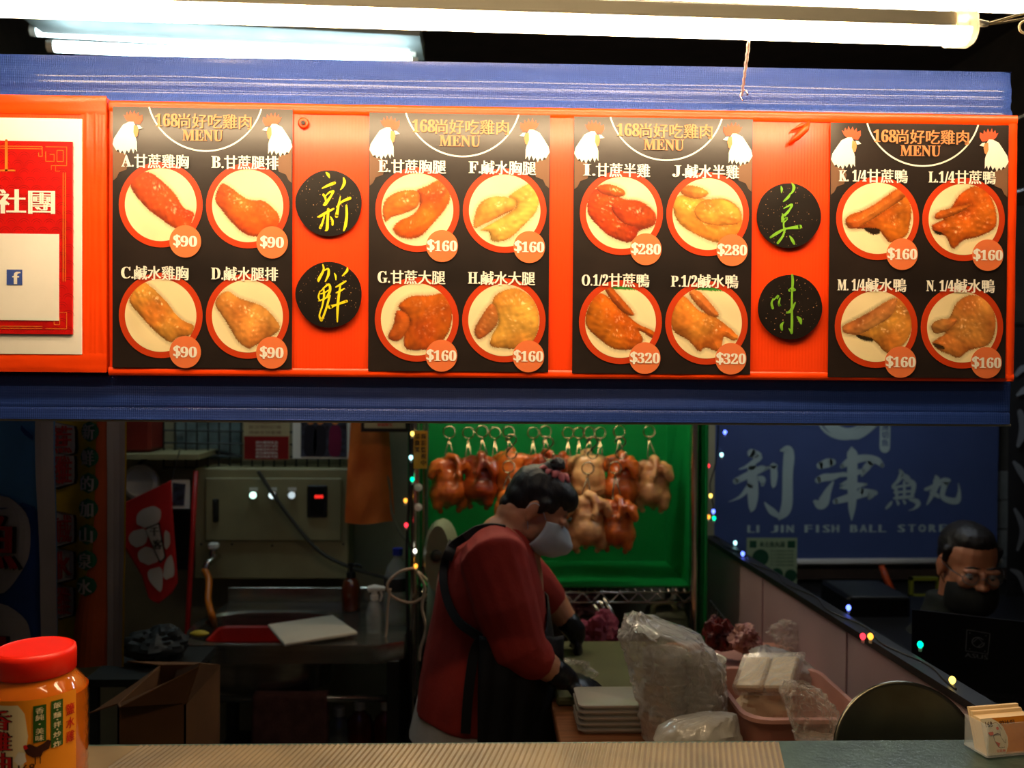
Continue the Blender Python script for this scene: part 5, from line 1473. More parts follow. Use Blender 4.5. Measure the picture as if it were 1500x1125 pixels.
flap([(bx0, Yc, zc), (bx1, Yc, zc), P(292, 975, Yc-.01), P(175, 1036, Yc-.04)])
flap([(bx0, Yc+.25, zc), (bx0, Yc, zc), P(128, 1045, Yc), P(150, 1035, Yc+.25)])
o = M().box((bx0-.06, Yc-.05, 0), (bx1+.06, Yc+.32, .344), bev=.01).build('low_stool', m_black); tag(o, 'black crate under the open brown carton', 'crate')
m_grey = pm('black_rubber', (28, 30, 30), .6, var=.2)
crumple('black_bag', P(232, 945, 2.5), (.09, .07, .055), m_grey, 'black plastic bag slumped at the left corner of the sink', 'bag', .35, 6, 11)
o = crumple('rubber_glove', P(292, 928, 2.66), (.028, .016, .010), pm('yellow_rubber', (190, 160, 40), .5), 'small yellow sponge at the left edge of the sink', 'sponge', .1, 6, 2); o.name = 'sponge'
sp = thing('side_table', (P(232, 980, 2.5).x, 2.5, 0), 'dark low side table left of the sink', 'table')
zt_ = P(232, 945, 2.5).z-.048
xs_ = P(225, 980, 2.5).x
M().box((xs_-.13, 2.36, zt_-.02), (xs_+.13, 2.64, zt_)).build('table_top', m_grey, sp)
for dx in (-.11, .11):
    for dy in (2.38, 2.62): M().box((xs_+dx-.01, dy-.01, 0), (xs_+dx+.01, dy+.01, zt_-.02)).build('leg', m_grey, sp)

# ================================================================ PEOPLE
m_skin = pm('skin', (196, 136, 100), .5, var=.08, vs=20, sss=.15)
m_skinm = pm('skin_warm', (186, 122, 88), .5, var=.08, vs=20, sss=.15)
m_hair = pm('black_hair', (22, 16, 14), .5, var=.4, vs=60, bump=.5, bs=160, aniso=(1, 1, .2))
m_shirt = pm('rust_red_jersey', (166, 46, 34), .85, var=.1, vs=14, bump=.2, bs=120)
m_apron = pm('black_apron', (16, 14, 17), .75, var=.2, bump=.2, bs=80)
m_maskb = pm('pale_blue_mask', (186, 198, 206), .7, var=.05, bump=.2, bs=60)
m_glove = pm('black_nitrile_glove', (14, 14, 16), .35, var=.2, bump=.2, bs=70)


def basis(fwd, up):
    f = Vector(fwd).normalized(); u = Vector(up); u = (u-f*u.dot(f)).normalized(); r = f.cross(u)
    return Matrix(((r.x, f.x, u.x), (r.y, f.y, u.y), (r.z, f.z, u.z)))


def head_blobs(m, c, B, s=1.0):
    g = lambda p: c+B @ (Vector(p)*s)
    bl = lambda p, r, rot=None: m.blob(g(p), tuple(q*s for q in r), rot=B if rot is None else B @ rot)
    bl((0, -.012, .032), (.076, .095, .080)); bl((0, .030, -.020), (.064, .066, .075)); bl((0, .040, -.062), (.046, .050, .044))
    bl((0, .074, -.096), (.022, .020, .018)); bl((0, -.02, -.03), (.066, .070, .06))
    for q in (-1, 1):
        bl((q*.036, .074, -.022), (.024, .022, .022)); bl((q*.030, .083, .016), (.026, .014, .009))
        bl((q*.077, -.008, -.008), (.010, .020, .031), Matrix.Rotation(.25*q, 3, 'Z')); bl((q*.080, -.004, -.034), (.007, .010, .012))
        bl((q*.012, .104, -.028), (.010, .010, .008)); bl((q*.052, .02, -.062), (.018, .035, .03))
    bl((0, .098, -.004), (.0085, .013, .026)); bl((0, .112, -.025), (.0125, .012, .010)); bl((0, .098, -.052), (.022, .010, .006)); bl((0, .095, -.062), (.019, .011, .007))
    return g


def eyes(c, B, s, par, closed=.5):
    g = lambda p: c+B @ (Vector(p)*s)
    for q in (-1, 1):
        m = M(); m.blob(g((q*.031, .0805, .001)), (.0115*s,)*3, rot=B, seg=12); e = m.build('eye', pm('eye_white', (190, 180, 170), .3), par, smooth=True)
        M().blob(g((q*.031, .0900, -.004)), (.005*s, .0025*s, .005*s), rot=B, seg=10).build('iris', pm('dark_iris', (24, 14, 10), .2), e, smooth=True)
        M().tube([g((q*(.031-.022+.011*k), .096-.003*abs(k-1.6), .030+.004*(1-abs(k-2)*.7))) for k in range(5)], [.002*s, .0032*s, .0034*s, .003*s, .0014*s], 6).build('eyebrow', m_hair, par, smooth=True)


def hand_blobs(m, c, B, s=1.0, curl=.5, side=1, spread=1.0, thumb=1.0, extra=0.0):
    """palm at c, fingers along B's y, back of the hand along B's z, thumb on the side*x side"""
    g = lambda p: c+B @ (Vector(p)*s)
    m.blob(g((0, .0, 0)), ((.040+extra)*s, .048*s, (.014+extra)*s), rot=B); m.blob(g((side*.022, -.018, -.004)), (.020*s, .030*s, .016*s), rot=B)
    m.blob(g((0, -.045, 0)), ((.027+extra)*s, .025*s, (.018+extra)*s), rot=B)
    for i, (x, L_, r) in enumerate(((.029, .072, .0088), (.010, .080, .0092), (-.010, .074, .0088), (-.028, .058, .0078))):
        x *= side; a = 0; p = Vector((x, .028, 0)); pts = [p.copy()]; an = x*2.2*spread
        for k, fr_ in enumerate((.45, .32, .26)):
            a += curl*(.5, .75, .6)[k]
            p = p+Vector((math.sin(an)*math.cos(a), math.cos(a)*math.cos(an), -math.sin(a)))*L_*fr_; pts.append(p.copy())
        m.limb([g(q) for q in pts], [(r+extra)*s, (r*.95+extra)*s, (r*.9+extra)*s, (r*.78+extra)*s], seg=10)
    pts = [Vector((side*.026, -.030, -.004)), Vector((side*.050, -.006, -.012)), Vector((side*(.058-.008*curl), .020, -.020-.01*curl)), Vector((side*(.054-.018*curl), .042, -.026-.014*curl))]
    m.limb([g(q) for q in pts], [(.014+extra)*s, (.0115+extra)*s, (.010+extra)*s, (.0085+extra)*s], seg=10)


def ellring(c, rx, ry, tilt=0, n=28, sq=1.0, axis_x=Vector((1, 0, 0)), axis_y=Vector((0, 1, 0))):
    return [c+axis_x*(math.copysign(abs(math.cos(a))**sq, math.cos(a))*rx)+axis_y*(math.copysign(abs(math.sin(a))**sq, math.sin(a))*ry) for a in (2*math.pi*k/n for k in range(n))]


# ---------------------------------------------------------------- the cook in red
WY = 2.32
w_ = thing('person', (P(710, 1100, WY).x, WY, 0), 'person in rust red top, black apron and white face mask, bowed over the worktable', 'person')
px = WY/FPX
hc = P(788, 744, WY)
B = basis((math.cos(.66), -.16, -math.sin(.66)), (math.sin(.66), 0, math.cos(.66)))
HS = .90
nearS, nearE, nearW = P(722, 822, 2.13), P(762, 950, 2.10), P(826, 993, 2.14)
farS, farE, farW = P(752, 830, 2.48), P(808, 880, 2.52), P(844, 926, 2.50)
nf = (nearW-nearE).normalized(); ff = (farW-farE).normalized()
BN = basis((nf+Vector((.3, .05, .12))).normalized(), (0, -.35, 1)); HN = nearW+BN @ Vector((0, .05, 0))
BF = basis((Vector((.10, -.05, -1))).normalized(), (1, -.1, .1)); HF = farW+BF @ Vector((0, .05, 0))
m = M(); head_blobs(m, hc, B, HS)
nb_ = P(735, 790, WY)
m.limb([hc+B @ Vector((0, -.03, -.045)), P(757, 770, WY), nb_], [.060, .058, .066])
tors = [(722, 800, .12, .095), (718, 850, .14, .13), (716, 910, .145, .14), (712, 970, .15, .15), (706, 1040, .155, .16), (702, 1110, .15, .165)]
m.rings([ellring(P(u, v, WY), a, b) for u, v, a, b in tors])
m.limb([P(728, 812, WY-.09), nearS, nearE, nearE.lerp(nearW, .5), nearW], [.075, .070, .052, .037, .027])
m.limb([P(738, 812, WY+.09), farS, farE, farE.lerp(farW, .5), farW], [.075, .062, .046, .034, .026])
hand_blobs(m, HN, BN, .92, .30, side=1, extra=-.0015)
hand_blobs(m, HF, BF, .90, .45, side=-1, extra=-.0015)
hip = P(702, 1110, WY)
for sy in (-.085, .085):
    m.limb([hip+Vector((0, sy, 0)), Vector((hip.x+.02, WY+sy*1.1, .42)), Vector((hip.x-.01, WY+sy*1.1, .09))], [.11, .065, .042])
    m.limb([(hip.x-.03, WY+sy*1.1, .045), (hip.x+.06, WY+sy*1.15, .035), (hip.x+.14, WY+sy*1.2, .03)], [.042, .038, .028])
o = m.build('body', m_skin, w_); remesh(o, .0045, 4)
eyes(hc, B, HS, w_)
# hair, bun, scrunchie
g = lambda p: hc+B @ (Vector(p)*HS)
m = M(); m.blob(g((0, -.020, .038)), (.081*HS, .096*HS, .079*HS), rot=B, seg=24); m.blob(g((0, -.045, .0)), (.074*HS, .066*HS, .058*HS), rot=B, seg=20)
m.blob(g((0, .012, .068)), (.068*HS, .078*HS, .050*HS), rot=B, seg=20); m.blob(g((0, -.072, -.040)), (.05*HS, .032*HS, .035*HS), rot=B, seg=16); m.limb([g((0, -.040, .085)), (g((0, -.045, .10))+P(812, 688, WY))/2], [.036, .026])
for q in (-1, 1): m.limb([g((q*.074, .014, .03)), g((q*.075, .010, -.002))], [.016, .007])
o = m.build('hair', m_hair, w_); remesh(o, .005, 4, disp=.003, dscale=60)
bc_ = P(815, 680, WY)
crumple('hair_bun', bc_, (.026, .026, .018), m_hair, None, None, .3, 8, 3, seg=24, flatb=False)
o = bpy.data.objects['hair_bun']; o.parent = w_; o.location = Vector(o.location)-ORG[w_.name]
m_scr = pm('pink_scrunchie', (200, 110, 110), .8, var=.1)
sc0 = P(811, 693, WY); up_ = (bc_-hc).normalized()
R_ = []
bs_ = basis(Vector((0, -1, 0)), up_)
for k in range(12):
    an = 2*math.pi*k/12
    a = sc0+bs_ @ Vector((math.cos(an)*.024, math.sin(an)*.022, .004)); b_ = sc0+bs_ @ Vector((math.cos(an)*.050, math.sin(an)*.044, -.014+.008*(k % 2)))
    c1 = a.lerp(b_, .5)+up_*.008
    M().tube([a, c1, b_], [.009, .011, .007], 7, flat=.5).build('scrunchie_petal', m_scr, w_, smooth=True)
# mask over the lower face
def maskpart(par, c, B, s, mat, r=(.062, .072, .064), cc=(0, .034, -.050), y0=.012, loops=True, top=.012, nose=0, wide=1.32):
    m = M(); n = 22; g = lambda p: c+B @ (Vector(p)*s)
    def f(a, b):
        th = (a-.5)*2*wide; ph = (b-.5)*2*1.02
        x = math.sin(th)*r[0]*(.88+.12*math.cos(ph))*1.04; y = cc[1]+math.cos(th)*math.cos(ph)*r[1]+.010*math.exp(-(th/.35)**2)*(.3+math.cos(ph))+.017*nose*math.exp(-(th/.48)**2)*math.exp(-((ph-.35)/.60)**2)
        z = cc[2]+math.sin(ph)*r[2]*(1-.22*abs(th/1.32)**2)+.0016*math.sin(b*22)*math.cos(th)
        return g((x, y, z))
    m.grid(n, n, f); o = m.build('face_mask', mat, par, smooth=True); md = o.modifiers.new('s', 'SOLIDIFY'); md.thickness = .002
    if loops:
        for q in (-1, 1):
            M().tube(smoothpoly([g((q*.060, .040, -.008)), g((q*.078, .010, .012)), g((q*.084, -.014, .012)), g((q*.084, -.022, -.012)), g((q*.076, .0, -.04)), g((q*.056, .04, -.088))], 4, False), .0013*s, 6).build('ear_loop', mat, o, smooth=True)
    return o
maskpart(w_, hc, B, HS, m_maskb, r=(.077, .086, .062), cc=(0, .036, -.048), nose=1, wide=1.4)
# top: one loose knitted garment with sleeves
m = M()
tt = [(742, 768, .050, .062), (728, 786, .092, .135), (720, 808, .118, .185), (719, 850, .142, .195), (719, 905, .155, .20), (716, 960, .172, .215), (713, 1000, .180, .225), (709, 1030, .180, .225)]
m.rings([ellring(P(u, v, WY), a, b, sq=.9) for u, v, a, b in tt])
m.limb([P(726, 815, WY-.10), nearS, P(742, 888, 2.11), nearE, P(779, 962, 2.11)], [.082, .086, .080, .068, .054])
m.limb([P(742, 812, WY+.10), farS, P(782, 856, 2.50), P(803, 876, 2.52)], [.085, .075, .062, .050])
o = red_top = m.build('red_top', m_shirt, w_); remesh(o, .006, 5, disp=.010, dscale=9, seed=4)
m = M()
hem = [(709, 1024, .176, .220), (707, 1040, .184, .227), (706, 1058, .190, .232)]
m.rings([[p+Vector((0, 0, .006*math.sin(i*1.7)+.02*(p.x < P(640, 1050, WY).x and -1 or 0)*(j > 0))) for i, p in enumerate(ellring(P(u, v, WY), a, b, n=48))] for j, (u, v, a, b) in enumerate(hem)])
m.build('white_hem', pm('white_undershirt', (190, 180, 170), .8), w_, smooth=True, angle=50)
m = M()
m.rings([ellring(P(u, v, WY), a, b) for u, v, a, b in ((706, 1060, .172, .218), (704, 1100, .17, .215))]+[ellring(Vector((hip.x, WY, z)), a, b) for z, a, b in ((.50, .15, .19), (.48, .14, .185))])
for sy in (-.095, .095): m.limb([Vector((hip.x, WY+sy, .52)), Vector((hip.x+.01, WY+sy*1.1, .16))], [.095, .062])
o = m.build('trousers', pm('black_trousers', (18, 18, 22), .8), w_); remesh(o, .010, 3)
for sy in (-.094, .094):
    m = M(); m.limb([(hip.x-.04, WY+sy, .045), (hip.x+.06, WY+sy*1.05, .040), (hip.x+.15, WY+sy*1.08, .034)], [.046, .044, .033]); o = m.build('shoe', m_black, w_); remesh(o, .007, 3)
# apron: front panel on the right of the body, straps
def surf(u, v, side=-1, off=.012):
    """point on the near side of the top seen at u,v"""
    vv = [q[1] for q in tt]; k = min(max(np.searchsorted(vv, v), 1), len(tt)-1); t_ = min(max((v-vv[k-1])/(vv[k]-vv[k-1]), 0), 1)
    u0, a, b = [tt[k-1][i]*(1-t_)+tt[k][i]*t_ for i in (0, 2, 3)]
    dx = (u-u0)*px; q = max(-.98, min(.98, dx/(a+off*.5)))
    return P(u, v, WY+side*(b+off)*math.sqrt(1-q*q)**.9)
def ribbon(path, wd, nm, offx=.014):
    m = M(); pts = [surf(u, v, off=offx) for u, v in path]; L1 = []; L2 = []; 
    for i, p in enumerate(pts):
        t_ = (pts[min(i+1, len(pts)-1)]-pts[max(0, i-1)]).normalized(); n_ = t_.cross(Vector((0, -1, 0))).normalized()
        L1.append(p+n_*wd/2); L2.append(p-n_*wd/2)
    k = len(pts); back = Vector((0, .012, 0))
    m.add([tuple(p) for p in L1+L2]+[tuple(p+back) for p in L1+L2], [(i, i+1, k+i+1, k+i) for i in range(k-1)]+[(i, 2*k+i, 2*k+i+1, i+1) for i in range(k-1)]+[(k+i, k+i+1, 3*k+i+1, 3*k+i) for i in range(k-1)])
    return m.build(nm, m_apron, w_, smooth=True, angle=50)
ribbon(smoothpoly([(740, 776), (722, 773), (700, 776), (680, 788), (660, 803), (650, 830), (650, 858), (658, 888), (672, 912), (690, 926), (704, 936)], 3, False), .020, 'apron_strap', .022)
ribbon(smoothpoly([(664, 794), (660, 806), (655, 820)], 3, False), .026, 'strap_loop', .022)
ribbon(smoothpoly([(704, 938), (694, 960), (688, 1000), (684, 1040), (682, 1075)], 3, False), .024, 'apron_tie', .026)
m = M()
def ap(a, b):
    v = 932+b*(1180-932); u = (703-6*b)+a*(826-703+6*b)
    q = surf(u if u < 812 else 812, min(v, 1030), off=.03)
    p = P(u, v, q.y); 
    return p+Vector((0, .006*math.sin(u*.2+v*.02), 0))
m.grid(26, 34, ap); o = m.build('apron', m_apron, w_, smooth=True); md = o.modifiers.new('s', 'SOLIDIFY'); md.thickness = .004
m = M()
def apf(a, b):       # wraps round the belly to the far side
    v = 880+b*(1180-880); vb = min(v, 1030)
    vv = [q[1] for q in tt]; k = min(max(np.searchsorted(vv, vb), 1), len(tt)-1); t_ = min(max((vb-vv[k-1])/(vv[k]-vv[k-1]), 0), 1)
    u0, aa, bb = [tt[k-1][i]*(1-t_)+tt[k][i]*t_ for i in (0, 2, 3)]
    c = P(u0, v, WY); an = (-.45-.7*min(1, (v-880)/70))*(1-2*a)
    return c+Vector((math.cos(an)*(aa+.008), math.sin(an)*(bb+.010), 0))
m.grid(26, 30, apf); o = m.build('apron_bib', m_apron, w_, smooth=True)
vg = o.vertex_groups.new(name='w'); vg.add([j*27+i for j in range(31) for i in range(27) if 880+j*10 < 1015], 1, 'ADD'); sw = o.modifiers.new('w', 'SHRINKWRAP'); sw.target = red_top; sw.offset = .006; sw.wrap_mode = 'ABOVE_SURFACE'; sw.vertex_group = 'w'; md = o.modifiers.new('s', 'SOLIDIFY'); md.thickness = .004
for c, B_, s, cu, sd, wr, el in ((HN, BN, .95, .30, 1, nearW, nearE), (HF, BF, .93, .45, -1, farW, farE)):
    m = M(); hand_blobs(m, c, B_, s, cu, side=sd, extra=.001); d = (el-wr).normalized()
    m.limb([c+B_ @ Vector((0, -.04, 0)), wr, wr+d*.035], [.027, .031, .034]); o = m.build('black_glove', m_glove, w_); remesh(o, .0035, 3, disp=.0015, dscale=60)

# ---------------------------------------------------------------- the man at the laptop (neighbouring stall)
MY = 2.62
mc = P(1419, 826, MY)
mn = thing('person', (mc.x, MY+.1, 0), 'person with cropped black hair, glasses and black mask looking down at a laptop', 'person')
BM = basis((-.10, -1, -.26), (0, -.26, 1)); MS = 1.0
m = M(); head_blobs(m, mc, BM, MS)
sh = mc+Vector((-.0, .07, -.30))
m.limb([mc+BM @ Vector((0, -.035, -.05)), mc+Vector((0, .06, -.14)), sh+Vector((0, 0, .06))], [.058, .058, .07])
m.rings([ellring(sh+Vector((0, .01, dz)), a, b, sq=.9) for dz, a, b in ((.05, .10, .08), (0, .17, .10), (-.12, .18, .12), (-.30, .17, .12), (-.46, .18, .14), (-.56, .17, .15))])
for q in (-1, 1):
    el = sh+Vector((q*.26, -.06, -.26)); wr = sh+Vector((q*.13, -.34, -.28)); 
    m.limb([sh+Vector((q*.15, 0, -.02)), el], [.058, .042]); m.limb([el, wr], [.042, .027])
    Bh = basis((-q*.35, -1, -.1), (0, 0, 1)); hand_blobs(m, wr+Bh @ Vector((0, .05, 0)), Bh, .95, .5, side=-q)
    kn = sh+Vector((q*.15, -.36, -.60)); m.limb([sh+Vector((q*.1, 0, -.56)), Vector((sh.x+q*.15, sh.y-.40, .50))], [.085, .062]); m.limb([Vector((sh.x+q*.15, sh.y-.40, .50)), Vector((sh.x+q*.15, sh.y-.34, .09))], [.062, .042]); m.limb([Vector((sh.x+q*.15, sh.y-.34, .05)), Vector((sh.x+q*.16, sh.y-.50, .035))], [.045, .035])
o = m.build('body', m_skinm, mn); remesh(o, .0045, 4)
eyes(mc, BM, MS, mn)
g = lambda p: mc+BM @ (Vector(p)*MS)
m = M(); m.blob(g((0, -.026, .044)), (.080, .090, .078), rot=BM, seg=26); m.blob(g((0, -.04, .012)), (.076, .070, .05), rot=BM, seg=20); m.blob(g((0, -.004, .082)), (.064, .070, .042), rot=BM, seg=20)
for q in (-1, 1): m.limb([g((q*.074, .012, .05)), g((q*.076, .006, .012))], [.014, .008])
o = m.build('hair', m_hair, mn); remesh(o, .005, 3, disp=.002, dscale=90)
m_bm = pm('black_cloth_mask', (18, 19, 16), .8)
maskpart(mn, mc, BM, MS, m_bm, r=(.072, .084, .062), cc=(0, .032, -.080), loops=True, wide=1.5)
m_gl = pm('thin_glasses_frame', (120, 120, 120), .3, metal=.8)
gs = None
m = M()
for q in (-1, 1):
    m.tube([g((q*.034+.024*math.cos(a*.393), .106-.010*abs(math.cos(a*.393)), .000+.017*math.sin(a*.393))) for a in range(16)], .0012, 6, closed=True)
    m.tube([g((q*.058, .097, .004)), g((q*.078, .05, .006)), g((q*.082, -.01, .006))], .0012, 6)
m.tube([g((-.010, .108, .004)), g((0, .112, .007)), g((.010, .108, .004))], .0012, 6)
gs = m.build('glasses', m_gl, mn, smooth=True)
for q in (-1, 1):
    M().add([g((q*.034+.0235*math.cos(a*.393), .1055-.010*abs(math.cos(a*.393)), .0165*math.sin(a*.393))) for a in range(16)], [tuple(range(16))]).build('lens', pm('lens_glass', (200, 210, 210), .05, var=0, alpha=.12), gs)
m_coat = pm('black_green_coat', (26, 30, 22), .85, var=.2, bump=.2)
m = M()
m.rings([ellring(sh+Vector((0, .01, dz)), a, b, sq=.85) for dz, a, b in ((.19, .074, .080), (.15, .082, .085), (.09, .11, .10), (.05, .15, .11), (.02, .205, .125), (-.12, .215, .15), (-.30, .21, .155), (-.50, .22, .17), (-.60, .22, .18))])
for q in (-1, 1):
    el = sh+Vector((q*.27, -.06, -.26)); wr = sh+Vector((q*.13, -.34, -.28)); m.limb([sh+Vector((q*.16, 0, -.03)), el], [.078, .066]); m.limb([el, wr+Vector((q*.015, .04, 0))], [.066, .046])
o = m.build('coat', m_coat, mn); remesh(o, .007, 5, disp=.012, dscale=8, seed=9)
m = M()
for q in (-1, 1):
    m.limb([sh+Vector((q*.1, 0, -.58)), Vector((sh.x+q*.15, sh.y-.40, .50))], [.105, .078]); m.limb([Vector((sh.x+q*.15, sh.y-.40, .50)), Vector((sh.x+q*.15, sh.y-.34, .14))], [.078, .058])
m.blob(sh+Vector((0, 0, -.58)), (.20, .15, .10)); o = m.build('trousers', pm('dark_trousers', (20, 20, 24), .8), mn); remesh(o, .010, 3)
for q in (-1, 1):
    m = M(); m.limb([Vector((sh.x+q*.15, sh.y-.33, .05)), Vector((sh.x+q*.16, sh.y-.52, .042))], [.050, .042]); o = m.build('shoe', m_black, mn); remesh(o, .007, 3)
t = thing('stool', (sh.x, sh.y, 0), 'black round stool under the seated person', 'stool')
zs_ = sh.z-.70
M().lathe([(0, 0), (.16, 0), (.17, .01), (.17, .035), (0, .04)], (sh.x, sh.y+.02, zs_-.02), 28).build('seat', m_black, t, smooth=True, angle=50)
for q in range(4):
    an = q*1.571+.785; M().tube([(sh.x+.12*math.cos(an), sh.y+.02+.12*math.sin(an), zs_-.02), (sh.x+.17*math.cos(an), sh.y+.02+.17*math.sin(an), 0)], .012, 8).build('leg', m_dsteel, t)

# ================================================================ RIGHT: partition, banner, laptop
PR_Z = (P(1035, 785, 3.2).z+PZ(1400, 1003, P(1035, 785, 3.2).z).z)/2
pf = P(1035, 785, 3.2); pn = PZ(1440, 1036, pf.z)
dpar = (pn-pf).normalized(); pn = pn+dpar*.02; nrm = Vector((dpar.y, -dpar.x, 0)).normalized()
if nrm.x < 0: nrm = -nrm
m_pw = pm('mauve_white_panel', (168, 142, 142), .45, var=.06, vs=3)
t = thing('partition', tuple((pf+pn)/2-Vector((0, 0, pf.z))), 'pale low partition with black top rail between the two stalls', 'partition')
M().obox(Vector((pf.x, pf.y, .02)), pn-pf, nrm*.02, (0, 0, pf.z-.03)).build('panel', m_pw, t)
M().obox(pf+nrm*-.012+Vector((0, 0, -.014)), pn-pf, nrm*.044, (0, 0, .016)).build('top_rail', m_black, t)
for k in (0.0, .33, .66, .98): M().obox(Vector((pf.x, pf.y, .0))+(pn-pf)*k-nrm*.004, (pn-pf).normalized()*.02, nrm*.006, (0, 0, pf.z-.02)).build('joint_strip', m_pw, t)

SY = 3.80
m_sign = pm('navy_banner_cloth', (66, 84, 134), .6, var=.08, vs=2)
m_sl = pm('pale_sage_print', (176, 196, 192), .6, var=.03)
s = SY/FPX
c0_ = P(1000, 560, SY)
frs = frame(c0_, (s, 0, 0), (0, 0, -s), (0, -1, 0))
fs = lambda a, b, h=0: frs(a-1000, b-560-(a-1000)*0.006, h)
t = thing('shop_banner', fs(1240, 825), 'navy blue shop banner with pale brush characters on the neighbouring stall wall', 'banner')
M().box(tuple(fs(985, 822, 0)), tuple(fs(1475, 560, 0)+Vector((0, .006, 0)))).build('cloth', m_sign, t)
M().tube([fs(980, 826, .004), fs(1480, 826, .004)], .014, 12).build('bottom_rod', m_white, t, smooth=True)
LJ = [  # crop pixels of region (1060,610)-(1440,800), 3.947 px per photo px : x, y, width
 [(170,215,50),(215,240,42),(150,290,20),(100,310,6)], [(80,380,34),(150,345,40),(225,310,42),(260,305,20)], [(175,290,50),(180,380,62),(182,470,62),(178,535,40),(172,556,10)], [(170,400,40),(120,460,22),(80,485,10),(40,500,3)], [(205,360,20),(235,370,40),(238,400,20)],
 [(262,300,10),(295,300,22),(315,292,24)], [(300,290,36),(306,340,42),(303,400,30),(300,418,10)], [(345,200,14),(385,195,50),(392,240,66),(386,330,62),(386,430,62),(384,510,64),(372,556,60),(345,590,34),(338,606,8)], [(345,592,20),(300,560,40),(270,530,26),(252,505,8)],
 [(575,290,40),(620,275,54),(650,270,40)], [(565,375,36),(600,360,44),(650,355,40),(720,335,16)], [(548,500,20),(575,515,60),(600,500,66),(625,440,40),(655,385,12)],
 [(762,188,18),(765,215,60),(768,260,60),(768,360,60),(770,460,54),(768,540,42),(768,585,20),(767,612,4)], [(705,295,22),(760,262,50),(850,245,40),(915,262,42),(945,290,24)], [(880,270,40),(845,310,40),(825,350,12)], [(700,350,14),(770,335,34),(840,320,26)], [(700,400,12),(740,385,24),(780,372,20)], [(700,420,14),(770,410,40),(850,400,16)], [(668,500,30),(740,480,44),(850,450,44),(905,450,30)], [(820,440,36),(880,455,46),(870,480,20)],
 [(1050,318,14),(1060,340,30),(1040,380,24),(1005,410,10)], [(1060,345,30),(1095,365,34),(1108,375,14)], [(1015,400,10),(1030,440,22),(1035,485,14)], [(1090,375,24),(1130,395,30),(1130,440,26),(1120,475,16)], [(1010,420,16),(1070,410,16),(1130,402,14)], [(1020,448,14),(1075,444,15),(1130,440,14)], [(1018,482,14),(1075,476,22),(1130,472,16)], [(1075,385,14),(1078,430,16),(1078,480,16)],
 [(972,540,14),(995,515,20),(1005,500,6)], [(1032,495,10),(1042,512,18),(1040,522,8)], [(1072,495,10),(1082,508,16),(1080,516,8)], [(1110,490,12),(1150,500,30),(1160,520,28),(1135,545,10),(1105,554,3)],
 [(1265,355,18),(1270,375,40),(1262,420,36),(1235,480,24),(1212,522,5)], [(1205,430,20),(1260,410,30),(1310,380,34),(1340,378,26)], [(1325,385,38),(1310,430,34),(1305,470,30),(1330,490,34),(1375,500,38),(1398,490,36),(1405,440,16),(1398,395,4)], [(1230,445,10),(1270,465,26),(1285,480,10)],
]
mm = M()
for i, st in enumerate(LJ): stroke(mm, fs, [(1060+x/3.947, 610+y/3.947, wd/3.947*1.0) for x, y, wd in st], h=.0016+i*.00006)
mm.build('brush_characters', m_sl, t)
mm = M()
xs_ = {'LI': (1099, 1119), 'JIN': (1133, 1168), 'FISH': (1183, 1237), 'BALL': (1251, 1308), 'STORE': (1322, 1400)}
for wd, (a, b) in xs_.items():
    k = len(wd); step = (b-a)/k
    for i, chx in enumerate(wd):
        ww = {'I': 2.4}.get(chx, 9.5); cxx = a+step*(i+.5); letter(mm, chx, (cxx-ww/2, 771.5, cxx+ww/2, 782.5), fs, h=.002, bold=1.0)
mm.build('latin_lettering', m_sl, t)
mm = M()
for k, (r, wd) in enumerate(((37, 5), (32, 5.5), (26, 5), (20, 4))):
    stroke(mm, fs, [(1243+k*1.5+r*1.15*math.cos(a), 606+k*1.2+r*math.sin(a), wd*(.5+.5*math.sin((a-.2)/2.7*math.pi))) for a in np.linspace(.12, 3.0, 14)], h=.002)
stroke(mm, fs, [(1205, 590, 9), (1215, 617, 10), (1235, 632, 11), (1262, 640, 9), (1290, 622, 6)], h=.0025)
mm.build('noodle_emblem', m_sl, t)
mm = M(); plate(mm, fs, [(1303+8*math.cos(a), 618+ (22 if math.sin(a) > 0 else -22)+8*math.sin(a)*1.2+15) for a in np.linspace(0, 2*math.pi, 24, endpoint=False)], .001, .002); cp_ = mm.build('capsule_emblem', m_sl, t)
mm = M(); [letter(mm, chx, (1298, 610+i*11.5, 1308, 620+i*11.5), fs, h=.003, bold=.3) for i, chx in enumerate('大灣切魚')]; mm.build('capsule_lettering', m_sign, cp_)

# leaflet
t, fr = sheet('leaflet', 1094, 788, 1167, 862, 3.70, pm('pale_green_leaflet', (150, 166, 128), .5, var=.05), 'pale green printed leaflet standing under the navy banner', 'leaflet')
m_gp = pm('dark_green_print', (22, 70, 44), .5)
mm = M(); plate(mm, fr, [(4, 4), (14, 4), (14, 14), (4, 14)], .0004, .001); plate(mm, fr, [(59, 4), (70, 4), (70, 14), (59, 14)], .0004, .001); plate(mm, fr, circ(20, 28, 12, 20), .0004, .001); plate(mm, fr, circ(44, 52, 9, 20), .0004, .001); plate(mm, fr, circ(64, 54, 9, 20), .0004, .001)
letter(mm, '本土魚丸湯', (18, 5, 55, 13), fr, h=.0012, bold=.3)
for i in range(5): letter(mm, '手工現做每日新鮮', (34, 17+i*5, 68, 20.5+i*5), fr, h=.0012)
mm.build('green_print', m_gp, t)
zl = P(1130, 862, 3.70).z
bt_ = thing('side_counter', (1.35, 3.6, 0), 'dark back counter under the navy banner', 'counter')
M().box((XP+.10, 3.45, zl-.03), (2.45, 3.84, zl-.002)).build('counter_top', m_dsteel, bt_); M().box((XP+.12, 3.5, 0), (2.43, 3.83, zl-.03)).build('counter_body', m_dark, bt_)
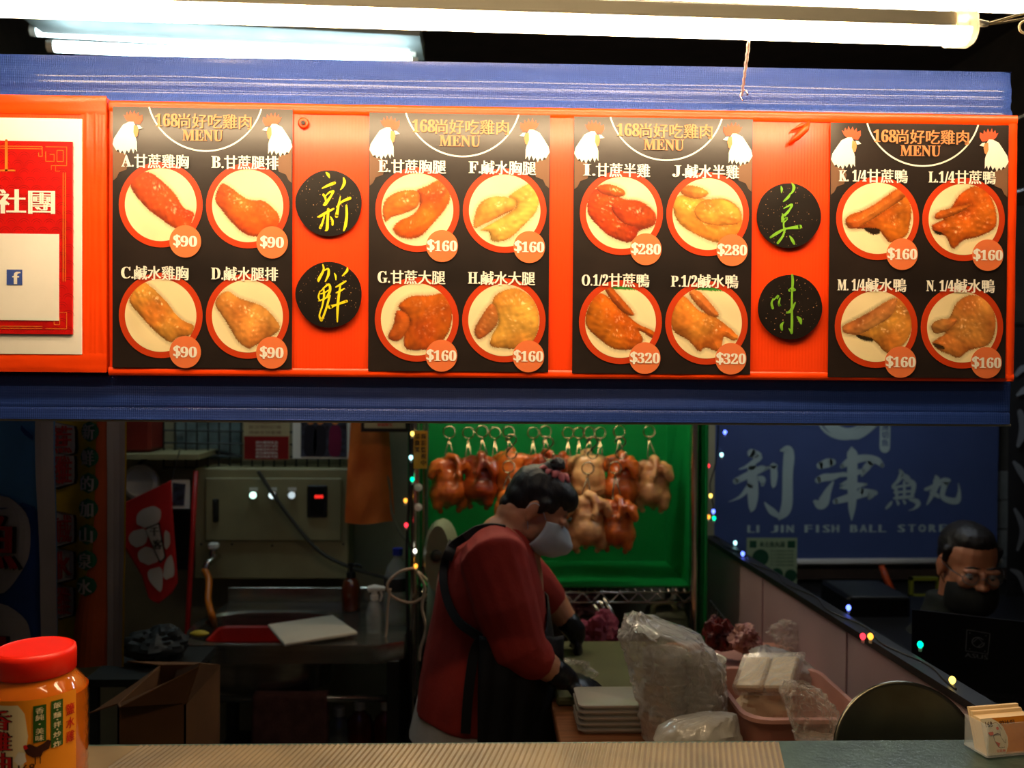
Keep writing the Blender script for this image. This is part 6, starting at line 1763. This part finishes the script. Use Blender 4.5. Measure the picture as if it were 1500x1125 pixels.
o = M().tube([P(1291, 828, 3.6), P(1299, 850, 3.58), P(1308, 866, 3.56)], [.012, .014, .012], 10).build('orange_brush_handle', pm('orange_handle_plastic', (190, 70, 24), .4), smooth=True); tag(o, 'orange handle sticking up under the navy banner', 'handle'); o.name = 'orange_stick'
a = rect(1334, 846, 1378, 876, 3.55)
m = M(); 
for bx_ in (((a[0], 3.55, a[3]-.012), (a[1], 3.57, a[3])), ((a[0], 3.55, a[2]), (a[0]+.012, 3.57, a[3])), ((a[1]-.012, 3.55, a[2]), (a[1], 3.57, a[3])), ((a[0], 3.55, a[2]), (a[1], 3.57, a[2]+.012))): m.box(*bx_)
o = m.build('yellow_frame', pm('dull_yellow_frame', (130, 130, 30), .5)); tag(o, 'dull yellow frame leaning beside the head of the laptop user', 'frame')
m_sil = pm('dark_brown_wood', (52, 36, 24), .7)
o = M().box((P(1110, 840, 3.83).x, 3.80, P(1300, 846, 3.83).z), (2.45, 3.84, P(1300, 832, 3.83).z)).build('wall_rail', m_sil); tag(o, 'dark wooden rail on the tiles under the navy banner', 'rail')
a = rect(1238, 872, 1330, 920, 2.9)
t = thing('card_terminal_case', ((a[0]+a[1])/2, 2.9, a[2]), 'black case lying on the neighbouring table beside the laptop', 'case')
M().box((a[0], 2.88, a[2]-.03), (a[1], 3.12, a[3]), bev=.01).build('case_body', m_black, t); M().box((a[0]+.01, 2.875, a[3]-.012), (a[1]-.01, 3.1, a[3]+.002), bev=.003).build('lid', m_dsteel, t)
# neighbour's table and laptop
LT = P(1400, 1012, 2.15)
nt_ = thing('side_table', (1.35, 2.3, 0), 'dark table of the neighbouring stall under the laptop', 'table')
M().box((pf.x+.16, 1.75, LT.z-.05), (2.3, 3.15, LT.z-.02)).build('table_top', m_black, nt_)
for x in (pf.x+.2, 2.25):
    for y in (1.8, 3.1): M().box((x-.02, y-.02, 0), (x+.02, y+.02, LT.z-.05)).build('leg', m_dsteel, nt_)
m_lap = pm('laptop_charcoal', (24, 25, 29), .4, metal=.3, var=.1)
t = thing('laptop', tuple(LT), 'open charcoal laptop seen from the back with a grey emblem on its lid', 'laptop')
cL = P(1336, 893, 2.22); cR = P(1512, 905, 2.10)
base = Vector((cL.x, cL.y-.06, LT.z-.012)); axx = Vector((cR.x-cL.x, cR.y-cL.y, 0)); axx = axx.normalized()*.36
back = Vector((-axx.y, axx.x, 0)).normalized()
lh = cL-base
lh = Vector((0, 0, cL.z-base.z))-back*.04
base = cL-lh
M().obox(base, axx, back*.008, lh).build('lid', m_lap, t)
M().obox(base-Vector((0, 0, .008)), axx, back*.24, (0, 0, .016)).build('keyboard_base', m_lap, t)
fl = frame(cL, axx.normalized()*(2.2/FPX), -lh.normalized()*(2.2/FPX), (axx.cross(lh)).normalized()*(1 if axx.cross(lh).y < 0 else -1))
m_lg = pm('laptop_emblem_grey', (110, 112, 116), .4)
mm = M(); o1 = 74; e_ = [(o1, 22), (o1+30, 24), (o1+28, 57), (o1-1, 56)]
for i in range(4): stroke(mm, fl, [(*e_[i], 1.2), (*e_[(i+1) % 4], 1.2)], sub=1, h=.001)
stroke(mm, fl, [(o1+15+8*math.cos(a), 40+8*math.sin(a), 1.6) for a in np.linspace(0, 5.6, 14)], sub=1, h=.001)
stroke(mm, fl, [(o1+9, 40, 1.4), (o1+15, 33, 1.4), (o1+21, 40, 1.4), (o1+15, 47, 1.4)], sub=1, h=.001)
for q in ((o1+4, 27), (o1+25, 28), (o1+24, 53), (o1+4, 52)): plate(mm, fl, circ(q[0], q[1], 1, 6), .0006, .0012)
mm.build('lid_emblem', m_lg, t)
mm = M(); letter(mm, 'ASUS', (o1-2, 59, o1+28, 66), fl, h=.001, bold=.4); mm.build('maker_lettering', m_lg, t)
# dark banner at the right edge
f = wavy(1478, 1560, 480, 960, 3.2, 0, 0, .008, .05, 3)
t = thing('hanging_banner', f(40, 480), 'black cloth banner with grey brush strokes at the right edge', 'banner')
M().grid(24, 40, lambda a, b: f(90*a, 480*b)).build('cloth', pm('black_banner_cloth', (18, 18, 20), .8), t, smooth=True)
mm = M()
for st in ([(8, 70, 6), (20, 60, 10), (34, 76, 8)], [(10, 100, 4), (24, 92, 12), (38, 104, 6)], [(14, 125, 8), (20, 150, 14), (12, 175, 6)], [(6, 200, 5), (18, 215, 12), (32, 240, 6)], [(8, 270, 5), (22, 300, 12), (14, 330, 5)], [(4, 360, 4), (20, 370, 10), (30, 400, 4)]):
    stroke(mm, f, st, h=.004)
mm.build('brush_strokes', pm('grey_brush_print', (110, 116, 122), .7), t)
M().tube([(f(0, 0).x-.05, 3.2, f(0, 0).z+.01), (f(0, 0).x+.3, 3.2, f(0, 0).z+.01)], .008, 8).build('crossbar', m_dsteel, t)

# ================================================================ FAIRY LIGHTS
BUL = {'blue': ((.10, .16, 1), 5), 'cyan': ((.45, .95, 1), 3), 'green': ((.0, .9, .38), 2.6), 'red': ((1, .03, .05), 3), 'pink': ((1, .1, .25), 3), 'yellow': ((1, .68, .12), 3), 'orange': ((1, .38, .04), 2.4), 'white': ((1, .95, .8), 3)}
BM_ = {k: emis('bulb_glow_'+k, v[0], v[1]) for k, v in BUL.items()}
m_cap = pm('clear_bulb_cap', (220, 220, 210), .2, var=0, alpha=.45)


def string(pts, bulbs, label, r=.0022):
    t = thing('string_light', tuple(pts[0]), label, 'string light')
    M().tube(smoothpoly([tuple(p) for p in pts], 6, False), r, 6).build('wire', m_black, t, smooth=True)
    for p, c in bulbs:
        b = M().lathe([(0, -.003), (.004, 0), (.0062, .004), (.0058, .009), (.003, .0125), (0, .013)], p-Vector((0, 0, .006)), 12).build('bulb', BM_[c], t, smooth=True)
        M().lathe([(.0035, -.009), (.004, -.002), (0, -.001)], p-Vector((0, 0, .006)), 8).build('socket', m_cap, b, smooth=True)
    return t


bl = [(604, 635, 'yellow'), (602, 670, 'cyan'), (604, 702, 'green'), (594, 733, 'orange'), (595, 769, 'red'), (608, 807, 'white'), (609, 829, 'orange')]
string([P(601, 600, 2.80), P(604, 640, 2.8), P(600, 690, 2.8), P(598, 735, 2.8), P(597, 775, 2.8), P(602, 808, 2.8), P(607, 832, 2.8)], [(P(u, v, 2.79), c) for u, v, c in bl], 'fairy light string hanging down the left rack post')
br_ = [(1062, 633, 'blue'), (1057, 666, 'cyan'), (1037, 682, 'red'), (1027, 688, 'blue'), (1033, 696, 'pink'), (1041, 726, 'yellow'), (1045, 749, 'blue'), (1038, 757, 'orange'), (1046, 759, 'green'), (1030, 763, 'cyan')]
YR = 3.05
string([P(1052, 600, YR), P(1052, 640, YR), P(1048, 680, YR), P(1040, 712, YR), P(1045, 745, YR), P(1036, 762, YR)], [(P(u, v, YR-.01), c) for u, v, c in br_[:2]+br_[5:8]], 'fairy light string hanging right of the rack before the navy banner')
string([P(1024, 600, YR), P(1026, 660, YR), P(1030, 700, YR), P(1034, 735, YR), P(1028, 762, YR)], [(P(u, v, YR-.01), c) for u, v, c in br_[2:5]+br_[8:]], 'fairy light string hanging close against the green side of the rack')
rl = [(1077, 795, 'cyan'), (1088, 811, 'blue'), (1243, 890, 'blue'), (1264, 932, 'red'), (1275, 932, 'orange'), (1348, 944, 'green'), (1395, 996, 'yellow')]
bp = []
for u, v, c in rl:
    p = PZ(u, v, pf.z+.012) if c not in ('red',) else PZ(u, v, pf.z-.01)
    # slide to the rail line
    k = (p-pf).dot(dpar); q = pf+dpar*k
    bp.append((P(u, v, q.y-(.07 if c == 'red' or u == 1275 else 0)), c))
string([pf+dpar*k+nrm*(.01+.012*math.sin(k*23))+Vector((0, 0, .0035)) for k in np.linspace(.03, (pn-pf).length-.1, 30)], bp, 'fairy light string lying along the black rail of the partition')

# ================================================================ WORKTABLE AND PACKAGING
TZ = P(860, 1078, 1.97).z
tx0 = P(818, 1080, 1.97).x
wt = thing('worktable', (tx0+.5, 2.1, 0), 'wooden edged worktable beside the person in red', 'table')
M().box((tx0, 1.75, TZ-.03), (pf.x+.02, 2.66, TZ), bev=.003).build('table_top', pm('warm_plywood', (170, 110, 70), .6, var=.15, aniso=(1, 8, 8)), wt)
for x in (tx0+.05, pf.x-.02):
    for y in (1.80, 2.6): M().box((x-.02, y-.02, 0), (x+.02, y+.02, TZ-.03)).build('leg', m_dsteel, wt)
q = PZ(880, 985, TZ)
o = M().box((q.x-.14, 2.14, TZ+.0005), (q.x+.22, 2.60, TZ+.022), bev=.006).build('chopping_board', pm('olive_green_board', (88, 88, 54), .55, var=.1)); tag(o, 'olive green chopping board under the gloved hands', 'cutting board')
# piece of meat in a small clear bag between the hands
m_film = film('clear_film', (235, 225, 210), .07, .8, .1, .9, 26)
m_filmw = film('milky_film', (246, 238, 222), .30, .95, .14, .9, 26)
q = P(842, 985, 2.24)
crumple('small_plastic_bag', q, (.05, .035, .04), m_film, 'small clear plastic bag held between the gloved hands', 'bag', .5, 8, 2, seg=28, flatb=False)
crumple('meat_piece', P(852, 1013, 2.2), (.045, .028, .012), pm('cooked_meat', (196, 130, 100), .5, var=.25), 'piece of cooked meat under the gloved hand', 'meat', .2, 6, 1, seg=24)
# stack of clear boxes
m_tub = pm('frosted_clear_plastic', (216, 208, 192), .25, var=.03, alpha=.7, coat=.6)


def rrect(cx, cy, hx, hy, r, z, n=5, rot=0):
    out = []
    for (sx, sy, a0) in ((1, 1, 0), (-1, 1, .5), (-1, -1, 1), (1, -1, 1.5)):
        for k in range(n):
            a = (a0+.5*k/(n-1))*math.pi; x = sx*(hx-r)+r*math.cos(a); y = sy*(hy-r)+r*math.sin(a)
            out.append((cx+x*math.cos(rot)-y*math.sin(rot), cy+x*math.sin(rot)+y*math.cos(rot), z))
    return out


bx = PZ(900, 1080, TZ)
zt0 = TZ+.001; hb = .0135
for k in range(5):
    z = zt0+k*hb; cx = bx.x+random.uniform(-.002, .002); cy = 2.03
    t = thing('takeout_box', (cx, cy, z), ('lowest', 'second lowest', 'middle', 'second from the top', 'topmost')[k]+' frosted plastic takeout box in the stack at the worktable edge', 'box', 'stacked takeout boxes')
    M().rings([rrect(cx, cy, hx, hy, .012, z+dz) for hx, hy, dz in ((.070, .050, 0), (.076, .056, .009), (.076, .056, .0095), (.068, .048, .002))]).build('tray', m_tub, t, smooth=True, angle=40)
    M().rings([rrect(cx, cy, hx, hy, .012, z+dz) for hx, hy, dz in ((.080, .060, .0095), (.080, .060, .0128), (.072, .052, .0128), (.070, .050, .0134))]).build('lid', m_tub, t, smooth=True, angle=40)
# bowls stacks inside the big bag
by_ = 1.95
for i, (u, hh, r0) in enumerate(((974, .19, .050), (1030, .17, .048))):
    c = P(u, 1070, by_); zt = TZ+.002
    for k in range(12 if i == 0 else 11):
        o = M().lathe([(r0*.68, 0), (r0*.72, .004), (r0*.98, .030), (r0*1.03, .031), (r0*1.03, .0345), (r0*.95, .033), (r0*.68, .006), (0, .006)], (c.x, by_, zt+k*.0145), 28).build('clear_bowl', m_tub, smooth=True, angle=40)
        tag(o, 'frosted bowl, '+('bottom', 'second', 'third', 'fourth', 'fifth', 'sixth', 'seventh', 'eighth', 'ninth', 'tenth', 'eleventh', 'twelfth')[k]+' one up in the '+('left' if i == 0 else 'right')+' stack inside the clear bag', 'bowl', 'nested bowls, '+('left' if i == 0 else 'right')+' stack')


def bag(name, sil, Y, depth, mat, label, seed, nz_=64, amp=.012, cat='bag', group=None):
    """bag with a traced silhouette: sil = [(v, u_left, u_right)], real depth"""
    m = M(); R_ = []; n = 110
    vs_ = [q[0] for q in sil]
    for j in range(nz_+1):
        v = vs_[0]+(vs_[-1]-vs_[0])*j/nz_
        ul = np.interp(v, vs_, [q[1] for q in sil]); ur = np.interp(v, vs_, [q[2] for q in sil])
        c = P((ul+ur)/2, v, Y); hw = (ur-ul)/2*Y/FPX; dd = depth*min(1, hw/.05)*(.5+.5*min(1, j/6))
        ring = []
        for k in range(n):
            a = 2*math.pi*k/n; p = c+Vector((math.cos(a)*hw, math.sin(a)*dd, 0))
            nn = .9*noise.noise(Vector((p.x*12+seed, p.y*12, p.z*9)))+.9*abs(noise.noise(Vector((p.x*30+seed, p.y*30, p.z*16))))+.5*abs(noise.noise(Vector((p.x*75+seed, p.y*75, p.z*48))))-.45
            dcr = Vector((math.cos(a), math.sin(a), 0))*amp*nn*(1 if j < nz_*.85 else .5)
            ring.append(p+dcr+Vector((0, 0, amp*.5*noise.noise(Vector((a*2, seed, j*.3))))))
        R_.append(ring)
    o = m.rings(R_[::-1]).build(name, mat, smooth=True, angle=28)
    return tag(o, label, cat, group)


bag('large_plastic_bag', [(898, 926, 938), (908, 916, 955), (922, 908, 1000), (930, 906, 1022), (950, 908, 1048), (975, 918, 1060), (1010, 930, 1064), (1050, 936, 1066), (1076, 938, 1068)], 1.95, .105, m_filmw, 'large clear plastic bag full of nested bowls on the worktable', 5, amp=.016)
bag('white_plastic_bag', [(1046, 1030, 1078), (1056, 980, 1082), (1070, 962, 1086), (1084, 955, 1090)], 1.80, .05, film('white_film', (196, 190, 176), .6, .95, .3), 'flattened white plastic sheet before the big clear bag', 8, nz_=10, amp=.008)
# pink basket
PY = 1.92
pcx = (P(1068, 1040, PY).x+P(1236, 1040, PY).x)/2; phx = (P(1236, 1040, PY).x-P(1068, 1040, PY).x)/2
pz = P(1150, 1046, PY-.1).z+.008
pzt = P(1150, 1040, PY-.09).z
t = thing('pink_basket', (pcx, PY, TZ), 'pale pink plastic basket holding packaging at the right of the worktable', 'basket')
zr_ = pzt
M().rings([rrect(pcx, PY+.02, hx, hy, .05, z) for hx, hy, z in ((phx*.84, .12, TZ+.002), (phx*.98, .155, zr_-.01), (phx*1.04, .165, zr_-.008), (phx*1.04, .165, zr_), (phx*.96, .15, zr_), (phx*.82, .115, TZ+.006))]).build('tub', m_pink, t, smooth=True, angle=40)
# compartment tray on top
m_off = pm('offwhite_boxes', (226, 200, 160), .4, var=.04)
tc = P(1125, 988, 1.95)
Rt = Matrix.Rotation(-.25, 3, 'Y') @ Matrix.Rotation(-.62, 3, 'Z') @ Matrix.Rotation(.30, 3, 'X')
t = thing('lidded_tray', tuple(tc), 'clear lidded tray with two cream compartments tilted on the pink basket', 'tray')
def trb(lo, hi, nm, mat, par=t):
    m = M().box(lo, hi, bev=.004); m.v = [tuple(tc+Rt @ Vector(p)) for p in m.v]; return m.build(nm, mat, par)
trb((-.062, -.05, -.008), (-.003, .05, .010), 'cream_box', m_off); trb((.003, -.05, -.008), (.062, .05, .010), 'cream_box', m_off)
trb((-.068, -.056, -.013), (.068, .056, .015), 'clear_shell', m_film)
trb((-.068, .056, -.013), (.068, .082, -.004), 'clear_flange', m_film)
o = crumple('paper_bundle', tc+Vector((.0, .02, -.075)), (.07, .06, .05), m_off, 'cream paper bundle under the tilted clear tray in the pink basket', 'bundle', .25, 6, 5)
bag('white_plastic_bag', [(946, 1112, 1128), (958, 1096, 1160), (975, 1120, 1190), (1000, 1150, 1214), (1025, 1170, 1224), (1050, 1190, 1222)], 2.12, .06, film('white_film2', (190, 180, 170), .6, .95, .3), 'white plastic bag standing behind the pink basket', 18, amp=.012)
bag('clear_plastic_bag', [(998, 1150, 1176), (1012, 1144, 1206), (1032, 1146, 1222), (1056, 1150, 1236), (1074, 1158, 1240), (1084, 1166, 1236)], 1.74, .05, m_film, 'crumpled clear plastic bag before the pink basket', 28, amp=.016)
m_redb = pm('red_mesh_bag', (120, 26, 16), .5, var=.4, vs=30, rgb2=(60, 14, 12))
crumple('red_net_bag', P(1052, 930, 2.35), (.040, .035, .05), m_redb, 'dark red net bag of chillies behind the big clear bag', 'bag', .5, 10, 7)
crumple('pink_wrapped_parcel', P(1090, 938, 2.32), (.050, .04, .042), pm('pink_white_wrap', (200, 150, 130), .5, var=.3, vs=30, rgb2=(150, 80, 80)), 'pink and white wrapped parcel right of the red net bag', 'parcel', .5, 9, 12)
crumple('clear_film_heap', P(1170, 930, 2.4), (.085, .05, .045), m_film, 'heap of thin clear film against the partition', 'film', .5, 8, 14)
# support under those: low crate
o = M().box((P(1035, 960, 2.4).x, 2.24, TZ+.001), (P(1215, 960, 2.4).x, 2.50, P(1090, 955, 2.35).z-.02), bev=.006).build('storage_crate', m_pink); tag(o, 'dusty pink crate carrying the red net bag at the partition', 'crate')
# black wire basket by the rack
t = thing('wire_basket', tuple(P(1050, 905, 2.62)), 'black wire basket rim between rack and partition', 'basket')
for k in range(9):
    p = P(1042+k*3.6, 884+k*4.4, 2.72-.02*k); M().tube([p, p-Vector((0, 0, .07))], .002, 5).build('basket_wire', m_black, t)
M().tube([P(1040, 880, 2.73), P(1074, 922, 2.55)], .0035, 6).build('basket_rim', m_black, t)

# round dark wok lid / basin at the right end of the table
wc = P(1328, 1112, 1.56)
t = thing('steel_wok', tuple(wc-Vector((0, 0, .11))), 'large dark polished steel bowl leaning at the foot of the partition', 'bowl')
m_wok = pm('dark_polished_steel', (120, 116, 100), .28, metal=1, var=.2, vs=6)
axw = Vector((-.05, -1, .30)).normalized()
M().lathe([(.0, -.06), (.05, -.056), (.09, -.035), (.118, -.004), (.126, .004), (.126, .008), (.119, .006), (.090, -.022), (.05, -.042), (0, -.046)], wc, 56, axis=axw).build('bowl_shell', m_wok, t, smooth=True, angle=50)
M().lathe([(.126, .002), (.132, .003), (.134, .006), (.130, .009), (.126, .008)], wc, 56, axis=axw).build('rolled_rim', m_wok, t, smooth=True)
for r, z in ((.10, -.026), (.075, -.040)): M().lathe([(r-.003, z), (r, z+.003), (r+.003, z+.003)], wc, 56, axis=axw).build('pressed_ring', m_wok, t, smooth=True)
st_ = thing('side_shelf', (wc.x, 1.58, 0), 'dark low shelf at the foot of the partition below the steel bowl', 'shelf')
M().box((wc.x-.16, 1.48, wc.z-.16), (wc.x+.10, 1.72, wc.z-.135)).build('shelf_board', m_dsteel, st_)
for dx in (-.14, .08):
    for y in (1.50, 1.70): M().box((wc.x+dx-.01, y-.01, 0), (wc.x+dx+.01, y+.01, wc.z-.16)).build('leg', m_dsteel, st_)

# ---------------------------------------------------------------- unseen fill lamps added above the fascia line
def lamp(a, b, rgb, st, label, nm, r=.015):
    a = Vector(a); b = Vector(b); t = thing('tube_lamp', tuple((a+b)/2), label, 'lamp')
    M().tube([a, b], r, 12).build('tube', emis(nm, rgb, st), t, smooth=True, angle=50)
    d = (b-a); M().obox(a+Vector((0, -.03, .022)), d, Vector((0, .06, 0)), Vector((0, 0, .03))).build('housing', m_white, t)
    for k in (.1, .9): M().tube([a+d*k+Vector((0, 0, .035)), Vector((a.x+d.x*k, 1.555, a.z+.0))], .005, 6).build('bracket_arm', m_dsteel, t)
    return t
lamp((.98, 2.75, 2.05), (1.58, 2.75, 2.05), (.78, .88, 1.0), 52.0, 'added unseen cool fill tube over the neighbouring stall before its navy banner', 'neighbour_fill_light')  # added to brighten the navy banner and the laptop user
lamp((-.45, 1.90, 1.99), (.70, 1.90, 1.99), (1, .80, .58), 10.0, 'added unseen warm fill tube over the middle of the stall', 'stall_fill_light')  # added to lift the cook and the worktable out of the dark
